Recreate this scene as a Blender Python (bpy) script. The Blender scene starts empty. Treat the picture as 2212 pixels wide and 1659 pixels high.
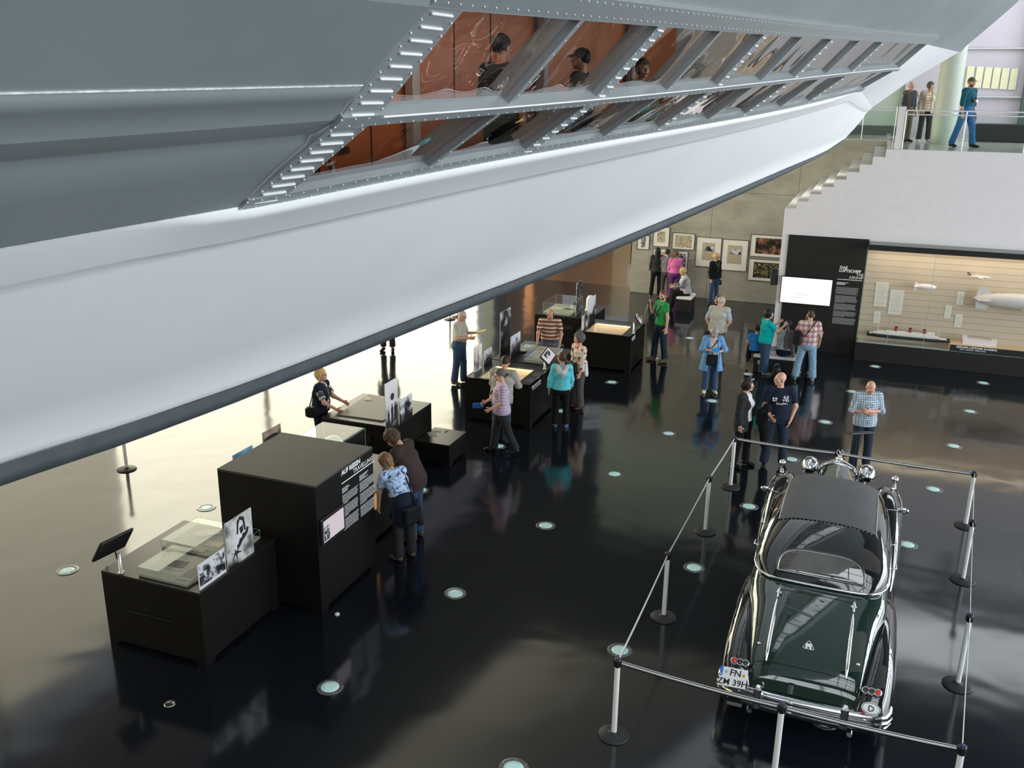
import bpy, math, random
import numpy as np
from mathutils import Vector, Matrix
SC = bpy.context.scene
COL = SC.collection
random.seed(7)
TH = math.radians(20.8)                     # the hall's grid is turned this much from the camera's heading
HS, HC = math.sin(TH), math.cos(TH)
YAW = -TH
def W(s, t, z=0.0):
    """hall frame (s along the hall, t to the right) -> world"""
    return Vector((HS*s + HC*t, HC*s - HS*t, z))

# ------------------------------------------------------------------ camera
cam_d = bpy.data.cameras.new('camera'); cam = bpy.data.objects.new('camera', cam_d); COL.objects.link(cam)
cam_d.sensor_width = 36.0
cam_d.lens = 2006.75/2212*36.0
cam_d.clip_end = 200
cam.matrix_world = Matrix.Translation((0, 0, 6.45)) @ Matrix.Rotation(math.pi/2-0.306744, 4, 'X') @ Matrix.Rotation(0.012493, 4, 'Z')
SC.camera = cam
# ------------------------------------------------------------------ view, world, lights
SC.view_settings.view_transform = 'Standard'
SC.view_settings.look = 'None'
SC.view_settings.exposure = 0.2
SC.view_settings.gamma = 1.0
SC.view_settings.use_curve_mapping = False
wd = bpy.data.worlds.new('world'); SC.world = wd; wd.use_nodes = True
wd.node_tree.nodes['Background'].inputs[0].default_value = (0.80, 0.88, 1.0, 1)
wd.node_tree.nodes['Background'].inputs[1].default_value = 0.5
def area(name, loc, target, sx, sy, radiance, col, spread=180):
    d = bpy.data.lights.new(name, 'AREA'); d.shape = 'RECTANGLE'; d.size = sx; d.size_y = sy
    d.energy = radiance*math.pi*sx*sy; d.color = col; d.spread = math.radians(spread)
    o = bpy.data.objects.new(name, d); COL.objects.link(o); o.location = loc
    o.rotation_euler = (Vector(target)-Vector(loc)).to_track_quat('-Z', 'Y').to_euler()
    return o
def area_hall(name, s, t, z, n, sx, sy, radiance, col, spread=180):
    """n = facing direction in hall frame (ds, dt, dz); sx runs along the hall/ horizontal, sy the other way"""
    p = W(s, t, z); q = W(s+n[0], t+n[1], z+n[2])
    return area(name, p, q, sx, sy, radiance, col, spread)
area_hall('daylight_left_windows', 26.0, -15.6, 3.7, (0, 1, 0), 21.2, 7.3, 4.3, (1.0, .93, .68))
area_hall('daylight_near_left_windows', 3.2, -15.6, 3.0, (0, 1, 0), 24.4, 6.0, 1.2, (1.0, .87, .52))
area_hall('daylight_right_facade', 21, 18.9, 5.2, (0, -1, 0), 40, 9.0, 7.0, (.86, .94, 1.0))
area_hall('daylight_rear_windows', -9.4, 3, 8.8, (1, 0, 0), 22, 3.6, 3.5, (.90, .96, 1.0))
area_hall('skylight', -.75, 3, 11.5, (0, 0, -1), 10.5, 12, 3.0, (.90, .96, 1.0))
area_hall('ceiling_fill', 12, 6, 11.1, (0, 0, -1), 16, 8, .30, (1, .97, .92))  # unseen panel added as general fill from above
area_hall('far_room_opening', 41.55, -15.5, 2.3, (0, 1, 0), 1.3, 4.6, 5.0, (1, .62, .30))
area_hall('far_room_fill', 44, -9, 4.9, (.5, 0, -1), 5, .6, 9, (1, .86, .62))  # added out of view to light the far white wall
area_hall('gallery_fill', 29.5, 6, 10.6, (.2, 0, -1), 10, 5, 3.0, (.90, .96, 1))  # added fill that lightens the gallery screen and its reflection in the floor
area_hall('picture_wall_fill', 26.5, -4, 4.9, (.6, 0, -1), 6, .5, 6, (1, .95, .86))  # unseen fill added to brighten the concrete wall


# ------------------------------------------------------------------ mesh helpers
class MB:
    def __init__(s): s.v = []; s.f = []; s.m = []; s.sm = []
    def add(s, vs, fs, mi=0, smooth=False):
        o = len(s.v); s.v.extend([tuple(v) for v in vs])
        for f in fs: s.f.append([i+o for i in f]); s.m.append(mi); s.sm.append(smooth)
    def box(s, c, d, rot=None, mi=0):
        vs = []
        for z in (-.5, .5):
            for x, y in ((-.5, -.5), (.5, -.5), (.5, .5), (-.5, .5)):
                v = Vector((x*d[0], y*d[1], z*d[2]))
                if rot is not None: v = rot @ v
                vs.append(v+Vector(c))
        s.add(vs, [(3, 2, 1, 0), (4, 5, 6, 7), (0, 1, 5, 4), (1, 2, 6, 5), (2, 3, 7, 6), (3, 0, 4, 7)], mi)
        return s
    def box2(s, a, b, mi=0):
        return s.box([(a[i]+b[i])/2 for i in range(3)], [abs(b[i]-a[i]) for i in range(3)], None, mi)
    def bbox(s, c, d, bv=0.01, rot=None, mi=0):
        """box with chamfered edges"""
        hx, hy, hz = d[0]/2, d[1]/2, d[2]/2; b = min(bv, hx*.49, hy*.49, hz*.49)
        rings = []
        for z, k in ((-hz, b), (-hz+b, 0), (hz-b, 0), (hz, b)):
            x, y = hx-k, hy-k
            rings.append([(-x+b-k*0, -y, z), (x-b, -y, z), (x, -y+b, z), (x, y-b, z), (x-b, y, z), (-x+b, y, z), (-x, y-b, z), (-x, -y+b, z)])
        vs = []
        for r in rings:
            for v in r:
                v = Vector(v)
                if rot is not None: v = rot @ v
                vs.append(v+Vector(c))
        fs = [tuple(reversed(range(8))), tuple(range(24, 32))]
        for k in range(3):
            for i in range(8): fs.append((k*8+i, k*8+(i+1) % 8, k*8+8+(i+1) % 8, k*8+8+i))
        s.add(vs, fs, mi); return s
    def loft(s, rings, closed=True, caps=True, mi=0, smooth=True):
        n = len(rings[0]); vs = [p for r in rings for p in r]; fs = []
        m = n if closed else n-1
        for k in range(len(rings)-1):
            for i in range(m):
                j = (i+1) % n; fs.append((k*n+i, k*n+j, (k+1)*n+j, (k+1)*n+i))
        s.add(vs, fs, mi, smooth)
        if caps and closed:
            s.add(rings[0], [tuple(reversed(range(n)))], mi); s.add(rings[-1], [tuple(range(n))], mi)
        return s
    def tube(s, pts, r, n=8, mi=0, caps=True, closed=False):
        pts = [Vector(p) for p in pts]; rs = r if isinstance(r, (list, tuple)) else [r]*len(pts)
        rings = []; up = Vector((0, 0, 1)); prev = None
        for i, p in enumerate(pts):
            if closed: t = pts[(i+1) % len(pts)]-pts[i-1]
            else: t = pts[min(i+1, len(pts)-1)]-pts[max(i-1, 0)]
            t.normalize()
            if prev is None:
                a = up.cross(t)
                if a.length < 1e-3: a = Vector((1, 0, 0)).cross(t)
            else:
                a = prev - t*prev.dot(t)
                if a.length < 1e-4: a = up.cross(t)
            a.normalize(); b = t.cross(a); prev = a
            rings.append([p+(a*math.cos(2*math.pi*k/n)+b*math.sin(2*math.pi*k/n))*rs[i] for k in range(n)])
        if closed: rings.append(rings[0])
        return s.loft(rings, True, caps and not closed, mi)
    def lathe(s, prof, n=24, c=(0, 0, 0), mi=0, rot=None):
        """prof = [(r, z)] from the bottom up"""
        rings = []
        for r, z in prof:
            ring = []
            for k in range(n):
                v = Vector((max(r, 1e-5)*math.cos(2*math.pi*k/n), max(r, 1e-5)*math.sin(2*math.pi*k/n), z))
                if rot is not None: v = rot @ v
                ring.append(v+Vector(c))
            rings.append(ring)
        return s.loft(rings, True, True, mi)
    def ell(s, c, r, n=16, m=10, mi=0, rot=None):
        rings = []
        for j in range(m+1):
            ph = -math.pi/2+math.pi*j/m
            ring = []
            for k in range(n):
                v = Vector((max(1e-4, math.cos(ph))*r[0]*math.cos(2*math.pi*k/n), max(1e-4, math.cos(ph))*r[1]*math.sin(2*math.pi*k/n), r[2]*math.sin(ph)))
                if rot is not None: v = rot @ v
                ring.append(v+Vector(c))
            rings.append(ring)
        return s.loft(rings, True, True, mi)
    def prism(s, poly, ext, mi=0):
        """poly = 3D points (one plane), ext = extrusion vector"""
        n = len(poly); a = [Vector(p) for p in poly]; e = Vector(ext)
        s.add(a+[p+e for p in a], [tuple(reversed(range(n))), tuple(range(n, 2*n))]+[(i, (i+1) % n, n+(i+1) % n, n+i) for i in range(n)], mi)
        return s
    def quad(s, a, b, c, d, mi=0): s.add([a, b, c, d], [(0, 1, 2, 3)], mi); return s
    def mesh(s, name, mats):
        me = bpy.data.meshes.new(name); me.from_pydata(s.v, [], s.f)
        for m in (mats if isinstance(mats, (list, tuple)) else [mats]): me.materials.append(m)
        me.polygons.foreach_set('material_index', s.m); me.polygons.foreach_set('use_smooth', s.sm)
        me.update(); return me
def link(name, me, parent=None, loc=None, rotz=None):
    o = bpy.data.objects.new(name, me); COL.objects.link(o)
    if parent is not None: o.parent = parent
    if loc is not None: o.location = loc
    if rotz is not None: o.rotation_euler = (0, 0, rotz)
    return o
def part(name, mb, mats, parent, loc=None, rotz=None, label=None):
    o = link(name, mb.mesh(name, mats), parent, loc, rotz)
    if label: o['label'] = label
    return o
def tag(o, label, cat=None, group=None, kind=None):
    o['label'] = label
    if cat: o['category'] = cat
    if group: o['group'] = group
    if kind: o['kind'] = kind
    return o
def thing(name, label, cat, loc=(0, 0, 0), rotz=0.0, group=None):
    o = bpy.data.objects.new(name, None); o.empty_display_size = .2; COL.objects.link(o); o.location = loc; o.rotation_euler = (0, 0, rotz)
    return tag(o, label, cat, group)
def struct(name, mb, mats, label, loc=(0, 0, 0), rotz=YAW):
    o = link(name, mb.mesh(name, mats), None, loc, rotz); return tag(o, label, None, None, 'structure')
def dup(root, loc, rotz, label, group=None):
    r = root.copy(); COL.objects.link(r); r.location = loc; r.rotation_euler = (0, 0, rotz); r['label'] = label
    if group: r['group'] = group
    for ch in list(root.children):
        c = ch.copy(); COL.objects.link(c); c.parent = r
        for g in list(ch.children):
            d = g.copy(); COL.objects.link(d); d.parent = c
    return r
# ------------------------------------------------------------------ materials
class NT:
    def __init__(s, m): s.m = m; s.t = m.node_tree; s.n = s.t.nodes; s.l = s.t.links
    def new(s, ty, **kw):
        n = s.n.new(ty)
        for k, v in kw.items():
            if k.startswith('i_'): n.inputs[k[2:].replace('_', ' ')].default_value = v
            else: setattr(n, k, v)
        return n
    def lk(s, a, b): s.l.new(a, b)
def mat(name, col, rough=0.5, metal=0.0, spec=0.5, coat=0.0, var=0.08, vscale=6.0, bump=0.0, bscale=40.0, bdist=0.002, emit=None, estr=0.0, coord='Object', ior=1.5, stretch=None):
    m = bpy.data.materials.new(name); m.use_nodes = True; k = NT(m); p = k.n['Principled BSDF']
    p.inputs['Roughness'].default_value = rough; p.inputs['Metallic'].default_value = metal
    p.inputs['Specular IOR Level'].default_value = spec; p.inputs['Coat Weight'].default_value = coat; p.inputs['Coat Roughness'].default_value = 0.03
    p.inputs['IOR'].default_value = ior
    tc = k.new('ShaderNodeTexCoord'); src = tc.outputs[coord]
    if stretch:
        mp = k.new('ShaderNodeMapping'); mp.inputs['Scale'].default_value = stretch; k.lk(src, mp.inputs[0]); src = mp.outputs[0]
    no = k.new('ShaderNodeTexNoise'); no.inputs['Scale'].default_value = vscale; no.inputs['Detail'].default_value = 4; k.lk(src, no.inputs['Vector'])
    rp = k.new('ShaderNodeValToRGB'); c = np.array(col[:3])
    rp.color_ramp.elements[0].position = .3; rp.color_ramp.elements[1].position = .7
    rp.color_ramp.elements[0].color = (*np.clip(c*(1-var), 0, 1), 1); rp.color_ramp.elements[1].color = (*np.clip(c*(1+var), 0, 1), 1)
    k.lk(no.outputs['Fac'], rp.inputs[0]); k.lk(rp.outputs[0], p.inputs['Base Color'])
    if bump > 0:
        n2 = k.new('ShaderNodeTexNoise'); n2.inputs['Scale'].default_value = bscale; n2.inputs['Detail'].default_value = 3; k.lk(src, n2.inputs['Vector'])
        b = k.new('ShaderNodeBump'); b.inputs['Strength'].default_value = bump; b.inputs['Distance'].default_value = bdist
        k.lk(n2.outputs['Fac'], b.inputs['Height']); k.lk(b.outputs[0], p.inputs['Normal'])
    if emit is not None:
        p.inputs['Emission Color'].default_value = (*emit, 1); p.inputs['Emission Strength'].default_value = estr
    return m
def ramp_mat(name, build, rough=.85, spec=.25):
    """material whose colour comes from build(k, coord socket) -> colour socket"""
    m = bpy.data.materials.new(name); m.use_nodes = True; k = NT(m); p = k.n['Principled BSDF']
    p.inputs['Roughness'].default_value = rough; p.inputs['Specular IOR Level'].default_value = spec
    tc = k.new('ShaderNodeTexCoord'); k.lk(build(k, tc.outputs['Object']), p.inputs['Base Color']); return m
def bands(k, src, axis, stops, freq, const=True):
    """repeating colour bands along an axis: stops = [(pos, colour)]"""
    sp = k.new('ShaderNodeSeparateXYZ'); k.lk(src, sp.inputs[0])
    mu = k.new('ShaderNodeMath', operation='MULTIPLY'); k.lk(sp.outputs[axis], mu.inputs[0]); mu.inputs[1].default_value = freq
    fr = k.new('ShaderNodeMath', operation='FRACT'); k.lk(mu.outputs[0], fr.inputs[0])
    rp = k.new('ShaderNodeValToRGB'); rp.color_ramp.interpolation = 'CONSTANT' if const else 'LINEAR'
    el = rp.color_ramp.elements
    el[0].position = stops[0][0]; el[0].color = (*stops[0][1], 1)
    el[1].position = stops[1][0]; el[1].color = (*stops[1][1], 1)
    for ps, c in stops[2:]:
        e = el.new(ps); e.color = (*c, 1)
    k.lk(fr.outputs[0], rp.inputs[0]); return rp.outputs[0]
def mixc(k, a, b, fac=.5, typ='MULTIPLY'):
    x = k.new('ShaderNodeMix', data_type='RGBA', blend_type=typ)
    if hasattr(fac, 'node'): k.lk(fac, x.inputs[0])
    else: x.inputs[0].default_value = fac
    for i, c in ((6, a), (7, b)):
        if hasattr(c, 'node'): k.lk(c, x.inputs[i])
        else: x.inputs[i].default_value = (*c, 1)
    return x.outputs[2]
def glass_mat(name, tint=(.9, 1, .96), ior=1.5, wav=0.0, refl=1.0):
    m = bpy.data.materials.new(name); m.use_nodes = True; k = NT(m); k.n.remove(k.n['Principled BSDF']); out = k.n['Material Output']
    tr = k.new('ShaderNodeBsdfTransparent'); tr.inputs[0].default_value = (*tint, 1)
    gl = k.new('ShaderNodeBsdfGlossy'); gl.inputs['Roughness'].default_value = 0.01; gl.inputs[0].default_value = (refl, refl, refl, 1)
    fr = k.new('ShaderNodeFresnel'); ge = k.new('ShaderNodeNewGeometry'); mr = k.new('ShaderNodeMapRange'); mr.inputs['To Min'].default_value = ior; mr.inputs['To Max'].default_value = 1/ior
    k.lk(ge.outputs['Backfacing'], mr.inputs['Value']); k.lk(mr.outputs[0], fr.inputs[0]); mx = k.new('ShaderNodeMixShader')
    k.lk(fr.outputs[0], mx.inputs[0]); k.lk(tr.outputs[0], mx.inputs[1]); k.lk(gl.outputs[0], mx.inputs[2]); k.lk(mx.outputs[0], out.inputs[0])
    if wav > 0:
        tc = k.new('ShaderNodeTexCoord'); no = k.new('ShaderNodeTexNoise'); no.inputs['Scale'].default_value = 1.6; no.inputs['Detail'].default_value = 1
        b = k.new('ShaderNodeBump'); b.inputs['Strength'].default_value = 1; b.inputs['Distance'].default_value = wav
        k.lk(tc.outputs['Object'], no.inputs[0]); k.lk(no.outputs[0], b.inputs['Height']); k.lk(b.outputs[0], gl.inputs['Normal']); k.lk(b.outputs[0], fr.inputs['Normal'])
    return m
def text_mesh(txt, size, mat_, bold=0.0, align='LEFT', ext=0.001, shear=0.0):
    c = bpy.data.curves.new('lettering', 'FONT'); c.body = txt; c.size = size; c.align_x = align; c.offset = bold; c.extrude = ext; c.resolution_u = 2; c.shear = shear
    o = bpy.data.objects.new('lettering', c); COL.objects.link(o)
    dg = bpy.context.evaluated_depsgraph_get(); me = bpy.data.meshes.new_from_object(o.evaluated_get(dg))
    bpy.data.objects.remove(o); bpy.data.curves.remove(c)
    me.materials.clear(); me.materials.append(mat_); return me
def put(name, me, parent, mw, label=None):
    """mesh placed in its parent's frame by a full matrix"""
    o = bpy.data.objects.new(name, me); COL.objects.link(o); o.parent = parent; o.matrix_local = mw
    if label: o['label'] = label
    return o
def frame(o, x, y, z=None):
    """matrix from origin and the x / y axis directions"""
    x = Vector(x).normalized(); y = Vector(y).normalized(); z = x.cross(y)
    m = Matrix.Identity(4)
    for i in range(3): m[i][0] = x[i]; m[i][1] = y[i]; m[i][2] = z[i]; m[i][3] = o[i]
    return m

M = {}
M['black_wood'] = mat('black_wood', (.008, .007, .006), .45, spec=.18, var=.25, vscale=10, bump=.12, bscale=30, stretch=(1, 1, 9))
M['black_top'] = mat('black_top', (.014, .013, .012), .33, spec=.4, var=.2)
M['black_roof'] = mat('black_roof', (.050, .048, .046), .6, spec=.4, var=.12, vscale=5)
M['black_paint'] = mat('black_paint', (.016, .015, .014), .5, spec=.35)
M['white_wall'] = mat('white_wall', (.80, .76, .78), .7, spec=.2, var=.02)
M['white_print'] = mat('white_print', (.85, .85, .85), .6, var=.01)
M['grey_print'] = mat('grey_print', (.42, .42, .42), .6, var=.01)
M['chrome'] = mat('chrome', (.86, .86, .87), .06, metal=1, var=.02)
M['steel'] = mat('steel', (.62, .64, .64), .28, metal=1, var=.04)
M['alu'] = mat('brushed_aluminium', (.80, .82, .81), .38, metal=.75, var=.04)
M['rubber'] = mat('black_rubber', (.016, .017, .018), .55)
M['plastic'] = mat('black_plastic', (.012, .012, .013), .35)
M['paper'] = mat('paper', (.72, .70, .63), .8, var=.06)
M['glass'] = glass_mat('case_glass', (.985, .995, .99), 1.13)
M['edge'] = mat('glass_edge', (.30, .48, .40), .2, var=.05)
M['rail_glass'] = glass_mat('rail_glass', (.93, .98, .955))
# ================================================================== THE SETTING
def floor_mat():
    m = bpy.data.materials.new('polished_dark_floor'); m.use_nodes = True; k = NT(m); p = k.n['Principled BSDF']
    tc = k.new('ShaderNodeTexCoord')
    n1 = k.new('ShaderNodeTexNoise'); n1.inputs['Scale'].default_value = .5; n1.inputs['Detail'].default_value = 5; k.lk(tc.outputs['Object'], n1.inputs['Vector'])
    rp = k.new('ShaderNodeValToRGB'); rp.color_ramp.elements[0].color = (.0040, .0058, .0095, 1); rp.color_ramp.elements[1].color = (.0080, .0105, .0150, 1)
    k.lk(n1.outputs['Fac'], rp.inputs[0]); k.lk(rp.outputs[0], p.inputs['Base Color'])
    r2 = k.new('ShaderNodeValToRGB'); r2.color_ramp.elements[0].color = (.07, .07, .07, 1); r2.color_ramp.elements[1].color = (.15, .15, .15, 1)
    n2 = k.new('ShaderNodeTexNoise'); n2.inputs['Scale'].default_value = 1.1; n2.inputs['Detail'].default_value = 6; k.lk(tc.outputs['Object'], n2.inputs['Vector'])
    k.lk(n2.outputs['Fac'], r2.inputs[0]); k.lk(r2.outputs[0], p.inputs['Roughness'])
    mp = k.new('ShaderNodeMapping'); mp.inputs['Scale'].default_value = (1.0, 1.0, 1.0); k.lk(tc.outputs['Object'], mp.inputs[0])
    n3 = k.new('ShaderNodeTexNoise'); n3.inputs['Scale'].default_value = .95; n3.inputs['Detail'].default_value = 1.2; n3.inputs['Distortion'].default_value = .4; k.lk(mp.outputs[0], n3.inputs['Vector'])
    b = k.new('ShaderNodeBump'); b.inputs['Strength'].default_value = 1.0; b.inputs['Distance'].default_value = .0105
    k.lk(n3.outputs['Fac'], b.inputs['Height']); k.lk(b.outputs[0], p.inputs['Normal'])
    p.inputs['IOR'].default_value = 1.62; return m
M['floor'] = floor_mat()
mb = MB(); mb.box2((-20, -9, -.3), (19, 31, 0))
struct('floor', mb, M['floor'], 'polished blue-black hall floor reflecting the windows and visitors')
M['brown_floor'] = mat('brown_floor', (.10, .062, .045), .12, spec=.6, var=.12, vscale=2)
mb = MB(); mb.box2((-20, 31, -.3), (19, 52, 0))
struct('floor_1', mb, M['brown_floor'], 'brown shiny floor of the room behind the picture wall')

# concrete picture wall, in formwork panels
def concrete_mat():
    m = bpy.data.materials.new('fair_faced_concrete'); m.use_nodes = True; k = NT(m); p = k.n['Principled BSDF']
    tc = k.new('ShaderNodeTexCoord'); n1 = k.new('ShaderNodeTexNoise'); n1.inputs['Scale'].default_value = 1.3; n1.inputs['Detail'].default_value = 8; n1.inputs['Roughness'].default_value = .65
    mp = k.new('ShaderNodeMapping'); mp.inputs['Scale'].default_value = (1, 1, 2.2); k.lk(tc.outputs['Object'], mp.inputs[0]); k.lk(mp.outputs[0], n1.inputs['Vector'])
    rp = k.new('ShaderNodeValToRGB'); rp.color_ramp.elements[0].position = .3; rp.color_ramp.elements[1].position = .72
    rp.color_ramp.elements[0].color = (.30, .285, .235, 1); rp.color_ramp.elements[1].color = (.44, .42, .355, 1)
    k.lk(n1.outputs['Fac'], rp.inputs[0]); k.lk(rp.outputs[0], p.inputs['Base Color']); p.inputs['Roughness'].default_value = .8; p.inputs['Specular IOR Level'].default_value = .25
    n2 = k.new('ShaderNodeTexNoise'); n2.inputs['Scale'].default_value = 25; n2.inputs['Detail'].default_value = 5; k.lk(tc.outputs['Object'], n2.inputs['Vector'])
    b = k.new('ShaderNodeBump'); b.inputs['Strength'].default_value = .3; b.inputs['Distance'].default_value = .004; k.lk(n2.outputs['Fac'], b.inputs['Height']); k.lk(b.outputs[0], p.inputs['Normal'])
    return m
M['concrete'] = concrete_mat()
mb = MB(); mb.box2((-7.27, 30.24, 0), (0.45, 30.7, 5.14))
pw = struct('wall_back', mb, M['concrete'], 'bare concrete wall hung with framed pictures behind the hall')
xs = [-7.27, -4.72, -2.14, .45]; zs = [0, 1.75, 3.45, 5.14]
for i in range(3):
    for j in range(3):
        q = MB(); q.bbox(((xs[i]+xs[i+1])/2, 30.22, (zs[j]+zs[j+1])/2), (xs[i+1]-xs[i]-.008, .05, zs[j+1]-zs[j]-.008), .004)
        part('concrete_panel', q, M['concrete'], pw)

# white stair wall with stepped top
Z0, RISE, RUN, NST = 3.65, .192, .279, 8
prof = [(-2.06, 0), (12.5, 0), (12.5, 5.18), (.19, 5.18)]
for k in range(NST, 0, -1):
    prof += [(-2.06+RUN*k, Z0+RISE*(k-1))] if False else [(-2.06+RUN*k, Z0+RISE*k), (-2.06+RUN*k, Z0+RISE*(k-1))]
prof += [(-2.06, Z0)]
prof = [p for i, p in enumerate(prof) if i == 0 or p != prof[i-1]]
# clean the first repeated corner against the gallery edge
prof = [(-2.06, 0), (12.5, 0), (12.5, 5.18), (-2.06+RUN*NST, 5.18)]
for k in range(NST, 0, -1):
    prof.append((-2.06+RUN*k, Z0+RISE*(k-1))); 
    if k > 1: prof.append((-2.06+RUN*(k-1), Z0+RISE*(k-1)))
prof.append((-2.06, Z0))
mb = MB(); mb.prism([(t, 24.9, z) for t, z in prof], (0, .22, 0))
sw = struct('wall_right', mb, M['white_wall'], 'white stair wall with a stepped top edge beside the concrete wall')
M['step'] = mat('stair_stone', (.60, .59, .56), .55, var=.05)
for k in range(NST):
    q = MB(); q.bbox((-2.06+RUN*(k+.5)+.02, 25.12+2.53, Z0+RISE*k-.10), (RUN+.04, 5.06, .196), .006)
    part('step', q, M['step'], sw)
# gallery slab
M['gal_floor'] = mat('pale_gallery_floor', (.52, .50, .44), .16, spec=.6, var=.05, vscale=2)
mb = MB(); mb.box2((.2, 25.12, 4.98), (12.5, 42, 5.18))
struct('floor_2', mb, M['gal_floor'], 'pale polished gallery floor above the white stair wall')
mb = MB(); mb.box2((-7.3, 30.7, 4.98), (.2, 42, 5.18)); mb.box2((-7.3, 30.24, 5.14), (.45, 30.7, 5.18))
struct('floor_3', mb, M['gal_floor'], 'pale landing floor on top of the concrete wall')
M['gwall_green'] = mat('pale_green_wall', (.46, .52, .45), .7, var=.02)
M['gwall_lilac'] = mat('lilac_white_wall', (.52, .48, .54), .6, var=.03, vscale=1)
M['dark_skirt'] = mat('dark_skirting', (.10, .11, .10), .5)
mb = MB(); mb.box2((-9, 33.6, 5.18), (.55, 33.9, 10.5)); 
struct('wall_gallery', mb, M['gwall_green'], 'pale green landing wall behind the glass railing')
mb = MB(); mb.box2((-9, 33.56, 5.18), (.55, 33.6, 5.48)); struct('baseboard_gallery', mb, M['dark_skirt'], 'dark skirting along the landing wall')
mb = MB(); mb.box2((.55, 33.4, 5.18), (12.5, 33.7, 10.5))
gw = struct('window_1', mb, M['gwall_lilac'], 'tall lilac-white glazed screen behind the gallery visitors')
M['mullion'] = mat('dark_green_mullion', (.075, .12, .10), .4, metal=.4)
for t in (4.0, 8.4):
    q = MB(); q.bbox((t, 33.2, 7.8), (.22, .36, 5.3), .01); part('mullion', q, M['mullion'], gw)
for z in (6.42, 7.83, 9.3):
    q = MB(); q.bbox((6.5, 33.34, z), (12, .08, .05), .006); part('transom', q, M['steel'], gw)
M['yellow_panel'] = mat('pale_yellow_paper', (.78, .76, .52), .8, var=.05)
for i, t in enumerate((2.36, 2.62, 2.86, 3.1, 3.34, 3.58)):
    q = MB(); q.box((t, 33.37, 7.0-.012*i), (.2, .02, .62)); part('screen_panel', q, M['yellow_panel'], gw)
# column
M['col'] = mat('pale_green_column', (.50, .54, .46), .5, var=.03)
mb = MB(); mb.lathe([(.30, 5.18), (.30, 10.6)], 32, (1.57, 28.5, 0)); struct('wall_column', mb, M['col'], 'round pale green column standing behind the gallery visitors')
# dark bench on the gallery
r = thing('gallery_bench', 'long black bench block on the gallery behind the man in the cap', 'bench', W(30.9, 4.6, 5.18), YAW)
q = MB(); q.bbox((0, 0, .27), (4.2, .9, .46), .01); part('seat_block', q, M['black_paint'], r); q = MB(); q.bbox((0, 0, .02), (4.0, .7, .04), .005); part('plinth', q, M['plastic'], r)
# glass railings
def railing(label, s, t0, t1, z, n, endpost):
    r = thing('glass_railing', label, 'railing', W(s, t0, z), YAW); L = t1-t0
    q = MB(); q.bbox((L/2, 0, .915), (L, .05, .035), .01); part('handrail', q, M['alu'], r)
    q = MB(); q.bbox((L/2+.02, -.03, .82), (L-.04, .03, .03), .008); part('glass_clamp', q, M['alu'], r)
    for i in range(n+1):
        x = L*i/n; q = MB(); q.bbox((x, 0, .44), (.022, .05, .92), .004); part('post', q, M['alu'], r)
    for i in range(n):
        q = MB(); q.box((L*(i+.5)/n, -.03, .41), (L/n-.03, .012, .80)); part('glass_pane', q, M['rail_glass'], r)
    if endpost:
        q = MB(); q.bbox((-.10, .1, .50), (.16, .22, 1.0), .01); part('end_post', q, M['white_wall'], r)
    return r
railing('glass railing with steel handrail along the gallery edge in front of three visitors', 24.98, .52, 12.3, 5.18, 9, True)
railing('glass railing on the landing above the concrete wall', 30.35, -3.2, .36, 5.18, 4, False)
# far room, left windows, ceiling, right facade, rear wall
M['far_wall'] = mat('warm_far_wall', (.50, .33, .22), .7, var=.1, vscale=.4)
M['far_white'] = mat('warm_white_wall', (.85, .76, .55), .7, var=.02)
mb = MB(); mb.box2((-20, 47, 0), (-12.3, 47.3, 5)); struct('wall_far', mb, M['far_wall'], 'brown wall far behind under the airship')
mb = MB(); mb.box2((-12.3, 47, 0), (19, 47.3, 5)); struct('wall_far_1', mb, M['far_white'], 'bright warm white wall far behind the picture wall')
M['ceil'] = mat('grey_ceiling', (.05, .055, .06), .8, var=.05)
mb = MB(); mb.box2((-20, -9, 11.2), (-3, 47, 11.4)); mb.box2((9, -9, 11.2), (19, 47, 11.4)); mb.box2((-3, 4.5, 11.2), (9, 47, 11.4)); mb.box2((-3, -9, 11.2), (9, -6, 11.4))
ce = struct('ceiling', mb, M['ceil'], 'grey hall ceiling with a skylight high above the car')
M['truss'] = mat('dark_roof_truss', (.04, .045, .05), .5)
for i in range(7):
    q = MB(); q.bbox((-2.0+1.66*i, -.75, 11.0), (.10, 10.5, .3), .01); part('roof_beam', q, M['truss'], ce)
for y in (-4, -1.3, 1.5): q = MB(); q.bbox((3, y, 10.8), (12, .12, .2), .01); part('roof_beam', q, M['truss'], ce)
mb = MB(); mb.box2((-7.27, 30.7, 4.7), (19, 47, 4.98)); struct('ceiling_1', mb, M['ceil'], 'underside of the gallery floor')
M['win_frame'] = mat('window_frame', (.16, .17, .16), .4, metal=.5)
# left glazing: frames in front of the daylight
mb = MB()
mb.box2((-15.4, -9, 0), (-15.0, 36.6, .12)); mb.box2((-15.4, -9, 7.4), (-15.0, 36.6, 11.2))
lw = struct('wall_left', mb, M['gwall_lilac'], 'left hall wall around a long row of bright windows')
for i in range(4):
    q = MB(); q.bbox((-15.1, -8+i*9.5, 3.7), (.10, .12, 7.4), .01); part('window_mullion', q, M['win_frame'], lw)
mb = MB(); mb.box2((-15.4, 36.6, 0), (-14.8, 38.2, 7)); struct('wall_left_pier', mb, M['win_frame'], 'dark pier at the end of the left windows')
mb = MB(); mb.box2((-15.4, 38.2, 0), (-15.0, 40.9, 7)); mb.box2((-15.4, 42.2, 0), (-15.0, 47, 7)); mb.box2((-15.4, 40.9, 4.6), (-15.0, 42.2, 7)); struct('wall_left_far', mb, M['far_wall'], 'brown side wall with a lit opening far behind under the airship')
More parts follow.
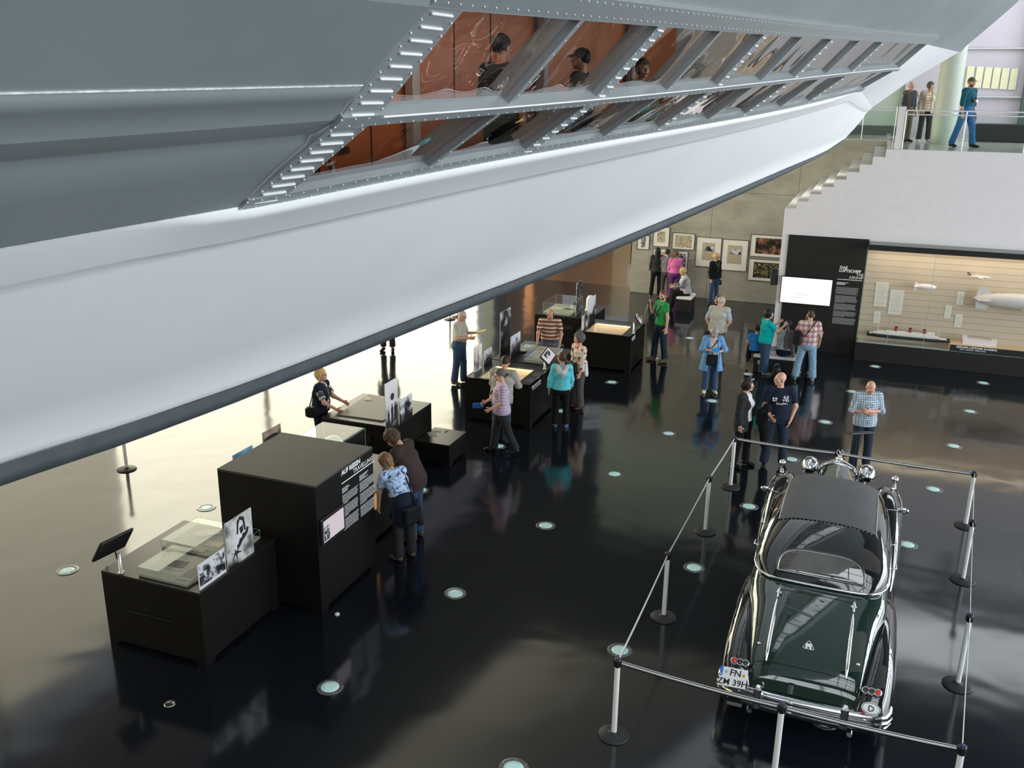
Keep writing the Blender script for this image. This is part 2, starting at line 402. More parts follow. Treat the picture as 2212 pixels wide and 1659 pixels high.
# right facade frames (daylight outside)
mb = MB(); mb.box2((18.2, -9, 0), (18.5, 47, .4)); mb.box2((18.2, -9, 9.6), (18.5, 47, 11.2))
rw = struct('wall_facade', mb, M['win_frame'], 'glazed right facade of the hall')
for i in range(17):
    q = MB(); q.bbox((18.2, -9+i*2.6, 5.0), (.3, .16, 9.4), .01); part('window_mullion', q, M['win_frame'], rw)
for z in (2.6, 5.0, 7.4):
    q = MB(); q.bbox((18.25, 15, z), (.12, 48, .10), .01); part('window_transom', q, M['win_frame'], rw)
M['rear'] = mat('rear_wall', (.10, .10, .10), .7)
mb = MB(); mb.box2((-20, -9.3, 0), (19, -9, 6.9)); mb.box2((-20, -9.3, 10.7), (19, -9, 11.2)); mb.box2((-20, -9.3, 6.9), (-8, -9, 10.7)); mb.box2((14, -9.3, 6.9), (19, -9, 10.7))
fw = struct('wall_front', mb, M['rear'], 'dark wall with high windows behind the viewpoint')
for i in range(12):
    q = MB(); q.bbox((-8+2*i, -9.1, 8.8), (.16, .2, 3.8), .01); part('window_mullion', q, M['win_frame'], fw)
q = MB(); q.bbox((3, -9.1, 8.9), (22, .14, .12), .01); part('window_transom', q, M['win_frame'], fw)
# ------------------------------------------------------------------ lights let into the floor
M['lamp_ring'] = mat('floor_lamp_steel', (.16, .17, .17), .35, metal=.7, var=.1)
M['lamp_lens'] = mat('frosted_lens', (.42, .62, .60), .3, var=.06, vscale=30, emit=(.55, .85, .82), estr=.18)
M['screw'] = M['steel']
def floor_light():
    r = thing('floor_light', '', 'floor light', (0, 0, 0), 0)
    q = MB(); q.lathe([(.105, .0), (.105, .004), (.110, .006), (.148, .006), (.152, .003), (.152, .0)], 32); part('ring', q, M['lamp_ring'], r)
    q = MB(); q.lathe([(.104, .0), (.104, .003), (.05, .0035), (0, .0036)], 28); part('lens', q, M['lamp_lens'], r)
    q = MB()
    for a in range(6): q.lathe([(.007, .006), (.007, .008), (0, .0085)], 6, (.13*math.cos(a*1.047), .13*math.sin(a*1.047), 0))
    part('screws', q, M['steel'], r); return r
FL = [
 (7.13,-6.34,'round floor light in the open floor in front of the low display case'),
]
gu = (math.sin(.55305), math.cos(.55305)); gv = (gu[1], -gu[0])
def gpt(u, v): return (-2.008+2.436*(u*gu[0]+v*gv[0]), 8.954+2.436*(u*gu[1]+v*gv[1]), 0.0)
GL = {(0,0):'floor light nearest the low case, in the open floor below it', (1,0):'floor light in the open floor right of the tall black box',
 (2,0):'floor light in mid floor, second right of the tall black box', (3,0):'floor light in mid floor, third from the tall box towards the back', (4,0):'floor light in mid floor between the girl in turquoise and the couple',
 (5,0):'floor light just in front of the white shoes of the woman in blue', (0,1):'floor light cut by the bottom edge of the photo', (1,1):'floor light behind the nearest left barrier post',
 (2,1):'floor light left of the car between barrier posts', (3,1):'floor light left of the car roof by the second far post', (4,1):'floor light behind the black-trousered couple, beside the front fender',
 (5,1):'floor light behind the bald man in the dark polo shirt', (6,1):'floor light right of the plaid-shirted man, near the glass case', (7,1):'floor light nearest the foot of the big glass case, left one',
 (1,2):'floor light under the rear bumper of the car', (3,2):'floor light right of the car beside the running board', (4,2):'floor light right of the car by the front fender',
 (5,2):'floor light far right in the brownish reflection, nearer one', (6,2):'floor light far right in the brownish reflection, farther one', (7,2):'floor light at the far right by the glass case base',
 (2,-1):'floor light beside the man in the dark brown cardigan', (3,-1):'floor light at the feet of the woman in the lilac polo', (4,-1):'floor light between the legs of the girl in turquoise',
 (5,-1):'floor light right of the woman in the red-flowered sweater', (6,-1):'floor light beside the shoes of the man in green', (7,-1):'floor light on the floor behind the woman in the blue shirt',
 (0,-2):'floor light in the bright reflection left of the low case', (1,-2):'floor light in the bright reflection beside the tall black box', (6,0):'floor light by the black bench beside the woman in turquoise', (8,-1):'floor light in front of the white cube seat',
 (9,-1):'floor light beside the cube seat near the concrete wall'}
first = None
for (u, v), lab in GL.items():
    if (u, v) == (9, -1): continue
    if first is None:
        first = floor_light(); first.location = gpt(u, v); first['label'] = lab; first['group'] = 'round lights let into the hall floor'
    else: dup(first, gpt(u, v), random.random(), lab, 'round lights let into the hall floor')

r = thing('floor_socket', 'small round steel floor socket in front of the low black cabinet', 'floor socket', (-3.70, 8.62, 0), 0)
q = MB(); q.lathe([(.062, 0), (.060, .004), (.045, .004), (.043, .002), (0, .002)], 24); part('cover', q, M['steel'], r); q = MB(); q.box((0, 0, .003), (.05, .012, .002)); part('slot', q, M['rubber'], r)
# ================================================================== AIRSHIP HULL (local frame: x = -q, y = s along the hull, z up)
HYAW = math.radians(-27)
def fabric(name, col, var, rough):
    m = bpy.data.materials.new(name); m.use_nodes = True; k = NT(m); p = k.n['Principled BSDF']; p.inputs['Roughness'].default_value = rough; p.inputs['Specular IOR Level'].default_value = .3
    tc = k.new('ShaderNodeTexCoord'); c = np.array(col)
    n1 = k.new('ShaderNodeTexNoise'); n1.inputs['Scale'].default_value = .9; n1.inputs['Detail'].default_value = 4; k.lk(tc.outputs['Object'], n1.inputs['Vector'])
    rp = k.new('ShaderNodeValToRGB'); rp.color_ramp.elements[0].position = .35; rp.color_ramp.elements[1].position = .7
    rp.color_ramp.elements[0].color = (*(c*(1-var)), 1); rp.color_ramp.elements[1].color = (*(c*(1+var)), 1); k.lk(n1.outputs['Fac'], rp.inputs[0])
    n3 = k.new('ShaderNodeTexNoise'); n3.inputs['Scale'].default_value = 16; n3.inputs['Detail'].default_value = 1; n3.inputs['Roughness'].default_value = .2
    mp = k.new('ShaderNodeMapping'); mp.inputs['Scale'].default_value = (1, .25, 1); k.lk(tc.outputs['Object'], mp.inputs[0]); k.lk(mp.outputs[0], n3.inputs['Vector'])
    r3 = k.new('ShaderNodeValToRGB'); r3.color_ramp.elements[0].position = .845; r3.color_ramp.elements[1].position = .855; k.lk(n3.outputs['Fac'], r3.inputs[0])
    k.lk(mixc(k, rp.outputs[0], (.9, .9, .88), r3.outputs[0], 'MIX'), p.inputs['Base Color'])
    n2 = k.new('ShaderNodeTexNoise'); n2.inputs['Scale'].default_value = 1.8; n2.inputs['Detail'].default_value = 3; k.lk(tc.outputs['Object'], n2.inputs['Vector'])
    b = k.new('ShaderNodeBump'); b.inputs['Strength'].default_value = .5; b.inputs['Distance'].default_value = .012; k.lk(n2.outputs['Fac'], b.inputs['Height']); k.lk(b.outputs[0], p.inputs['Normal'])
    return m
M['hull_grey'] = fabric('grey_hull_fabric', (.225, .252, .257), .06, .55)  # upper hull, set much darker than the lower hull
M['hull_white'] = fabric('white_hull_fabric', (.86, .86, .855), .02, .5)
M['hull_keel'] = mat('dark_grey_keel', (.075, .088, .094), .5, var=.12)
M['hull_frame'] = mat('grey_window_frame', (.33, .36, .365), .42, metal=.25, var=.04)
M['hull_bar'] = mat('pressed_aluminium', (.82, .83, .83), .35, metal=.2, var=.03)
M['hull_glass'] = glass_mat('hull_window_glass', (.97, .96, .95), 1.75, .05)
M['hull_glass_far'] = glass_mat('boosted_reflection_glass', (.95, .95, .95), 3.0, .04)  # same glass with its reflection raised, so the far panes look whiter
M['orange_wall'] = mat('orange_brown_panelling', (.52, .145, .035), .45, var=.08, vscale=2)
M['dark_brown'] = mat('dark_brown_wood', (.06, .022, .014), .35, var=.2)
M['beige_liner'] = mat('beige_grey_liner', (.46, .43, .40), .6, var=.04)
hull = thing('airship_hull', 'huge grey and white airship hull with slanted windows hanging over the hall', 'airship', (0, 0, 6.45), HYAW)
_s = np.array([3.69+1.196*i for i in range(9)]+[15.65])
def _fit(v): return np.polyfit(_s, np.array(v), 3)
_T = [2.125,2.125,2.08,2.02,1.93,1.835,1.756,1.68,1.608,1.215], [.339,.383,.428,.458,.49,.528,.571,.614,.658,.73]
_R = [2.596,2.575,2.54,2.44,2.322,2.21,2.135,2.055,1.978,1.57], [-.114,-.084,-.049,-.002,.055,.116,.165,.215,.265,.39]
_L = [3.205,3.13,3.09,2.98,2.88,2.74,2.645,2.6,2.5,2.066], [-.526,-.465,-.425,-.374,-.327,-.278,-.237,-.19,-.12,.084]
_F = [(_fit(a), _fit(b)) for a, b in (_T, _R, _L)]
_E = [(.90, .72), (1.62, .25), (2.19, -.21)]
def key(i, s):
    """(q, z) of the top edge (0), middle rail (1) and sill (2) of the window band"""
    a, b = _F[i]
    if s < 3.69: return (np.polyval(a, 3.69), np.polyval(b, 3.69)+.022*(s-3.69))
    if s > 15.65:
        w = (s-15.65)/2.55; q0, z0 = np.polyval(a, 15.65), np.polyval(b, 15.65)
        return (q0+(_E[i][0]-q0)*w, z0+(_E[i][1]-z0)*w)
    return (np.polyval(a, s), np.polyval(b, s))
def keel(s):
    x = [-4, 3.27, 4.2, 5.26, 6.38, 7.91, 9.24, 10.98, 12.29, 13.72, 15.89, 17.42, 17.9, 18.2]
    return (np.interp(s, x, [5.2, 5.2, 5.2, 5.2, 5.15, 5.0, 4.75, 4.4, 4.1, 3.72, 3.25, 2.95, 2.82, 2.57]), np.interp(s, x, [-2.33, -2.35, -2.395, -2.41, -2.381, -2.295, -2.178, -2.001, -1.834, -1.612, -1.316, -1.099, -1.0, -.78]))
def bot(s):
    k = keel(s); return (k[0]-.03*min(1, (18.3-s)/2), k[1]+np.interp(s, [-4, 3, 6, 12, 16, 18.2], [.165, .155, .13, .125, .10, .03]))
def up(i, s):
    if i == 0: return (np.interp(s, [-4, 3.7, 10, 18.2], [1.35, 1.35, 1.1, .194]), np.interp(s, [-4, 3.7, 10, 18.2], [1.2, 1.25, 1.35, 1.403]))
    if i == 1: return (np.interp(s, [-4, 8, 18.2], [.7, .6, -.55]), np.interp(s, [-4, 18.2], [2.2, 2.3]))
    return (np.interp(s, [-4, 18.2], [-.2, -1.9]), 4.4)
def lerp2(a, b, k): return (a[0]+(b[0]-a[0])*k, a[1]+(b[1]-a[1])*k)
def HP(q, s, z): return Vector((-q, s, z))
OUT = Vector((.66, 0, -.75))                      # outward normal of the hull flank
def strip_surface(name, fn, s0, s1, m, ds=.3):
    n = max(2, int((s1-s0)/ds)); q = MB(); rows = []
    for i in range(n+1):
        s = s0+(s1-s0)*i/n; rows.append([HP(a, s, b)+OUT*o for a, b, o in fn(s)])
    q.loft(rows, closed=False, caps=False); return part(name, q, m, hull)
SL = 3.40
def f_upper(s): 
    t = key(0, s); return [(*up(2, s), 0), (*up(1, s), 0), (*lerp2(up(1, s), up(0, s), .5), 0), (*up(0, s), 0), (*lerp2(up(0, s), t, .5), .01), (*lerp2(up(0, s), t, .86), .01), (*t, .035)]
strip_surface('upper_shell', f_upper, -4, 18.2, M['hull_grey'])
def f_flank1(s):
    t, r = key(0, s), key(1, s); return [(*t, .035), (*lerp2(t, r, .35), .02), (*lerp2(t, r, .675), .012)]
def f_flank2(s):
    t, r = key(0, s), key(1, s); return [(*lerp2(t, r, .68), .0), (*lerp2(t, r, .70), .018), (*lerp2(t, r, .80), .022), (*lerp2(t, r, .84), .006), (*r, .016)]
def f_flank3(s):
    r, l = key(1, s), key(2, s); return [(*r, .016), (*lerp2(r, l, .17), .0), (*lerp2(r, l, .22), -.014), (*lerp2(r, l, .27), .004), (*lerp2(r, l, .6), .0), (*l, .02)]
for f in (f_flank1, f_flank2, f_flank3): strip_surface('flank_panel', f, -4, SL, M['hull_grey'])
def f_nose(s):
    t, r, l = key(0, s), key(1, s), key(2, s); return [(*t, .02), (*lerp2(t, r, .5), .02), (*r, .02), (*lerp2(r, l, .5), .02), (*l, .02)]
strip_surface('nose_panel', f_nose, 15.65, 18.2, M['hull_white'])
def f_low1(s):
    l, b = key(2, s), bot(s); e = .040*min(1, max(0, (s-2.9)/.5))*min(1, max(0, (15.6-s)/1.2))
    return [(*l, .02), (*lerp2(l, b, .008), .02+e), (*lerp2(l, b, .026), .02+e), (*lerp2(l, b, .045), .018+e*.62), (*lerp2(l, b, .12), .012+e*.40), (*lerp2(l, b, .127), .010+e*.36), (*lerp2(l, b, .134), .004), (*lerp2(l, b, .16), .003)]
def f_low2(s):
    l, b = key(2, s), bot(s); return [(*lerp2(l, b, .16), 0), (*lerp2(l, b, .4), .02), (*lerp2(l, b, .7), .02), (*lerp2(l, b, .955), .006), (*lerp2(l, b, .96), .012), (*b, .01)]
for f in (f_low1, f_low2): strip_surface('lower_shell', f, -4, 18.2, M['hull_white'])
strip_surface('keel_strip', lambda s: [(*bot(s), .02), (*lerp2(bot(s), keel(s), .5), .025), (*keel(s), .02), (keel(s)[0]+.12, keel(s)[1]+.0, 0)], -4, 18.2, M['hull_keel'])
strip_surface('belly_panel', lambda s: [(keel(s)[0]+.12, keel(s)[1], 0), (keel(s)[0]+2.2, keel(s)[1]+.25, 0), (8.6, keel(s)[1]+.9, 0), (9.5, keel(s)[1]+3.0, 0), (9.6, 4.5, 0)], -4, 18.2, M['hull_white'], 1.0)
q = MB(); e = 18.19
pts = [up(2, e), up(1, e), up(0, e), key(0, e), key(1, e), key(2, e), bot(e), keel(e), (4, -.7), (9.5, 2), (9.6, 4.5)]
q.add([HP(a, e, b) for a, b in pts], [tuple(range(len(pts)))]); part('end_bulkhead', q, M['hull_white'], hull)
# seams
def seam(fn, s0, s1, r, m): 
    n = 40; q = MB(); q.tube([HP(*(lambda a: (a[0], s0+(s1-s0)*i/n, a[1]))(fn(s0+(s1-s0)*i/n)))+OUT*.016 for i in range(n+1)], r, 5); part('seam', q, m, hull)
M['seam'] = mat('pale_seam', (.62, .66, .66), .6, var=.3, vscale=30)
seam(lambda s: lerp2(key(0, s), key(1, s), .684), -4, SL, .0045, M['seam'])
seam(lambda s: key(2, s), -4, SL, .006, M['seam'])
# window band: mullions, ribbed strips, rails, panes
def beam(mb, a, b, w, d, wd=Vector((0, 1, 0)), mi=0):
    t = (b-a).normalized(); n = t.cross(wd).normalized()
    if n.dot(OUT) < 0: n = -n
    vs = []
    for p in (a, b):
        for x, y in ((-1, -1), (1, -1), (1, 1), (-1, 1)): vs.append(p+wd*(w/2*x)+n*(d/2*y))
    mb.add(vs, [(3, 2, 1, 0), (4, 5, 6, 7), (0, 1, 5, 4), (1, 2, 6, 5), (2, 3, 7, 6), (3, 0, 4, 7)], mi); return n
bar_me = {}
def bar_mesh(w):
    if w not in bar_me:
        q = MB(); q.bbox((0, 0, 0), (w, .012, .014), .005); bar_me[w] = q.mesh('raised_bar', M['hull_bar'])
    return bar_me[w]
riv = MB()
def rivet(p, r=.006): riv.ell(p, (r, r, r), 6, 4)
def P3(i, s): a = key(i, s); return HP(a[0], s, a[1])
MUL = [3.69+1.196*i for i in range(9)]+[15.65]
for i, s in enumerate(MUL):
    ribbed = i % 2 == 0 and i < 9
    w = .28 if i == 0 else (.17 if ribbed else .055)
    sc_ = s-w/2 if i == 0 else s
    a, b, c = P3(0, sc_), P3(1, sc_), P3(2, sc_)
    if i == 0: a = a+(a-b)*.22
    for (p0, p1, up_) in ((a, b, True), (b, c, False)):
        q = MB(); n = beam(q, p0, p1, w, .05)
        st_ = part('ribbed_strip' if ribbed else 'mullion', q, M['hull_frame'], hull)
        q = MB(); beam(q, p0-n*.075, p1-n*.075, .05, .11); i < 6 and part('inner_rib', q, M['beige_liner'], hull)
        L = (p1-p0).length; t = (p1-p0).normalized()
        if ribbed:
            nb = int(L/(.069 if i == 0 else .078))
            for k in range(nb):
                p = p0+t*(L*(k+.5)/nb)+n*.028
                put('raised_bar', bar_mesh(.17 if i == 0 else .11), st_, frame(p, (0, 1, 0), t))
                if i < 5:
                    for e_ in (-1, 1): rivet(p+t*(L*.5/nb)+Vector((0, e_*w*.42, 0)))
        elif i < 8:
            for k in range(int(L/.1)): rivet(p0+t*(.05+.1*k)+n*.026, .005)
def rail_band(name, i, w, ds=.4, sa=SL, sb=15.8, off=.035, shift=0.0):
    q = MB(); rows = []; n = int((sb-sa)/ds)
    for j in range(n+1):
        s = sa+(sb-sa)*j/n; p = P3(i, s)
        t = (P3(2, s)-P3(0, s)).normalized(); o = OUT
        c = p+t*shift
        rows.append([c-t*w/2-o*.04, c-t*w/2+o*off, c+t*w/2+o*off, c+t*w/2-o*.04])
        if j % 1 == 0 and s < 12:
            for k in range(4):
                for e_ in (-1, 1): rivet(P3(i, s+ds*k/4)+t*(shift+e_*w*.33)+o*(off+.001), .0055)
    q.loft(rows, True, True, 0, False); return part(name, q, M['hull_frame'], hull)
rail_band('top_rail', 0, .15, shift=-.085)
rail_band('middle_rail', 1, .075)
rail_band('sill_rail', 2, .085, shift=-.03)
q = MB(); q.tube([P3(1, SL+.3+.5*j)+OUT*.05+Vector((.02, 0, .028)) for j in range(25)], .007, 5); part('bright_edge', q, M['hull_bar'], hull)
q = MB(); q.tube([P3(2, SL+.3+.5*j)+OUT*.045+Vector((.02, 0, .045)) for j in range(25)], .008, 5); part('bright_edge', q, M['hull_bar'], hull)
o = part('rivets', riv, M['hull_bar'], hull); o['kind'] = 'stuff'
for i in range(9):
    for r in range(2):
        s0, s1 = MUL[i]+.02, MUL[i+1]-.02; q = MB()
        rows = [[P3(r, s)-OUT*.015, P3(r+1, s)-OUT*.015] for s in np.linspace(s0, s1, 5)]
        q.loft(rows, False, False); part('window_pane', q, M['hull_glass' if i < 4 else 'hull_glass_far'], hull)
# lounge behind the windows
def inner(s): return key(1, s)[0]+2.95
q = MB(); ss = np.linspace(3.45, 14.6, 14)
def deck_edge(s):
    l, b = key(2, s), bot(s); k = (-1.27-l[1])/(b[1]-l[1]); return lerp2(l, b, min(k, .95))[0]+.16
def deck_z(s):
    return max(-1.27, bot(s)[1]+.12)
q.loft([[HP(inner(s), s, -1.27), HP(inner(s), s, 1.3)] for s in ss], False, False, 0, False); part('lounge_wall', q, M['orange_wall'], hull)
q = MB(); q.loft([[HP(inner(s), s, deck_z(s)), HP(deck_edge(s), s, deck_z(s))] for s in ss], False, False, 0, False); part('lounge_deck', q, M['dark_brown'], hull)
q = MB(); q.loft([[HP(key(2, s)[0]+.05, s, key(2, s)[1]-.02), HP(deck_edge(s), s, deck_z(s))] for s in ss], False, False, 0, True); part('sill_lining', q, M['beige_liner'], hull)
q = MB(); q.loft([[HP(inner(s), s, 1.3), HP(key(0, s)[0]-.02, s, key(0, s)[1]+.33)] for s in ss], False, False, 0, False); part('lounge_ceiling', q, M['beige_liner'], hull)
q = MB(); q.add([HP(inner(3.45), 3.45, -1.27), HP(inner(3.45), 3.45, 1.3), HP(1.75, 3.45, 1.1), HP(2.35, 3.45, .4), HP(2.82, 3.45, -.1), HP(3.4, 3.45, -.5), HP(4.35, 3.45, -1.27)], [(0, 1, 2, 3, 4)]); part('lounge_end_wall', q, M['orange_wall'], hull)
for s in (5.55, 8.05, 10.6, 13.0):
    q = MB(); q.bbox(tuple(HP(inner(s)-.09, s, 0)), (.1, .13, 2.6), .01); part('wall_post', q, M['beige_liner'], hull)
for s in (4.3, 5.0, 6.3, 6.9, 7.5, 8.9, 9.6):
    q = MB(); q.box(tuple(HP(inner(s)-.004, s, 0)), (.012, .012, 2.55)); part('panel_joint', q, M['dark_brown'], hull)
q = MB(); q.bbox(tuple(HP(inner(6)-.04, 6.0, -.55)), (.06, 5.2, .08), .01); part('dark_rail', q, M['dark_brown'], hull)
q = MB(); q.bbox(tuple(HP(inner(6)-.02, 6.0, -.92)), (.05, 5.2, .66), .01); part('dark_wainscot', q, M['dark_brown'], hull)
q = MB(); q.tube([HP(inner(4)-.75, 3.4, -.72), HP(inner(4)-.75, 7.2, -.72)], .014, 8); q.tube([HP(inner(4)-.75, 3.4, -1.0), HP(inner(4)-.75, 7.2, -1.0)], .012, 8); part('guard_rail', q, M['chrome'], hull)
for s in (4.6, 6.2, 7.2):
    q = MB(); q.tube([HP(inner(4)-.75, s, -1.27), HP(inner(4)-.75, s, -.6)], .02, 8); part('guard_post', q, M['chrome'], hull)
for s in (4.9, 7.4):
    ld = bpy.data.lights.new('lounge_lamp', 'AREA'); ld.shape = 'RECTANGLE'; ld.size = 1.0; ld.size_y = 1.6; ld.energy = 42; ld.color = (1, .80, .58)
    lo = bpy.data.objects.new('lounge_lamp', ld); COL.objects.link(lo); lo.parent = hull; lo.location = HP(inner(s)-1.3, s, 1.15)
# ================================================================== EXHIBITS
def cabinet(name, label, s0, s1, t0, t1, h, top=True, cat='cabinet', mats=None):
    """black box on low bracket feet: four notched side panels and a top; local x = t, y = s"""
    sc, tc = (s0+s1)/2, (t0+t1)/2; dx, dy = (t1-t0)/2, (s1-s0)/2
    r = thing(name, label, cat, W(sc, tc, 0), YAW); mw = M['black_wood']; th = .025
    def side(L):
        f, a = .16, .055
        return [(-L, 0), (-L+f-.05, 0), (-L+f-.02, a*.5), (-L+f, a), (L-f, a), (L-f+.02, a*.5), (L-f+.05, 0), (L, 0), (L, h-.03 if top else h), (-L, h-.03 if top else h)]
    for sg in (-1, 1):
        q = MB(); q.prism([(x, sg*dy, z) for x, z in side(dx)], (0, -sg*th, 0)); part('side_panel', q, mw, r)
        q = MB(); q.prism([(sg*dx, y, z) for y, z in side(dy-.026)], (-sg*th, 0, 0)); part('side_panel', q, mw, r)
    if top:
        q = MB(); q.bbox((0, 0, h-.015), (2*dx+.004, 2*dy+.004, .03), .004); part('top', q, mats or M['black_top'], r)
    r['half'] = (dx, dy)
    return r
def loc(r, s, t, z):
    """hall coordinates -> the thing's local frame"""
    return r.matrix_world.inverted() @ W(s, t, z) if False else Matrix.Rotation(TH, 4, 'Z') @ (W(s, t, z)-Vector(r.location))
_pm = {}
def photo_mat(seed, kind='bw', scale=9.0, sky=.5):
    key_ = (seed, kind)
    if key_ in _pm: return _pm[key_]
    def build(k, co):
        mp = k.new('ShaderNodeMapping'); mp.inputs['Location'].default_value = (seed*3.1, seed*1.7, seed*.9); k.lk(co, mp.inputs[0])
        n = k.new('ShaderNodeTexNoise'); n.inputs['Scale'].default_value = scale; n.inputs['Detail'].default_value = 5; k.lk(mp.outputs[0], n.inputs['Vector'])
        sp = k.new('ShaderNodeSeparateXYZ'); k.lk(co, sp.inputs[0])
        ma = k.new('ShaderNodeMath', operation='MULTIPLY_ADD'); k.lk(sp.outputs[1], ma.inputs[0]); ma.inputs[1].default_value = sky; k.lk(n.outputs['Fac'], ma.inputs[2])
        rp = k.new('ShaderNodeValToRGB'); el = rp.color_ramp.elements
        cols = {'bw': [(.40, (.012, .012, .014)), (.50, (.16, .16, .17)), (.56, (.50, .50, .52)), (.66, (.66, .66, .70))],
                'dark': [(.38, (.006, .006, .008)), (.52, (.03, .03, .035)), (.60, (.16, .16, .17)), (.70, (.5, .5, .52))],
                'light': [(.36, (.02, .02, .02)), (.43, (.22, .21, .2)), (.50, (.55, .53, .52)), (.64, (.74, .71, .70))],
                'sepia': [(.34, (.16, .13, .09)), (.42, (.36, .30, .21)), (.50, (.50, .42, .30)), (.66, (.58, .50, .37))],
                'fire': [(.40, (.012, .010, .008)), (.50, (.05, .04, .028)), (.58, (.22, .08, .05)), (.70, (.50, .28, .14))],
                'green': [(.44, (.02, .022, .014)), (.54, (.06, .06, .038)), (.62, (.22, .17, .08)), (.70, (.45, .33, .16))],
                'blue': [(.40, (.05, .14, .24)), (.50, (.10, .30, .50)), (.60, (.16, .42, .64)), (.70, (.72, .78, .80))],
                'brown': [(.38, (.05, .03, .02)), (.48, (.16, .09, .06)), (.58, (.32, .20, .14)), (.70, (.40, .36, .30))]}[kind]
        el[0].position, el[0].color = cols[0][0], (*cols[0][1], 1); el[1].position, el[1].color = cols[1][0], (*cols[1][1], 1)
        for p_, c in cols[2:]: e = el.new(p_); e.color = (*c, 1)
        k.lk(ma.outputs[0], rp.inputs[0]); return rp.outputs[0]
    _pm[key_] = ramp_mat('print_%d_%s' % (seed, kind), build, .55); return _pm[key_]
M['board'] = mat('white_board', (.70, .68, .68), .55, var=.02)
def stand_board(label, s, t, z, w, h, m, figs=(), border=0.0, cat='photo board', border_b=0.0):
    """upright photo board: stands along s, faces +t; origin at its base centre; local x = t, y = s"""
    r = thing('photo_board', label, cat, W(s, t, z), YAW)
    q = MB(); q.bbox((0, 0, h/2), (.012, w, h), .003); part('board', q, M['board'], r)
    q = MB(); ww, hb, ht_ = w/2-border, border+border_b, h-border
    q.add([(-ww, hb-h/2, 0), (ww, hb-h/2, 0), (ww, ht_-h/2, 0), (-ww, ht_-h/2, 0)], [(0, 1, 2, 3)])
    put('print', q.mesh('print', m), r, frame((.0075, 0, h/2), (0, 1, 0), (0, 0, 1)))
    for poly in figs:
        q = MB(); q.prism([(x*w/2, (y-.5)*h, 0) for x, y in poly], (0, 0, .0012)); put('print_figure', q.mesh('print_figure', M['ink']), r, frame((.008, 0, h/2), (0, 1, 0), (0, 0, 1)))
    return r
M['ink'] = mat('black_ink', (.012, .012, .013), .6, var=.3, vscale=30)
def circ(cx, cy, rx, ry, n=16): return [(cx+rx*math.cos(2*math.pi*i/n), cy+ry*math.sin(2*math.pi*i/n)) for i in range(n)]
def fig(cx, b, h, w): return [(cx-w*.35, b), (cx+w*.35, b), (cx+w*.45, b+h*.5), (cx+w*.5, b+h*.75), (cx+w*.2, b+h*.85), (cx+w*.2, b+h*.97), (cx, b+h), (cx-w*.2, b+h*.97), (cx-w*.2, b+h*.85), (cx-w*.5, b+h*.75), (cx-w*.45, b+h*.5)]
def glass_cover(label, pts_st, z, h, tray=.03):
    """glass hood over a paper-covered tray; pts_st = four base corners (s, t)"""
    sc = sum(p[0] for p in pts_st)/4; tc = sum(p[1] for p in pts_st)/4
    r = thing('glass_hood', label, 'display case', W(sc, tc, z), YAW)
    P = [Vector((t-tc, s-sc, 0)) for s, t in pts_st]
    q = MB(); q.prism([p*.985 for p in P], (0, 0, tray)); part('tray', q, M['tray'], r)
    for i in range(4):
        a, b = P[i], P[(i+1) % 4]; q = MB(); n = (b-a).cross(Vector((0, 0, 1))).normalized()
        q.prism([a, b, b+Vector((0, 0, h)), a+Vector((0, 0, h))], n*.006); part('glass_side', q, M['glass'], r)
        q = MB(); q.tube([a+Vector((0, 0, h)), b+Vector((0, 0, h))], .0028, 4); part('glass_edge', q, M['edge'], r)
        q = MB(); q.tube([a, a+Vector((0, 0, h))], .0028, 4); part('glass_edge', q, M['edge'], r)
    q = MB(); q.prism([p+Vector((0, 0, h)) for p in P], (0, 0, .006)); part('glass_top', q, M['glass'], r)
    return r
M['tray'] = mat('grey_green_tray', (.40, .41, .36), .7, var=.03)
def sheet(name, label, cat, s, t, z, w, d, rot, m, h=.012, group=None):
    r = thing(name, label, cat, W(s, t, z), YAW+rot, group)
    q = MB(); q.bbox((0, 0, h/2), (w, d, h), .002); part('pages', q, M['paper'], r)
    q = MB(); q.box((0, 0, h+.0006), (w*.94, d*.94, .0012)); part('print', q, m, r); return r
def flatm(c): return mat('print_flat', c, .7, var=.15, vscale=25)
M['p_cream'] = flatm((.62, .58, .46)); M['p_grey'] = flatm((.34, .34, .33)); M['p_dark'] = flatm((.06, .06, .06)); M['p_green'] = flatm((.32, .38, .22)); M['p_tan'] = flatm((.52, .38, .20)); M['p_orange'] = flatm((.60, .30, .08))
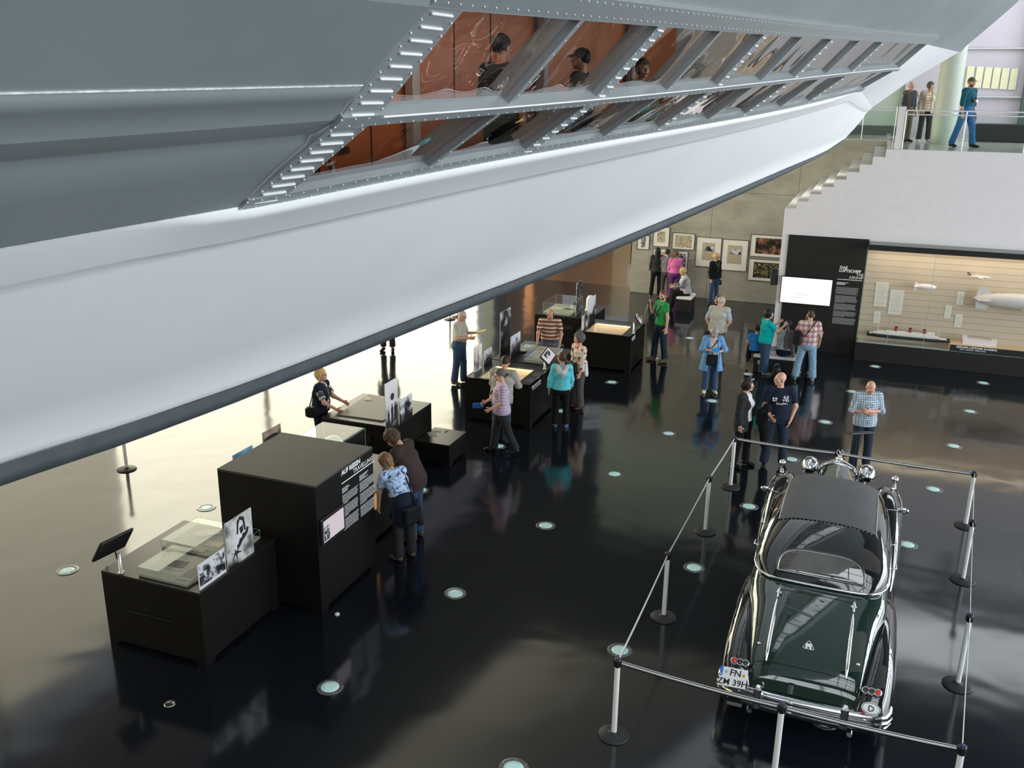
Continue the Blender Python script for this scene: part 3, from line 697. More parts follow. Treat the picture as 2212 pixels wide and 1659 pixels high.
def touch_screen(label, s, t, z, facing, roll, m, hh=.26, w=.36):
    """tilted screen on a short silver post; facing = world yaw the screen looks to"""
    r = thing('touch_screen', label, 'screen', W(s, t, z), 0)
    q = MB(); q.lathe([(.034, 0), (.034, .012), (.021, .014), (.021, hh), (.017, hh+.01), (0, hh+.012)], 16); part('post', q, M['alu'], r)
    q = MB(); q.tube([(0, 0, hh*.55), (math.sin(facing)*.05, math.cos(facing)*.05, hh*.75), (math.sin(facing)*.06, math.cos(facing)*.06, hh+.04)], .010, 6); part('arm', q, M['plastic'], r)
    n = Vector((math.sin(facing)*.82, math.cos(facing)*.82, .57)); x = Vector((math.cos(facing), -math.sin(facing), 0)); y = n.cross(x)
    x2 = x*math.cos(roll)+y*math.sin(roll); y2 = n.cross(x2); c = Vector((math.sin(facing)*.09, math.cos(facing)*.09, hh+.10))
    q = MB(); q.bbox((0, 0, 0), (w, w*.76, .035), .008); put('bezel', q.mesh('bezel', M['plastic']), r, frame(c, x2, y2))
    q = MB(); q.box((0, 0, 0), (w*.86, w*.62, .003)); sc_ = put('display', q.mesh('display', M['scr_pink']), r, frame(c+n*.0185, x2, y2))
    q = MB(); q.prism([(-.10, -.09, 0), (.09, -.09, 0), (.09, .0, 0), (.02, .05, 0), (-.06, .02, 0), (-.10, -.02, 0)], (0, 0, .001)); put('picture', q.mesh('picture', m), r, frame(c+n*.0205, x2, y2))
    return r
M['scr_pink'] = mat('lit_screen', (.1, .1, .1), .3, emit=(.78, .66, .72), estr=.62, var=.02)
# --- the low case in front
zt = .97
cab = cabinet('display_cabinet', 'low black cabinet nearest the camera with open books under glass', 7.44, 8.9, -8.0, -6.58, zt)
q = MB(); q.bbox((-.02, -.745, .52), (.62, .012, .012), .003); part('drawer_slot', q, M['plastic'], cab)
glass_cover('near glass hood over a tray on the low black cabinet', [(7.50, -7.50), (7.50, -6.80), (8.10, -6.72), (8.10, -7.50)], zt, .12)
glass_cover('far glass hood over a tray on the low black cabinet', [(8.15, -7.72), (8.15, -6.70), (8.84, -6.76), (8.84, -7.72)], zt, .12)
sheet('book', 'dark-covered album under the near glass hood of the low cabinet', 'book', 7.84, -7.20, zt+.031, .24, .18, .1, M['p_dark'])
sheet('book', 'open pale book with a picture under the near glass hood of the low cabinet', 'book', 7.72, -6.93, zt+.031, .20, .26, .1, M['p_grey'])
sheet('book', 'long cream booklet under the far glass hood, farthest from the camera', 'book', 8.66, -7.42, zt+.031, .30, .13, .7, M['p_cream'])
sheet('postcard', 'cream card with a small drawing in the middle of the far glass hood', 'postcard', 8.44, -7.15, zt+.031, .22, .14, .15, M['p_cream'], .005)
sheet('postcard', 'cream card lying at the front edge of the far glass hood', 'postcard', 8.25, -7.25, zt+.031, .22, .12, .1, M['p_cream'], .005)
sheet('menu_card', 'greenish card with a plant drawing under the far glass hood beside the tall photo board', 'card', 8.42, -6.84, zt+.031, .22, .24, .1, M['p_green'], .005)
stand_board('small landscape photo board with a lounge scene standing on the low cabinet', 7.735, -6.62, zt, .48, .32, photo_mat(1, 'bw', 14, .6), border=.012, border_b=.03)
stand_board('tall white photo board with dark plant and fan shapes on the low cabinet', 8.26, -6.62, zt, .51, .60, photo_mat(2, 'light', 3, .02), figs=[
    [(-.2, .62), (-.12, .9), (.12, .97), (.42, .9), (.5, .62), (.36, .62), (.3, .84), (.1, .9), (-.02, .82), (-.08, .62)], [(.02, .72), (.28, .76), (.3, .62), (.1, .58)],
    [(-.25, .38), (-.1, .42), (.0, .5), (.15, .5), (.25, .58), (.4, .56), (.6, .66), (.72, .62), (.6, .52), (.4, .46), (.2, .42), (.0, .34), (-.2, .3)],
    [(-.75, .28), (-.45, .25), (-.7, .14), (-.38, .22), (-.3, .06), (-.25, .22), (.1, .2), (-.2, .27), (-.1, .36), (-.32, .28), (-.45, .36), (-.42, .27)]])
touch_screen('touch screen seen from behind at the left end of the low cabinet', 7.49, -7.74, zt, math.radians(-62), .0, photo_mat(3, 'bw'), .24, .46)
r = thing('handset_cable', 'white looped cable hanging beside the low cabinet, left side', 'cable', W(7.6, -8.05, 0), YAW)
q = MB(); q.tube([(.05, -.05, 1.1), (-.03, -.02, .9), (-.06, 0, .7), (-.05, .03, .48), (-.0, .05, .42), (.015, .04, .6), (.0, .0, .86), (.03, -.03, 1.05)], .006, 6); part('loop', q, M['white_print'], r)
# --- tall box with the text panel
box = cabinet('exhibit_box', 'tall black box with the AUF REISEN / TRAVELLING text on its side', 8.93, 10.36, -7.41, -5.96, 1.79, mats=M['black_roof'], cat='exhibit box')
T0 = Vector(box.location)
def bxl(s, z, o=.004): return Vector((1.45/2+o, s-(8.93+10.36)/2, z))
X, Y = (0, 1, 0), (0, 0, 1)
put('headline', text_mesh('AUF REISEN', .092, M['white_print'], .003), box, frame(bxl(9.54, 1.686), X, Y))
put('headline', text_mesh('TRAVELLING', .092, M['white_print'], .0), box, frame(bxl(9.83, 1.602), X, Y))
q = MB(); q.box((.425, 0, 0), (.85, .014, .002)); put('rule', q.mesh('rule', M['white_print']), box, frame(bxl(9.535, 1.575), X, Y))
def text_block(parent, name, place, w, z0, lines, lh, hgt, m, gaps=(), seed=1, heads=0):
    """body copy too small to read: one flat bar per word, joined"""
    rnd = random.Random(seed); q = MB(); y = 0
    for i in range(lines):
        if i in gaps: y -= lh
        x = 0; wl = w*(rnd.uniform(.35, .6) if (i+1 in gaps or i < heads) else rnd.uniform(.9, 1.0))
        while x < wl-.01:
            ww = min(rnd.uniform(.02, .065), wl-x); q.box((x+ww/2, y, 0), (ww, hgt*(1.3 if i < heads else 1), .0015)); x += ww+.008
        y -= lh
    o = put(name, q.mesh(name, m), parent, place(z0)); o['kind'] = 'stuff'; return o
text_block(box, 'text_lines', lambda z: frame(bxl(9.54, z), X, Y), .40, 1.50, 27,   .0203, .0062, M['white_print'], (4, 11, 19), 1, 4)
text_block(box, 'text_lines', lambda z: frame(bxl(9.98, z), X, Y), .40, 1.50, 27,   .0203, .0062, M['white_print'], (4, 11, 19), 2, 4)
q = MB(); q.box((0, 0, 0), (.004, 1.7, .002)); put('panel_joint', q.mesh('panel_joint', M['plastic']), box, frame(bxl(9.516, .9, .001), X, Y))
q = MB(); q.bbox((0, 0, 0), (.56, .37, .05), .008); put('screen_frame', q.mesh('screen_frame', M['plastic']), box, frame(bxl(9.25, 1.13, .015), X, Y))
q = MB(); q.box((0, 0, 0), (.48, .29, .003)); s_ = put('display', q.mesh('display', M['scr_pink']), box, frame(bxl(9.25, 1.13, .0415), X, Y))
q = MB(); q.box((0, 0, 0), (.13, .19, .002)); put('display_picture', q.mesh('display_picture', photo_mat(4, 'bw', 25)), box, frame(bxl(9.08, 1.10, .044), X, Y))
q = MB(); q.lathe([(.03, 0), (.034, .01), (.028, .02), (0, .022)], 12); r = thing('floor_plug', 'small white oval fitting on the floor at the box corner', 'floor plug', W(9.0, -5.78, 0), .3); part('cap', q, M['white_print'], r)
# --- open case with globe behind the box
oc = cabinet('display_cabinet', 'black open-fronted case behind the tall box, glass cube with globe on it', 10.40, 12.3, -8.5, -6.3, .80)
q = MB(); q.bbox((.8, -.55, .66), (.62, .5, .24), .01); part('lit_recess', q, M['tray'], oc)
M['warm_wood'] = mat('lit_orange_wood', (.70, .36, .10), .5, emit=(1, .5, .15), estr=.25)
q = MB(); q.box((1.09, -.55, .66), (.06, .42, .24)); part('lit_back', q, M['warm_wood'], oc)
gc = glass_cover('tall glass cube holding a green globe behind the tall black box', [(11.50, -7.93), (11.50, -7.15), (12.22, -7.15), (12.22, -7.93)], .80, .45)
M['globe'] = photo_mat(5, 'green', 6, 0)
def globe_b(k, co):
    n = k.new('ShaderNodeTexNoise'); n.inputs['Scale'].default_value = 5; n.inputs['Detail'].default_value = 5; k.lk(co, n.inputs['Vector'])
    rp = k.new('ShaderNodeValToRGB'); rp.color_ramp.elements[0].position = .48; rp.color_ramp.elements[0].color = (.10, .34, .33, 1); rp.color_ramp.elements[1].position = .55; rp.color_ramp.elements[1].color = (.42, .44, .20, 1); k.lk(n.outputs['Fac'], rp.inputs[0]); return rp.outputs[0]
M['globe'] = ramp_mat('globe_map', globe_b, .3)
r = thing('globe', 'green globe in the glass cube behind the tall black box', 'globe', W(11.85, -7.52, .83), YAW)
q = MB(); q.ell((0, 0, .20), (.17, .17, .17), 28, 16); part('ball', q, M['globe'], r)
q = MB(); q.lathe([(.09, 0), (.09, .012), (.02, .025), (.015, .04)], 16); part('foot', q, M['black_wood'], r)
q = MB(); q.tube([(.185*math.cos(a), 0, .20+.185*math.sin(a)) for a in np.linspace(-1.5, 1.5, 16)], .006, 6); part('meridian', q, M['chrome'], r)
stand_board('brown photo board with a floating airship behind the tall black box', 11.5, -8.42, .80, .48, .52, photo_mat(6, 'brown', 3, .4), figs=[circ(-.1, .72, .8, .09)])
stand_board('blue photo board with a white airship behind the tall black box, left one', 10.75, -8.42, .80, .48, .42, photo_mat(7, 'blue', 2.5, .5))
# --- map cabinet and low bench
mc = cabinet('display_cabinet', 'black map cabinet beside the blond woman with a tilted map plate on top', 13.22, 14.66, -8.60, -7.16, .92)
M['map_plate'] = mat('grey_brown_plate', (.20, .185, .16), .5, var=.04)
q = MB(); P = [(-.50, -.55, .92), (.38, -.52, .92), (.44, .25, .92), (.0, .55, .92), (-.55, .68, .92)]; q.prism(P, (0, 0, .022)); part('map_plate', q, M['map_plate'], mc)
q = MB(); q.bbox((-.05, -.735, .66), (.62, .02, .14), .004); part('drawer', q, M['black_top'], mc)
q = MB(); q.bbox((-.02, -.75, .575), (.5, .012, .014), .003); part('drawer_grip', q, M['plastic'], mc)
for z in (.69, .67): q = MB(); q.box((-.27+.0, -.7465, z), (.06, .002, .010)); part('drawer_text', q, M['white_print'], mc)
stand_board('tall pale photo board with a balloon and people on the map cabinet', 13.21, -7.2, .92, .45, .84, photo_mat(8, 'light', 1.4, .12), figs=[circ(.1, .66, .3, .075), fig(-.55, .05, .38, .3), fig(.02, .1, .42, .36), fig(.5, .12, .4, .34), fig(.72, .14, .36, .2)])
stand_board('small photo board with an airship shed on the map cabinet, beside the balloon one', 13.72, -7.2, .92, .49, .40, photo_mat(9, 'bw', 5, .9))
sheet('leaflet', 'cream leaflet on the far left of the map cabinet', 'leaflet', 14.35, -8.3, .945, .12, .2, .4, M['p_cream'], .004)
sheet('booklet', 'small note on the far edge of the map cabinet', 'leaflet', 14.58, -7.9, .922, .13, .1, .2, M['p_cream'], .004)
bn = cabinet('bench_box', 'small low black bench box beside the map cabinet', 13.98, 14.74, -7.14, -6.49, .42, cat='bench')
for i, (s, t, lab) in enumerate([(14.56, -7.0, 'white leaflet on the small black bench, farthest one'), (14.34, -6.98, 'white leaflet on the small black bench, near its left edge'), (14.44, -7.06, 'white leaflet on the small black bench, between two others')]):
    sheet('leaflet', lab, 'leaflet', s, t, .421, .15, .08, .3+.3*i, M['p_grey'], .004)
r = thing('pen', 'short pencil lying on the small black bench', 'pencil', W(14.62, -6.84, .421), YAW-.3); q = MB(); q.tube([(0, -.05, .006), (0, .05, .006)], .006, 6); part('shaft', q, M['p_orange'], r)
# --- sunken lit cases
M['case_lin'] = mat('cream_case_lining', (.78, .66, .48), .7, var=.03)
def sunken(label, s0, s1, t0, t1, h, op, words, sc_seed):
    r = cabinet('display_cabinet', label, s0, s1, t0, t1, h, top=False); dx, dy = (t1-t0)/2, (s1-s0)/2; sc, tc = (s0+s1)/2, (t0+t1)/2
    a0, a1, b0, b1 = op[2]-tc, op[3]-tc, op[0]-sc, op[1]-sc
    q = MB(); z = h-.015
    for p0, p1 in (((-dx, -dy), (dx, b0)), ((-dx, b1), (dx, dy)), ((-dx, b0), (a0, b1)), ((a1, b0), (dx, b1))): q.box2((*p0, h-.03), (*p1, h))
    part('top', q, M['black_top'], r)
    d = .34; q = MB(); A = [(a0, b0), (a1, b0), (a1, b1), (a0, b1)]
    for i in range(4): q.quad((*A[i], h-.03-d), (*A[(i+1) % 4], h-.03-d), (*A[(i+1) % 4], h-.03), (*A[i], h-.03))
    part('lining', q, M['case_lin'], r); q = MB(); q.quad((*A[0], h-.03-d), (*A[1], h-.03-d), (*A[2], h-.03-d), (*A[3], h-.03-d)); part('lining_floor', q, M['case_lin'], r)
    q = MB(); q.box(((a0+a1)/2, (b0+b1)/2, h+.003), (a1-a0+.02, b1-b0+.02, .006)); part('glass_top', q, M['glass'], r)
    ld = bpy.data.lights.new('case_lamp', 'AREA'); ld.shape = 'RECTANGLE'; ld.size = a1-a0-.06; ld.size_y = .05; ld.energy = 1.1; ld.color = (1, .76, .42)
    lo = bpy.data.objects.new('case_lamp', ld); COL.objects.link(lo); lo.parent = r; lo.location = ((a0+a1)/2, b1-.06, h-.04); lo.rotation_euler = (-.25, 0, 0)
    q = MB(); q.bbox(((a0+a1)/2, b1-.015, h-.045), (a1-a0-.02, .02, .03), .004); part('light_strip', q, M['warm_lit'], r)
    put('case_title', text_mesh(words[0], .062, M['white_print'], .002), r, frame((dx+.002, -dy+.08, h-.085), (0, 1, 0), (0, 0, 1)))
    put('case_title', text_mesh(words[1], .055, M['white_print'], 0), r, frame((dx+.002, -dy+.12, h-.14), (0, 1, 0), (0, 0, 1)))
    for k in range(2):
        q = MB(); q.box((dx-.13, -dy+.33+.42*k, h+.001), (.16, .26, .003)); part('caption_plate', q, M['cap_grey'], r)
        for j in range(3): q = MB(); q.box((dx-.05+.012*j, -dy+.55+.42*k, h+.001), (.006, .16, .002)); part('caption_line', q, M['grey_print'], r)
    return r
M['warm_lit'] = mat('warm_light_strip', (.9, .7, .4), .5, emit=(1, .75, .40), estr=1.2); M['cap_grey'] = mat('caption_grey', (.075, .075, .075), .5)
c1 = sunken('black sunken case with lit cream interior before the girl in turquoise', 16.40, 17.84, -7.25, -5.84, .907, (16.50, 17.50, -7.0, -6.14), ('DIE KATASTROPHE', 'THE CATASTROPHE'), 1)
c1b = cabinet('display_cabinet', 'black cabinet in front of the man in brown stripes', 17.86, 19.30, -7.25, -5.87, .907)
c2 = sunken('black sunken case with lit cream interior beside the man in green', 20.93, 22.37, -6.35, -4.95, .90, (21.03, 22.05, -6.12, -5.20), ('DIE SCHIFFE', 'THE AIRSHIPS'), 2)
c3 = cabinet('display_cabinet', 'farthest black cabinet with green-grey trays under glass', 22.28, 23.72, -7.85, -6.36, .90)
q = MB(); q.bbox((.0, -.73, .62), (.62, .02, .14), .004); part('drawer', q, M['black_top'], c3)
for z in (.66, .635): q = MB(); q.box((-.04, -.742, z), (.07, .002, .010)); part('drawer_text', q, M['white_print'], c3)
glass_cover('glass hood over letters on the cabinet before the man in brown stripes', [(17.92, -6.55), (17.92, -6.05), (19.1, -6.05), (19.1, -6.6)], .907, .14, .06)
glass_cover('smaller glass hood at the back of the cabinet before the man in brown stripes', [(18.66, -6.98), (18.66, -6.66), (19.22, -6.66), (19.22, -6.98)], .907, .10, .03)
glass_cover('glass hood over green-grey trays on the farthest cabinet', [(22.36, -7.66), (22.36, -6.92), (23.45, -6.92), (23.45, -7.66)], .90, .30, .05)
for i, (s, t, m, lab) in enumerate([(18.2, -6.3, 'p_cream', 'white letter nearest the camera under the glass hood before the striped man'), (18.55, -6.35, 'p_cream', 'white letter in the middle of the glass hood before the striped man'), (18.9, -6.25, 'p_grey', 'grey letter at the far end of the glass hood before the striped man')]):
    sheet('letter', lab, 'letter', s, t, .97, .22, .26, .2*i, M[m], .005)
for i, (s, t, m, lab) in enumerate([(18.7, -6.85, 'p_cream', 'small pale card in the smaller glass hood, near end'), (19.0, -6.85, 'p_cream', 'small pale card in the smaller glass hood, far end')]):
    sheet('card', lab, 'card', s, t, .94, .14, .2, .2*i, M[m], .005)
for i, (s, t, m, lab) in enumerate([(22.55, -7.15, 'p_green', 'yellow-green card at the front of the farthest glass hood'), (22.55, -7.45, 'p_orange', 'orange card at the front left of the farthest glass hood'), (22.9, -7.12, 'p_dark', 'dark card in the middle of the farthest glass hood'), (22.9, -7.45, 'p_cream', 'cream card in the middle of the farthest glass hood'), (23.22, -7.15, 'p_grey', 'grey card at the back right of the farthest glass hood'), (23.22, -7.45, 'p_green', 'green card at the back left of the farthest glass hood')]):
    sheet('card', lab, 'card', s, t, .951, .26, .2, 0, M[m], .005)
for i, (s, t, lab, m) in enumerate([(16.8, -6.75, 'p', 'p_tan'), (17.15, -6.4, 'p', 'p_cream')]):
    sheet('document', ['tan document lying in the lit case by the girl in turquoise, left', 'cream document lying in the lit case by the girl in turquoise, right'][i], 'document', s, t, .54, .3, .3, .1, M[m], .01)
for i, (s, t, m) in enumerate([(21.35, -5.9, 'p_cream'), (21.5, -5.55, 'p_tan'), (21.84, -5.4, 'p_cream'), (21.8, -5.85, 'p_grey')]):
    sheet('document', ['cream document at the left of the lit case by the man in green', 'tan document in the middle of the lit case by the man in green', 'cream document at the right back of the lit case by the man in green', 'grey document at the back of the lit case by the man in green'][i], 'document', s, t, .533, .22, .26, .1, M[m], .01)
stand_board('tall photo board of a dark upright shape beside the grey sweatshirt man', 16.95, -7.2, .907, .40, .53, photo_mat(10, 'light', 2, .15), figs=[[(-.1, .05), (.12, .05), (.1, .5), (.04, .75), (.0, .95), (-.04, .75), (-.08, .5)]])
stand_board('smaller photo board with a crowd on the case before the grey sweatshirt', 17.49, -7.2, .907, .43, .32, photo_mat(11, 'bw', 22, 1.5))
stand_board('tall dark photo board on the cabinet before the striped man', 18.5, -7.2, .907, .62, .95, photo_mat(12, 'dark', 4, .2))
stand_board('grey photo board with water view on the cabinet before the striped man', 18.34, -6.9, .907, .58, .48, photo_mat(13, 'bw', 3, .7))
stand_board('narrow dark patterned photo board on the farthest cabinet', 22.7, -6.8, .90, .46, .86, photo_mat(14, 'dark', 16, 0))
stand_board('small white photo board on the lit case beside the man in green', 21.26, -6.2, .90, .49, .36, photo_mat(15, 'light', 3, .3), figs=[[(-.3, .2), (-.2, .2), (.1, .62), (.35, .66), (.3, .72), (.0, .66)]])
stand_board('tall pale photo board with dark gondolas on the lit case beside the man in green', 21.84, -6.2, .90, .62, .68, photo_mat(16, 'bw', 4, 1.0))
r = thing('model_figure', 'white rounded display figure behind the boards on the farthest cabinet', 'model', W(23.2, -6.62, .90), YAW)
q = MB(); q.lathe([(.12, 0), (.12, .2), (.11, .33), (.07, .40), (0, .42)], 20); part('dome', q, M['white_print'], r); q = MB(); q.lathe([(.15, 0), (.15, .03), (.13, .05)], 20); part('foot', q, M['case_lin'], r)
touch_screen('touch screen with a pink picture beside the girl in turquoise', 17.60, -5.96, .907, math.radians(140), .55, photo_mat(3, 'bw'), .20)
touch_screen('touch screen on the lit case beside the man in green, edge on', 21.30, -4.98, .90, math.radians(100), .0, photo_mat(3, 'bw'), .26)
# --- cube seats
def cube_seat(label, s, t, w, d):
    r = thing('cube_seat', label, 'seat', W(s, t, 0), YAW)
    q = MB(); q.bbox((0, 0, .19), (w-.03, d-.03, .38), .006); part('base', q, M['black_paint'], r)
    q = MB(); q.bbox((0, 0, .415), (w, d, .07), .012); part('cushion', q, M['white_wall'], r); return r
cube_seat('white-topped black cube seat under the seated blond woman', 28.35, -5.03, .46, .8)
b2 = cube_seat('white-topped black bench behind the woman in turquoise T-shirt', 22.45, -1.75, .95, .5)
q = MB(); q.bbox((-.28, -.245, .27), (.17, .008, .10), .004); part('sign_plate', q, M['grey_print'], b2)
# --- wall panel, screen, lettering and the big glass case
wp = thing('wall_panel', 'black wall panel lettered DAS LUFTSCHIFF THE AIRSHIP', 'panel', W(24.9, 0, 0), YAW)
q = MB(); q.box2((-1.89, -.04, 0), (.05, -.001, 2.99)); part('board', q, M['black_paint'], wp)
FX, FY = (1, 0, 0), (0, 0, 1)
for txt, x, z, b, al in (('DAS', -.565, 2.215, .0032, 'LEFT'), ('LUFTSCHIFF', -.575, 2.135, .0032, 'LEFT'), ('THE', .02, 2.055, 0, 'RIGHT'), ('AIRSHIP', .02, 1.975, 0, 'RIGHT')):
    put('headline', text_mesh(txt, .098, M['white_print'], b, al), wp, frame((x, -.0425, z), FX, FY))
q = MB(); q.box2((-.60, -.043, 1.935), (.0, -.041, 1.95)); part('rule', q, M['white_print'], wp)
text_block(wp, 'text_lines', lambda z: frame((-.60, -.042, z), FX, FY), .56, 1.86, 3, .024, .012, M['white_print'], (), 5, 3)
text_block(wp, 'text_lines', lambda z: frame((-.60, -.042, z), FX, FY), .56, 1.74, 9, .0215, .009, M['grey_print'], (), 6)
text_block(wp, 'text_lines', lambda z: frame((-.60, -.042, z), FX, FY), .56, 1.52, 32, .0215, .010, M['grey_print'], (9, 17, 24), 7)
ws = thing('wall_screen', 'wide lit white screen on the black wall panel', 'screen', W(24.86, -1.325, 1.575), YAW)
q = MB(); q.bbox((0, -.03, 0), (1.28, .06, .71), .006); part('frame', q, M['plastic'], ws)
M['scr_white'] = mat('lit_white_screen', (.2, .2, .2), .3, emit=(1.0, .90, .96), estr=.92, var=.01)
q = MB(); q.box((0, -.0615, 0), (1.24, .003, .67)); part('display', q, M['scr_white'], ws)
M['sketch'] = mat('grey_sketch_line', (.35, .33, .35), .6)
for x0, x1, z in ((-.25, -.05, -.07), (-.18, .1, -.11), (-.38, -.05, -.18)): q = MB(); q.box(((x0+x1)/2, -.0635, z), (x1-x0, .001, .006)); part('sketch_line', q, M['sketch'], ws)
sp = thing('wall_speaker', 'black speaker box on the end of the white stair wall', 'speaker', W(25.0, -2.07, 1.86), YAW)
q = MB(); q.bbox((-.09, 0, 0), (.18, .26, .42), .012); part('case', q, M['plastic'], sp); q = MB(); q.bbox((-.09, -.134, 0), (.15, .008, .38), .004); part('grille', q, M['rubber'], sp)
# vitrine: plinth, back of slats, glass front, roof
vt = thing('glass_case', 'long lit glass wall case with model ships and airships', 'display case', W(24.35, 0.04, 0), YAW)
VL = 6.0
q = MB(); q.bbox((VL/2, .27, .235), (VL, .54, .47), .006); part('plinth', q, M['black_paint'], vt)
q = MB(); q.bbox((VL/2, .27, 2.875), (VL, .56, .13), .006); part('roof', q, M['black_paint'], vt)
M['roof_grey'] = mat('grey_case_roof', (.30, .33, .32), .5); q = MB(); q.bbox((VL/2+.02, .275, 2.947), (VL-.03, .54, .012), .003); part('roof_cover', q, M['roof_grey'], vt)
M['slat'] = mat('beige_grey_slat', (.54, .44, .34), .65, var=.03, vscale=1.5); M['slat_gap'] = mat('slat_gap', (.10, .09, .08), .7)
q = MB(); q.box2((.02, .522, .47), (VL, .538, 2.81)); part('case_back', q, M['slat_gap'], vt)
for i in range(15):
    q = MB(); q.bbox((VL/2, .51, .55+.157*i), (VL-.03, .02, .152), .002); part('slat', q, M['slat'], vt)
q = MB(); q.box2((.03, .03, .47), (2.16, .51, .478)); part('glass_shelf', q, M['tray'], vt)
M['sand'] = mat('sand_case_floor', (.74, .56, .34), .7, var=.05); q = MB(); q.box2((2.16, .02, .47), (VL, .51, .64)); part('raised_floor', q, M['sand'], vt)
q = MB(); q.box2((2.16, .0, .47), (VL, .019, .64)); part('title_board', q, M['black_paint'], vt)
put('title', text_mesh('SEESCHIFF, LUFTSCHIFF, FLUGZEUG', .056, M['white_print'], .002), vt, frame((2.30, -.008, .585), FX, FY))
put('title', text_mesh('SHIP, AIRSHIP, AIRPLANE', .052, M['white_print'], 0), vt, frame((2.38, -.008, .53), FX, FY))
q = MB(); q.box2((0, -.006, .47), (VL, .0, 2.81)); part('glass_front', q, M['glass'], vt)
q = MB(); q.box2((0, 0, .47), (.006, .51, 2.81)); part('glass_end', q, M['glass'], vt)
for a, b in (((0, 0, .47), (0, 0, 2.81)), ((0, 0, .48), (VL, 0, .48)), ((0, .5, .47), (0, .5, 2.81)), ((1.55, 0, .47), (1.55, 0, 2.81)), ((.72, 0, .47), (.72, 0, 1.2))):
    q = MB(); q.tube([a, b], .005, 4); part('glass_edge', q, M['edge'], vt)
ld = bpy.data.lights.new('case_light', 'AREA'); ld.shape = 'RECTANGLE'; ld.size = VL-.2; ld.size_y = .2; ld.energy = 24; ld.color = (1, .84, .62)
lo = bpy.data.objects.new('case_light', ld); COL.objects.link(lo); lo.parent = vt; lo.location = (VL/2, .2, 2.79)
M['cap_white'] = mat('white_caption', (.70, .68, .62), .7, var=.03)
for x0, z0, w_, h_ in ((.30, 1.95, .30, .62), (.66, 1.78, .32, .62), (.34, 1.20, .16, .30), (1.96, 1.50, .15, .32), (2.18, 1.86, .16, .32), (2.22, 1.30, .16, .32)):
    q = MB(); q.bbox((x0+w_/2, .492, z0-h_/2), (w_, .012, h_), .002); part('caption_board', q, M['cap_white'], vt)
    for j in range(int(h_/.05)): q = MB(); q.box((x0+w_*.48, .485, z0-.05-.05*j*.9), (w_*(.75 if j % 3 else .5), .001, .010)); part('caption_line', q, M['slat'], vt)
# ship model
M['hull_black'] = mat('ship_black', (.012, .014, .016), .4); M['ship_white'] = mat('ship_white', (.80, .76, .72), .5, var=.04); M['funnel_red'] = mat('funnel_red', (.40, .025, .03), .45)
def vloc(t, s, z): return W(s, t, z)
sh = thing('ship_model', 'ocean liner model with three red funnels in the glass case', 'ship model', W(24.62, 1.22, .60), YAW)
def ring_y(x, hw, z0, z1): return [(x, -hw, z1), (x, -hw*.85, z0+.01), (x, 0, z0), (x, hw*.85, z0+.01), (x, hw, z1)]
q = MB(); q.loft([[(x, y*(1), z) for x, y, z in ring_y(x, hw, 0 if abs(x) < .8 else .01, .085+dz)] for x, hw, dz in ((-.95, .03, .03), (-.9, .075, .02), (-.7, .10, .01), (0, .105, 0), (.6, .10, .005), (.85, .06, .015), (.98, .006, .03))], True, True); part('hull', q, M['hull_black'], sh)
q = MB()
for x0, x1, w_, z0, z1 in ((-.9, .9, .16, .085, .105), (-.8, .72, .17, .105, .135), (-.72, .62, .15, .135, .165), (-.5, .5, .13, .165, .19), (.42, .62, .12, .165, .23)): q.bbox(((x0+x1)/2, 0, (z0+z1)/2), (x1-x0, w_, z1-z0), .006)
part('decks', q, M['ship_white'], sh)
for x in (-.28, .05, .38):
    q = MB(); q.lathe([(.036, .18), (.036, .27)], 14, (x, 0, 0)); f = part('funnel', q, M['funnel_red'], sh); q = MB(); q.lathe([(.0365, .27), (.0365, .30), (.02, .301)], 14, (x, 0, 0)); part('funnel_top', q, M['hull_black'], f)
for x in (-.7, .7): q = MB(); q.tube([(x, 0, .13), (x, 0, .34)], .005, 5); part('mast', q, M['ship_white'], sh)
# airship models and airplane model
M['model_white'] = mat('model_white', (.82, .74, .74), .4, var=.02); M['model_grey'] = mat('model_grey_white', (.62, .58, .57), .4, var=.03)
def airship_model(name, label, t, z, L, R, m, fin):
    r = thing(name, label, 'airship model', W(24.62, t, z), YAW)
    prof = [(-.5, .02), (-.46, .3), (-.38, .6), (-.25, .86), (-.05, 1), (.15, 1), (.32, .85), (.43, .55), (.48, .28), (.5, .02)]
    q = MB(); q.loft([[(x*L, math.cos(a)*R*k_, math.sin(a)*R*k_) for a in np.linspace(0, 2*math.pi, 17)[:-1]] for x, k_ in prof]); part('envelope', q, m, r)
    for a in (0, 1, 2, 3):
        d = Vector((0, math.cos(a*math.pi/2), math.sin(a*math.pi/2))); q = MB(); n = Vector((0, -d.z, d.y))
        q.prism([Vector((-.47*L, 0, 0))+d*R*.2, Vector((-.30*L, 0, 0))+d*R*.7, Vector((-.34*L, 0, 0))+d*R*fin, Vector((-.45*L, 0, 0))+d*R*fin], n*.008); part('fin', q, m, r)
    q = MB(); q.bbox((.12*L, 0, -R*1.02), (L*.16, R*.3, R*.22), R*.08); part('gondola', q, M['ship_white'], r)
    q = MB(); q.tube([(0, 0, R*.9), (0, 0, 2.79-z)], .0025, 4); part('hanging_wire', q, M['steel'], r); return r
airship_model('airship_model', 'small white airship model hanging in the glass case', 1.46, 1.96, .52, .070, M['model_white'], 1.5)
airship_model('airship_model', 'large pale airship model at the right of the glass case', 3.55, 1.78, 2.0, .19, M['model_grey'], 1.35)
r = thing('airplane_model', 'white airliner model with dark tail fin hanging in the glass case', 'airplane model', W(24.62, 2.62, 2.30), YAW)
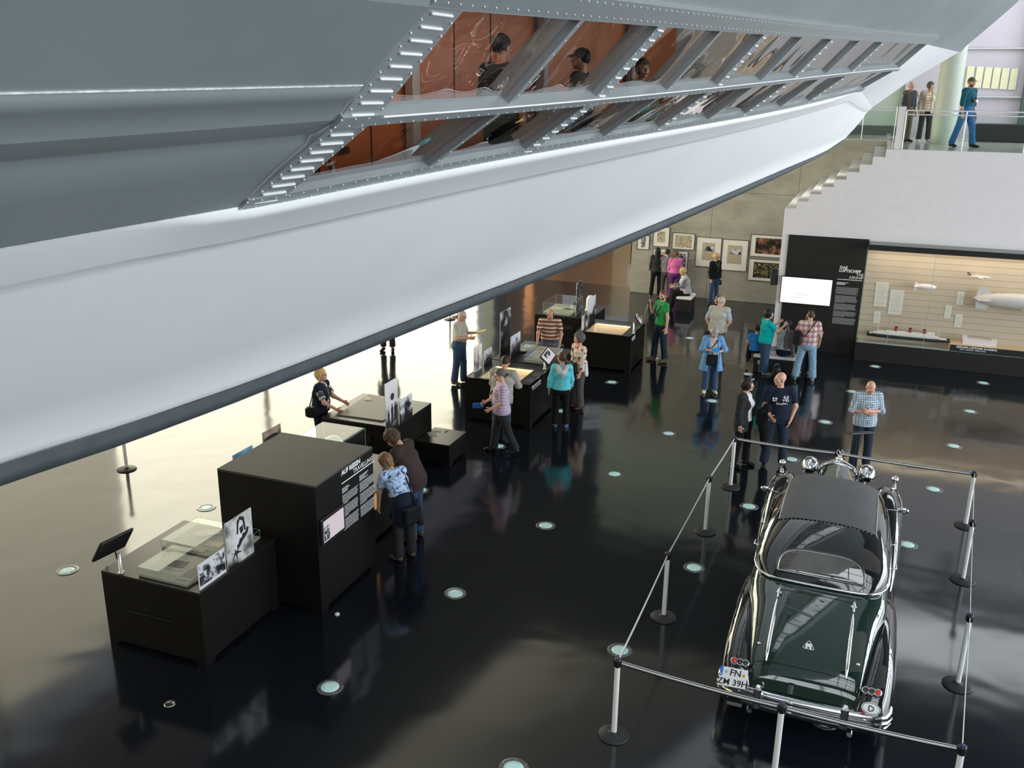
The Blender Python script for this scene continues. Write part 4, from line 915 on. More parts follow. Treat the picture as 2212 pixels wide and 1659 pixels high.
q = MB(); q.loft([[(x, math.cos(a)*.026*k_, .026*k_*math.sin(a)+dz) for a in np.linspace(0, 2*math.pi, 13)[:-1]] for x, k_, dz in ((-.26, .1, .012), (-.2, .5, .008), (-.1, .95, 0), (.15, 1, 0), (.22, .75, -.003), (.26, .1, -.008))]); part('fuselage', q, M['model_white'], r)
for e in (-1, 1):
    q = MB(); q.prism([(.03, 0, -.012), (.10, 0, -.012), (-.03, e*.22, .0), (-.07, e*.22, .0)], (0, 0, .006)); part('wing', q, M['model_white'], r)
    q = MB(); q.prism([(-.24, 0, .012), (-.18, 0, .012), (-.25, e*.08, .02), (-.27, e*.08, .02)], (0, 0, .004)); part('tailplane', q, M['model_white'], r)
    q = MB(); q.ell((.05, e*.09, -.03), (.03, .013, .013), 10, 6); part('engine', q, M['model_white'], r)
M['tail_navy'] = mat('tail_navy', (.012, .016, .05), .4); q = MB(); q.prism([(-.26, -.003, .02), (-.17, -.003, .02), (-.24, -.003, .10), (-.275, -.003, .10)], (0, .006, 0)); part('tail_fin', q, M['tail_navy'], r)
M['tail_yel'] = mat('tail_yellow', (.85, .48, .03), .4); q = MB(); q.lathe([(.016, -.0045), (.016, .0045)], 14, (-.238, 0, .058), 0, Matrix.Rotation(math.pi/2, 3, 'X')); part('tail_disc', q, M['tail_yel'], r)
q = MB(); q.tube([(0, 0, .02), (0, 0, .49)], .0025, 4); part('hanging_wire', q, M['steel'], r)
r = thing('building_model', 'low pinkish white block model on the sand-coloured case floor', 'model', W(24.6, 2.85, .641), YAW)
q = MB(); q.bbox((0, 0, .07), (.74, .2, .14), .005); part('hall', q, M['model_white'], r); q = MB(); q.bbox((-.34, 0, .16), (.1, .18, .10), .005); part('tower', q, M['model_white'], r); q = MB(); q.bbox((.31, 0, .155), (.12, .18, .05), .005); part('roof_block', q, M['model_white'], r)
# --- framed pictures on the concrete wall
M['p_frame'] = mat('thin_dark_frame', (.10, .09, .08), .4); M['mount'] = mat('white_mount', (.78, .76, .70), .8, var=.02)
PICS = [(-7.09, 1.93, -6.69, 1.47, 'bw', 'tiny', 'small framed sheet of two grey pictures at the far left of the concrete wall', .30, .14),
 (-6.57, 2.24, -6.04, 1.60, 'sepia', '', 'framed portrait print with grey figures, top row, second from the left', .26, .22),
 (-5.93, 2.08, -5.21, 1.56, 'sepia', '', 'framed landscape print of a big shed with text, above the seated woman', .12, .12),
 (-5.14, 2.00, -4.34, 1.05, 'sepia', '', 'tall framed newspaper page behind the woman in black', .25, .20),
 (-4.31, 1.98, -3.50, 0.99, 'sepia', '', 'tall framed tan newspaper page with a dark picture, right of the woman in black', .22, .20),
 (-3.44, 2.19, -2.30, 1.50, 'fire', '', 'framed picture of red smoke and ruins at the upper right of the concrete wall', .14, .14),
 (-3.44, 1.42, -2.30, 0.73, 'green', '', 'framed dark sheet of six pictures at the lower right of the concrete wall', .14, .14),
 (-6.55, 1.53, -6.04, 1.02, 'sepia', '', 'framed print mostly hidden behind the long-haired girl', .2, .2),
 (-5.86, 1.50, -5.39, 0.81, 'bw', '', 'framed newspaper page with dark pictures between the pink jacket and seated woman', .12, .12)]
for i, (t0, z1, t1, z0, kind, _, lab, bx, bz) in enumerate(PICS):
    r = thing('framed_picture', lab, 'picture', W(30.19, (t0+t1)/2, (z0+z1)/2), YAW); w_, h_ = t1-t0, z1-z0
    q = MB()
    for e in (-1, 1): q.box((e*w_/2, -.015, 0), (.02, .03, h_+.02)); q.box((0, -.015, e*h_/2), (w_-.02, .03, .02))
    part('frame', q, M['p_frame'], r); q = MB(); q.box((0, -.012, 0), (w_-.02, .01, h_-.02)); part('mount', q, M['mount'], r)
    pw_, ph = w_*(1-2*bx), h_*(1-2*bz); q = MB(); q.quad((-pw_/2, -ph/2, 0), (pw_/2, -ph/2, 0), (pw_/2, ph/2, 0), (-pw_/2, ph/2, 0)); put('print', q.mesh('print', photo_mat(20+i, kind, 5 if kind == 'fire' else (55 if i in (3, 4) else 24), .05)), r, frame((0, -.018, .02 if h_ > .8 else 0), (1, 0, 0), (0, 0, 1)))
    if i in (3, 4):
        q = MB(); q.quad((-pw_*.3, ph*.02, 0), (pw_*.42, ph*.02, 0), (pw_*.42, ph*.3, 0), (-pw_*.3, ph*.3, 0)); put('photo', q.mesh('photo', photo_mat(40+i, 'bw', 9)), r, frame((0, -.0195, .02), (1, 0, 0), (0, 0, 1)))
    if i == 6:
        for a in range(3):
            for b in range(2): q = MB(); q.quad((0, 0, 0), (pw_*.29, 0, 0), (pw_*.29, ph*.36, 0), (0, ph*.36, 0)); put('photo', q.mesh('photo', photo_mat(50+a+3*b, 'green', 14)), r, frame((-pw_*.47+a*pw_*.325, -.0195, -ph*.38+b*ph*.43), (1, 0, 0), (0, 0, 1)))
for i, (t, z) in enumerate(((-5.28, 1.28), (-4.33, 1.35), (-3.52, 1.24), (-6.65, 1.6))):
    r = thing('wall_caption', ['small grey caption right of the page with dark pictures', 'small grey caption between the two tall newspaper pages', 'small grey caption left of the sheet of six pictures', 'small grey caption beside the tiny far left picture'][i], 'caption', W(30.19, t, z), YAW)
    q = MB(); q.box((0, -.004, 0), (.14, .006, .07)); part('plate', q, M['grey_print'], r)
# white cubes hanging / standing in the far room
for i, (t, lab) in enumerate(((-9.15, 'white locker block in the far room, left of two'), (-8.2, 'white locker block in the far room, right of two'))):
    r = thing('locker_block', lab, 'locker', W(39.5, t, 0), YAW)
    q = MB(); q.bbox((0, 0, 1.2), (.84, .6, .9), .01); part('body', q, M['white_wall'], r); q = MB(); q.bbox((0, 0, .375), (.7, .5, .75), .01); part('base', q, M['black_paint'], r)
    q = MB(); q.box((0, -.303, 1.2), (.01, .006, .86)); part('door_gap', q, M['plastic'], r)

# ================================================================== BARRIER POSTS AND BELTS
M['post_white'] = mat('pale_aluminium_post', (.80, .81, .79), .35, metal=.05, var=.03); M['purple'] = mat('purple_cap', (.05, .03, .22), .3)
def barrier_post():
    r = thing('barrier_post', '', 'barrier post', (0, 0, 0), 0, 'belt barrier posts')
    q = MB(); q.lathe([(.165, 0), (.168, .008), (.160, .018), (.08, .028), (.034, .034), (.03, .05)], 32); part('base', q, M['rubber'], r)
    q = MB(); q.lathe([(.029, .03), (.029, .84)], 18); part('pole', q, M['post_white'], r)
    q = MB(); q.lathe([(.031, .835), (.039, .845), (.039, .915), (.034, .928), (.02, .930), (0, .930)], 16); hd = part('head', q, M['plastic'], r)
    q = MB(); q.lathe([(.019, .9302), (.016, .934), (0, .935)], 12); part('cap', q, M['purple'], hd)
    for a in range(4):
        q = MB(); q.box((math.cos(a*math.pi/2)*.040, math.sin(a*math.pi/2)*.040, .882), (.012, .012, .05)); part('belt_slot', q, M['rubber'], hd)
    return r
POSTS = [((1.116, 8.196), 'barrier post at the near left corner of the car enclosure'), ((1.988, 10.5), 'second barrier post from the near left corner, left of the car trunk'), ((2.998, 12.95), 'third barrier post from the near left corner, beside the car roof'),
 ((3.766, 14.663), 'barrier post at the far left corner, by the woman in dark trousers'), ((5.30, 14.05), 'barrier post behind the car radiator, mostly hidden'), ((7.148, 13.265), 'barrier post at the far right corner of the car enclosure'),
 ((6.317, 11.546), 'second barrier post on the right of the car'), ((5.152, 9.133), 'third barrier post on the right of the car, nearest full one'), ((4.057, 6.934), 'barrier post at the near right corner, cut by the photo edge'), ((2.602, 7.494), 'barrier post in front of the rear bumper, cut by the photo edge'),
 ((-6.759, 15.106), 'lone barrier post under the airship at the left'), ((-1.845, 26.567), 'barrier post far under the airship, left of two'), ((-1.649, 26.928), 'barrier post far under the airship, right of two')]
bp = None
for (x, y), lab in POSTS:
    if bp is None: bp = barrier_post(); bp.location = (x, y, 0); bp['label'] = lab
    else: dup(bp, (x, y, 0), random.random()*.2, lab)
BL = ['belt from the near left corner post to the second left post', 'belt between the second and third left posts', 'belt from the third left post to the far left corner', 'belt in front of the two people in black, to the radiator post', 'belt from the radiator post to the far right corner', 'belt from the far right corner to the second right post', 'belt between the second and third right posts', 'thin belt from the third right post to the near right corner', 'belt from the near right corner to the middle rear post', 'belt from the middle rear post to the near left corner']
for i in range(10):
    a, b = Vector((*POSTS[i][0], .885)), Vector((*POSTS[(i+1) % 10][0], .885)); d = (b-a).normalized(); a += d*.045; b -= d*.045
    r = thing('barrier_belt', BL[i], 'belt', tuple(a)); L = (b-a).length; rows = {'belt_edge': [], 'belt_stripe': []}
    n = d.cross(Vector((0, 0, 1)))
    def bl(z0, z1, th):
        q = MB(); rr = []
        for k in range(13):
            u = k/12; p = d*(L*u)+Vector((0, 0, -.016*4*u*(1-u)))
            rr.append([p+n*th+Vector((0, 0, z0)), p-n*th+Vector((0, 0, z0)), p-n*th+Vector((0, 0, z1)), p+n*th+Vector((0, 0, z1))])
        q.loft(rr); return q
    part('webbing', bl(-.024, .024, .0025), M['rubber'], r); part('white_stripe', bl(-.011, .011, .0032), M['post_white'], r); part('top_edge', bl(.0235, .0255, .0034), M['post_white'], r)
# info sign on a stand in front of the car
r = thing('info_stand', 'black reading stand in front of the man in the blue check shirt', 'sign stand', (5.88, 14.72, 0), math.radians(10))
q = MB(); q.lathe([(.17, 0), (.17, .012), (.03, .02)], 24); part('base', q, M['plastic'], r); q = MB(); q.lathe([(.024, .015), (.024, .99)], 14); part('pole', q, M['plastic'], r)
q = MB(); q.bbox((0, 0, 0), (.42, .20, .025), .005, Matrix.Rotation(math.radians(-14), 3, 'X')); part('plate', q, M['plastic'], r, (0, 0, 1.0))
# ================================================================== THE VINTAGE CAR (local: x right, y forward, z up; origin under the rear bumper)
def paint_mat(name, col, rough=.06):
    m = mat(name, col, rough, spec=.6, coat=1.0, var=.08, vscale=2); return m
M['paint'] = paint_mat('green_black_car_paint', (.008, .025, .017)); M['paint_blk'] = paint_mat('black_car_paint', (.008, .009, .009))
M['roof_cloth'] = mat('charcoal_roof_cloth', (.095, .097, .10), .65, var=.08, bump=.2, bscale=400)
M['win_dark'] = mat('dark_car_glass', (.09, .085, .075), .02, spec=1.0, coat=1.0, var=.3, vscale=3)
M['lens_red'] = mat('red_lens', (.62, .03, .02), .15, var=.05, coat=.5); M['lens_dark'] = mat('dark_lens', (.02, .01, .01), .1, coat=.5); M['seamline'] = mat('panel_seam', (.003, .003, .003), .6)
car = thing('vintage_car', 'large black-green vintage saloon car with cloth roof inside the barrier posts', 'car', (3.013, 8.138, 0), YAW-.014)
def itp(y, tab): 
    xs = [a for a, b in tab]; ys = [b for a, b in tab]; n = len(xs)
    if y <= xs[0]: return ys[0]
    if y >= xs[-1]: return ys[-1]
    i = max(j for j in range(n) if xs[j] <= y); i = min(i, n-2); h = xs[i+1]-xs[i]; u = (y-xs[i])/h
    def sl(j):
        if j == 0: return (ys[1]-ys[0])/(xs[1]-xs[0])
        if j == n-1: return (ys[-1]-ys[-2])/(xs[-1]-xs[-2])
        a = (ys[j]-ys[j-1])/(xs[j]-xs[j-1]); b = (ys[j+1]-ys[j])/(xs[j+1]-xs[j]); return 0 if a*b <= 0 else 2*a*b/(a+b)
    m0, m1 = sl(i)*h, sl(i+1)*h; d = ys[i+1]-ys[i]
    return ys[i]+m0*u+(3*d-2*m0-m1)*u*u+(m0+m1-2*d)*u**3
def arch(w, zb, zs, zt, n, k=20, x0=0.0):
    """closed section: straight sides up to zs, rounded over to zt"""
    p = [(x0+w, zb)]
    for i in range(k+1):
        a = math.pi*i/k; c, s_ = math.cos(a), math.sin(a)
        p.append((x0+w*math.copysign(abs(c)**(2/n), c), zs+(zt-zs)*abs(s_)**(2/n)))
    p.append((x0-w, zb)); return p
def body(name, ys, sec, m, parent=car, n=1):
    q = MB(); q.loft([[(x, y, z) for x, z in sec(y)] for y in ys], True, True); return part(name, q, m, parent)
# lower body with the sloping trunk
TZ = [(.06, .50), (.10, .60), (.18, .72), (.32, .83), (.55, .935), (.85, 1.02), (1.15, 1.08), (1.45, 1.12), (3.8, 1.14)]
TW = [(.06, .54), (.2, .585), (.6, .64), (1.0, .69), (1.4, .755), (2.2, .765), (3.2, .70), (3.8, .60)]
def tz(y): return itp(y, TZ)
def tw(y): return itp(y, TW)
def tn(y): return np.interp(y, [0, 1.0, 1.5, 4], [4.6, 5.0, 7, 7])
ysb = [.06, .08, .10, .13, .17, .22, .28, .35, .45, .55, .7, .85, 1.0, 1.15, 1.3, 1.45, 1.7, 2.0, 2.4, 2.8, 3.2, 3.5, 3.8]
def zsh(y): return .36+(tz(y)-.36)*.35
bd = body('body', ysb, lambda y: arch(tw(y), .30, zsh(y), tz(y), tn(y), 28), M['paint'])
def trunk_z(x, y): w, n = tw(y), tn(y); return zsh(y)+(tz(y)-zsh(y))*max(0, 1-min(1, abs(x)/w)**n)**(1/n)
# cabin
CZ = [(1.33, 1.13), (1.37, 1.20), (1.42, 1.28), (1.50, 1.375), (1.62, 1.46), (1.8, 1.535), (2.05, 1.595), (2.5, 1.635), (3.0, 1.63), (3.4, 1.60), (3.65, 1.54), (3.75, 1.45), (3.92, 1.16)]
CW = [(1.33, .52), (1.40, .62), (1.50, .69), (1.65, .735), (2.0, .75), (2.8, .735), (3.5, .67), (3.92, .60)]
def cz(y): return itp(y, CZ)
def cw(y): return itp(y, CW)
def csec(y):
    w, zt = cw(y), cz(y); return arch(w, 1.10, 1.12, zt, 3.1, 28)
ysc = [1.33, 1.345, 1.37, 1.395, 1.42, 1.46, 1.50, 1.56, 1.62, 1.7, 1.8, 1.92, 2.05, 2.25, 2.5, 2.75, 3.0, 3.2, 3.4, 3.55, 3.65, 3.75, 3.84, 3.92]
cb = body('cabin', ysc, csec, M['paint_blk'])
def cabin_z(x, y): w = cw(y); return 1.12+(cz(y)-1.12)*max(0, 1-min(1, abs(x)/w)**3.1)**(1/3.1)
def cabin_y(x, z):
    lo, hi = 1.33, 2.6
    for _ in range(30):
        m_ = (lo+hi)/2
        if cabin_z(x, m_) < z: lo = m_
        else: hi = m_
    return hi
# rear window with frame
def win_outline(k=1.0, n=24):
    pts = []
    for i in range(n+1):
        a = math.pi*i/n; c, s_ = math.cos(a), math.sin(a)
        pts.append((.46*k*math.copysign(abs(c)**.55, c), 1.215+.205*k*abs(s_)**.6))
    return [(.455*k, 1.205-.012*(k-1)*10)]+pts+[(-.455*k, 1.205-.012*(k-1)*10)]
def on_cabin(x, z, o): return Vector((x, cabin_y(x, z)-o, z+o*.6))
q = MB(); ol = win_outline(); rows = []
for u in (1.0, .8, .6, .4, .2, .02): rows.append([on_cabin(x*u, 1.30+(z-1.30)*u, .010) for x, z in ol])
q.loft(rows, True, True); part('rear_window', q, M['win_dark'], car)
q = MB(); q.tube([on_cabin(x, z, .008) for x, z in win_outline(1.03)], .014, 8, closed=True); part('window_frame', q, M['paint_blk'], car)
q = MB(); q.tube([on_cabin(x, z, .014) for x, z in win_outline(1.0)], .005, 6, closed=True); part('window_bead', q, M['steel'], car)
# chrome belt moulding
def belt():
    p = []
    for y in (3.7, 3.3, 2.8, 2.3, 1.9, 1.65, 1.52, 1.43, 1.37, 1.335): p.append((-cw(y)-.008, y, 1.128))
    p += [(-.40, 1.318, 1.128), (-.2, 1.312, 1.128), (0, 1.31, 1.128)]
    return p+[(-x, y, z) for x, y, z in p[-2::-1]]
q = MB(); q.tube(belt(), .016, 8); part('belt_moulding', q, M['chrome'], car)
# cloth roof
q = MB(); rows = []
for y in np.linspace(2.05, 3.55, 14):
    rows.append([(x, y, cabin_z(x, y)+.008) for x in np.linspace(-.545, .545, 15)])
q.loft(rows, False, False); part('roof_cloth', q, M['roof_cloth'], car)
for sg in (-1, 1):
    q = MB(); q.tube([(sg*.55, y, cabin_z(.55, y)+.008) for y in np.linspace(2.05, 3.55, 12)], .008, 6); part('roof_piping', q, M['steel'], car)
q = MB(); q.tube([(x, 2.045, cabin_z(x, 2.045)+.006) for x in np.linspace(-.55, .55, 12)], .008, 6); part('roof_piping', q, M['paint_blk'], car)
q = MB()
for i in range(22): x = -.5+i*.0476; q.ell((x, 2.03, cabin_z(x, 2.03)+.002), (.006, .006, .004), 6, 4)
o = part('roof_studs', q, M['chrome'], car); o['kind'] = 'stuff'
# trunk lid strips, hinges, seams, emblem
for sg in (-1, 1):
    x = sg*.40
    q = MB(); q.tube([(x, y, trunk_z(x, y)+.010) for y in (.98, .9, .75, .6, .45, .33, .25, .20)], [.008, .017, .02, .02, .02, .02, .016, .006], 8); part('trunk_strip', q, M['chrome'], car)
    q = MB(); q.tube([(x, y, trunk_z(x, y)+.014) for y in (1.24, 1.18, 1.12, 1.06, 1.0)], [.004, .014, .02, .018, .01], 8); q.tube([(x-.03, 1.08, trunk_z(x, 1.08)+.02), (x+.03, 1.08, trunk_z(x, 1.08)+.02)], .014, 8); part('trunk_hinge', q, M['chrome'], car)
    q = MB(); q.ell((sg*.50, .36, trunk_z(.50, .36)+.012), (.02, .02, .016), 10, 6); part('trunk_knob', q, M['chrome'], car)
q = MB(); q.tube([(-.54, .2, trunk_z(.54, .2)+.002), (-.56, .6, trunk_z(.56, .6)+.002), (-.55, 1.0, trunk_z(.55, 1.0)+.002), (-.40, 1.16, trunk_z(.4, 1.16)+.002), (0, 1.18, tz(1.18)+.002), (.40, 1.16, trunk_z(.4, 1.16)+.002), (.55, 1.0, trunk_z(.55, 1.0)+.002), (.56, .6, trunk_z(.56, .6)+.002), (.54, .2, trunk_z(.54, .2)+.002)], .004, 5); part('lid_seam', q, M['seamline'], car)
q = MB(); q.tube([(x, .20, trunk_z(x, .20)+.003) for x in np.linspace(-.55, .55, 14)], .004, 5); part('lid_seam', q, M['seamline'], car)
def on_trunk(x, y):
    d = .02; p = Vector((x, y, trunk_z(x, y))); ty = (Vector((x, y+d, trunk_z(x, y+d)))-Vector((x, y-d, trunk_z(x, y-d)))).normalized(); return frame(p, (1, 0, 0), ty)
tri = []
for i in range(3):
    a0 = math.pi/2+i*2*math.pi/3
    for k in range(8):
        u = k/8; A = Vector((math.cos(a0), math.sin(a0), 0)); B = Vector((math.cos(a0+2*math.pi/3), math.sin(a0+2*math.pi/3), 0)); p = A.lerp(B, u); tri.append(p*(1+.42*4*u*(1-u)*.55))
E0 = on_trunk(0, .42); zf = Vector((0, 0, .004))
q = MB(); q.prism([p*.066+zf for p in tri], (0, 0, .006)); em = put('emblem', q.mesh('emblem', M['white_print']), car, E0)
q = MB(); q.prism([p*.058+zf+Vector((0, 0, .006)) for p in tri], (0, 0, .0012)); put('emblem_field', q.mesh('emblem_field', M['ink']), em, Matrix.Identity(4))
for s_, w_, zz in ((.085, .012, .0075), (.045, .0, .0078)):
    me = text_mesh('M', s_ if w_ else .042, M['white_print'], .004 if w_ else .002, 'CENTER', .001)
    put('emblem_letter', me, em, frame((0, -.034 if w_ else .002, zz+.004), (1, 0, 0), (0, 1, 0)))
# fenders
def fender(name, sg, ztab, xin, xout, ys, n=2.6, zb=.30):
    def sec(y):
        zt = itp(y, ztab); a, b = itp(y, xin), itp(y, xout); w = (b-a)/2; return [(sg*(p-(a+b)/2)+sg*(a+b)/2, z) for p, z in arch(w, zb, zb+(zt-zb)*.18, zt, n, 20, (a+b)/2)]
    return body(name, ys, sec, M['paint_blk'])
RZ = [(-.02, .36), (.02, .48), (.10, .62), (.25, .735), (.5, .82), (.85, .865), (1.2, .87), (1.6, .85), (2.0, .76), (2.3, .60), (2.6, .42)]
RI = [(-.02, .50), (.3, .52), (1.0, .56), (2.6, .66)]; RO = [(-.02, .74), (.05, .81), (.2, .86), (.6, .90), (1.2, .91), (1.8, .905), (2.6, .85)]
FZ = [(2.9, .40), (3.2, .48), (3.6, .68), (4.0, .87), (4.4, .98), (4.75, 1.01), (5.0, .985), (5.2, .88), (5.32, .72), (5.38, .50)]
FI = [(2.9, .62), (3.6, .50), (4.4, .46), (5.0, .50), (5.38, .58)]; FO = [(2.9, .86), (3.6, .93), (4.4, .97), (5.0, .95), (5.25, .89), (5.38, .78)]
for sg in (-1, 1):
    fender('rear_fender', sg, RZ, RI, RO, [-.02, .0, .02, .06, .10, .17, .25, .37, .5, .68, .85, 1.02, 1.2, 1.35, 1.5, 1.65, 1.8, 1.95, 2.1, 2.25, 2.4, 2.5, 2.6])
    fender('front_fender', sg, FZ, FI, FO, [2.9, 3.1, 3.3, 3.5, 3.7, 3.9, 4.1, 4.3, 4.5, 4.7, 4.85, 5.0, 5.1, 5.2, 5.27, 5.32, 5.36, 5.38], zb=.32)
    q = MB(); q.bbox((sg*.76, 2.62, .36), (.22, .7, .05), .012); part('running_board', q, M['rubber'], car)
    for yw in (.95, 4.75):
        rot = Matrix.Rotation(math.pi/2, 3, 'Y'); q = MB(); q.lathe([(.20, -.085), (.33, -.085), (.36, -.05), (.36, .05), (.33, .085), (.20, .085)], 28, (sg*.72, yw, .36), 0, rot); wh = part('tyre', q, M['rubber'], car)
        q = MB(); q.lathe([(.0, -.088), (.12, -.088), (.2, -.07), (.2, .07), (.12, .088), (0, .088)], 24, (sg*.72, yw, .36), 0, rot); part('hubcap', q, M['chrome'], wh)
    # door handles and seams
    for y in (2.28, 2.95):
        q = MB(); q.tube([(sg*.775, y-.01, 1.03), (sg*.83, y, 1.035), (sg*.83, y+.13, 1.035)], [.012, .012, .008], 8); part('door_handle', q, M['chrome'], car)
    for y in (2.1, 2.85): q = MB(); q.tube([(sg*(tw(y)+.001), y, .5), (sg*(tw(y)+.001), y, 1.1)], .004, 5); part('door_seam', q, M['seamline'], car)
    # side windows
    q = MB(); rows = []
    for z in (1.19, 1.28, 1.37, 1.44):
        row = []
        for y in np.linspace(2.0, 3.35, 9):
            w = cw(y); f = (z-1.12)/(cz(y)-1.12); x = w*max(0, 1-min(1, f)**3.1)**(1/3.1); row.append((sg*(x+.004), y, z))
        rows.append(row)
    q.loft(rows, False, False); part('side_window', q, M['win_dark'], car)
    # triple lamp, reflector
    lx = sg*.655; ly, lz = .13, .70; nrm = Vector((sg*.1, -.62, .78)).normalized(); xx = Vector((1, 0, 0)); yy = nrm.cross(xx); base = frame((lx, ly, lz), xx, yy)
    q = MB()
    for i in (-1, 0, 1): q.lathe([(.038, -.02), (.040, .012), (.034, .016)], 16, (i*.058, 0, 0))
    cl = put('tail_lamp', q.mesh('tail_lamp', M['chrome']), car, base)
    for i in (-1, 0, 1):
        q = MB(); q.lathe([(.033, .010), (.024, .020), (0, .025)], 16, (i*.058, 0, 0)); put('lamp_lens', q.mesh('lamp_lens', M['lens_red'] if i == sg else M['lens_dark']), cl, Matrix.Identity(4))
    q = MB(); q.ell((sg*.61, .012, .545), (.03, .022, .03), 12, 8); part('reflector', q, M['lens_red'], car, label='small round red reflector')
    # bumper guards, exhaust, head lamps, fender lamps
    q = MB(); q.bbox((sg*.43, -.045, .45), (.075, .10, .26), .022); part('bumper_guard', q, M['chrome'], car)
    q = MB(); q.tube([(sg*.50, .25, .26), (sg*.50, -.02, .24)], .028, 10); part('exhaust_pipe', q, M['steel'], car)
    q = MB(); prof = [(0, -.17), (.05, -.16), (.10, -.10), (.125, -.02), (.13, .06), (.125, .085), (.11, .095)]; q.lathe(prof, 20, (sg*.41, 5.28, 1.02), 0, Matrix.Rotation(-math.pi/2, 3, 'X')); hl = part('headlamp', q, M['chrome'], car)
    q = MB(); q.lathe([(.12, .088), (.08, .105), (0, .112)], 18, (sg*.41, 5.28, 1.02), 0, Matrix.Rotation(-math.pi/2, 3, 'X')); part('headlamp_lens', q, M['glass'], hl)
    q = MB(); q.tube([(sg*.41, 5.25, .90), (sg*.33, 5.18, .75)], .02, 8); part('headlamp_bracket', q, M['chrome'], car)
    q = MB(); q.ell((sg*.80, 5.10, 1.075), (.052, .06, .052), 16, 10); q.tube([(sg*.80, 5.10, .93), (sg*.80, 5.10, 1.04)], [.035, .014], 10); part('fender_lamp', q, M['chrome'], car)
    q = MB(); q.tube([(sg*.92, 4.35, .90), (sg*.90, 4.6, .95), (sg*.86, 4.75, .98)], .009, 6); part('fender_trim', q, M['chrome'], car)
    q = MB(); q.tube([(sg*.66, 3.86, 1.10), (sg*.86, 3.80, 1.14)], .009, 6); q.ell((sg*.90, 3.80, 1.15), (.07, .02, .045), 12, 8); part('wing_mirror', q, M['chrome'], car)
# rear bumper: ribbed chrome bar following the tail
def sweep(path, prof, m, name):
    q = MB(); rows = []; P = [Vector(p) for p in path]
    for i, p in enumerate(P):
        t = (P[min(i+1, len(P)-1)]-P[max(i-1, 0)]).normalized(); n = Vector((t.y, -t.x, 0)); rows.append([p+n*a+Vector((0, 0, b)) for a, b in prof])
    q.loft(rows); return part(name, q, m, car)
bpth = [(-.84, .26, .42), (-.835, .18, .42), (-.80, .10, .42), (-.72, .05, .42), (-.55, .015, .42), (-.3, -.005, .42), (0, -.012, .42), (.3, -.005, .42), (.55, .015, .42), (.72, .05, .42), (.80, .10, .42), (.835, .18, .42), (.84, .26, .42)]
bprof = [(-.015, -.075), (.012, -.075), (.03, -.06), (.038, -.035), (.028, -.027), (.044, -.01), (.044, .01), (.028, .027), (.038, .035), (.03, .06), (.012, .075), (-.015, .075)]
bprof = [(a*1.25, b*1.35-.015) for a, b in bprof]
sweep(bpth, bprof, M['chrome'], 'rear_bumper')
sweep([(x, 5.82-y, z) for x, y, z in bpth[::-1]], bprof, M['chrome'], 'front_bumper')
q = MB()
for x in (-.62, -.2, .2, .62): q.ell((x, -.03-.0+abs(x)*.03, .45), (.016, .014, .016), 8, 6)
part('bumper_bolts', q, M['chrome'], car)['kind'] = 'stuff'
q = MB(); q.bbox((-.66, .0, .27), (.16, .02, .05), .006); part('lower_plate', q, M['steel'], car)
# number plate
pn = Vector((-.12, -.60, .79)).normalized(); px = Vector((1, 0, 0)); px = (px-pn*px.dot(pn)).normalized(); py = pn.cross(px); PB = frame((-.70, -.005, .585), px, py)
q = MB(); q.bbox((0, 0, 0), (.29, .205, .008), .003); pl_ = put('number_plate', q.mesh('number_plate', M['white_print']), car, PB)
M['eu_blue'] = mat('plate_blue', (.02, .16, .62), .5); M['seal'] = mat('seal_gold', (.62, .42, .06), .5); M['seal2'] = mat('seal_grey', (.5, .48, .40), .5)
q = MB(); q.box((-.128, .051, .005), (.032, .10, .003)); put('plate_blue_band', q.mesh('plate_blue_band', M['eu_blue']), pl_, Matrix.Identity(4))
put('plate_letters', text_mesh('D', .026, M['white_print'], .0005, 'CENTER', .001), pl_, frame((-.128, .012, .008), (1, 0, 0), (0, 1, 0)))
put('plate_letters', text_mesh('FN', .098, M['ink'], .0015, 'CENTER', .001), pl_, frame((.022, .016, .006), (1, 0, 0), (0, 1, 0)))
put('plate_letters', text_mesh('ZM 39H', .092, M['ink'], .0012, 'CENTER', .001), pl_, frame((.006, -.086, .006), (1, 0, 0), (0, 1, 0)))
q = MB(); q.lathe([(.018, .004), (.018, .007), (0, .0075)], 16, (-.075, .052, 0)); put('plate_seal', q.mesh('plate_seal', M['seal2']), pl_, Matrix.Identity(4))
q = MB(); q.lathe([(.016, .004), (.016, .007), (0, .0075)], 16, (.112, .035, 0)); put('plate_seal', q.mesh('plate_seal', M['seal']), pl_, Matrix.Identity(4))
# oval country badge
bn_ = Vector((.12, -.70, .70)).normalized(); bx = Vector((1, 0, 0)); bx = (bx-bn_*bx.dot(bn_)).normalized(); by = bn_.cross(bx); BB = frame((.665, -.015, .60), bx, by)
q = MB(); q.loft([[(.092*math.cos(a), .060*math.sin(a), z) for a in np.linspace(0, 2*math.pi, 29)[:-1]] for z in (-.004, .004)]); bd_ = put('oval_badge', q.mesh('oval_badge', M['white_print']), car, BB)
q = MB(); q.tube([(.083*math.cos(a), .052*math.sin(a), .0045) for a in np.linspace(0, 2*math.pi, 29)[:-1]], .0028, 5, closed=True); put('badge_ring', q.mesh('badge_ring', M['ink']), bd_, Matrix.Identity(4))
put('badge_letter', text_mesh('D', .085, M['ink'], .001, 'CENTER', .001), bd_, frame((0, -.030, .006), (1, 0, 0), (0, 1, 0)))
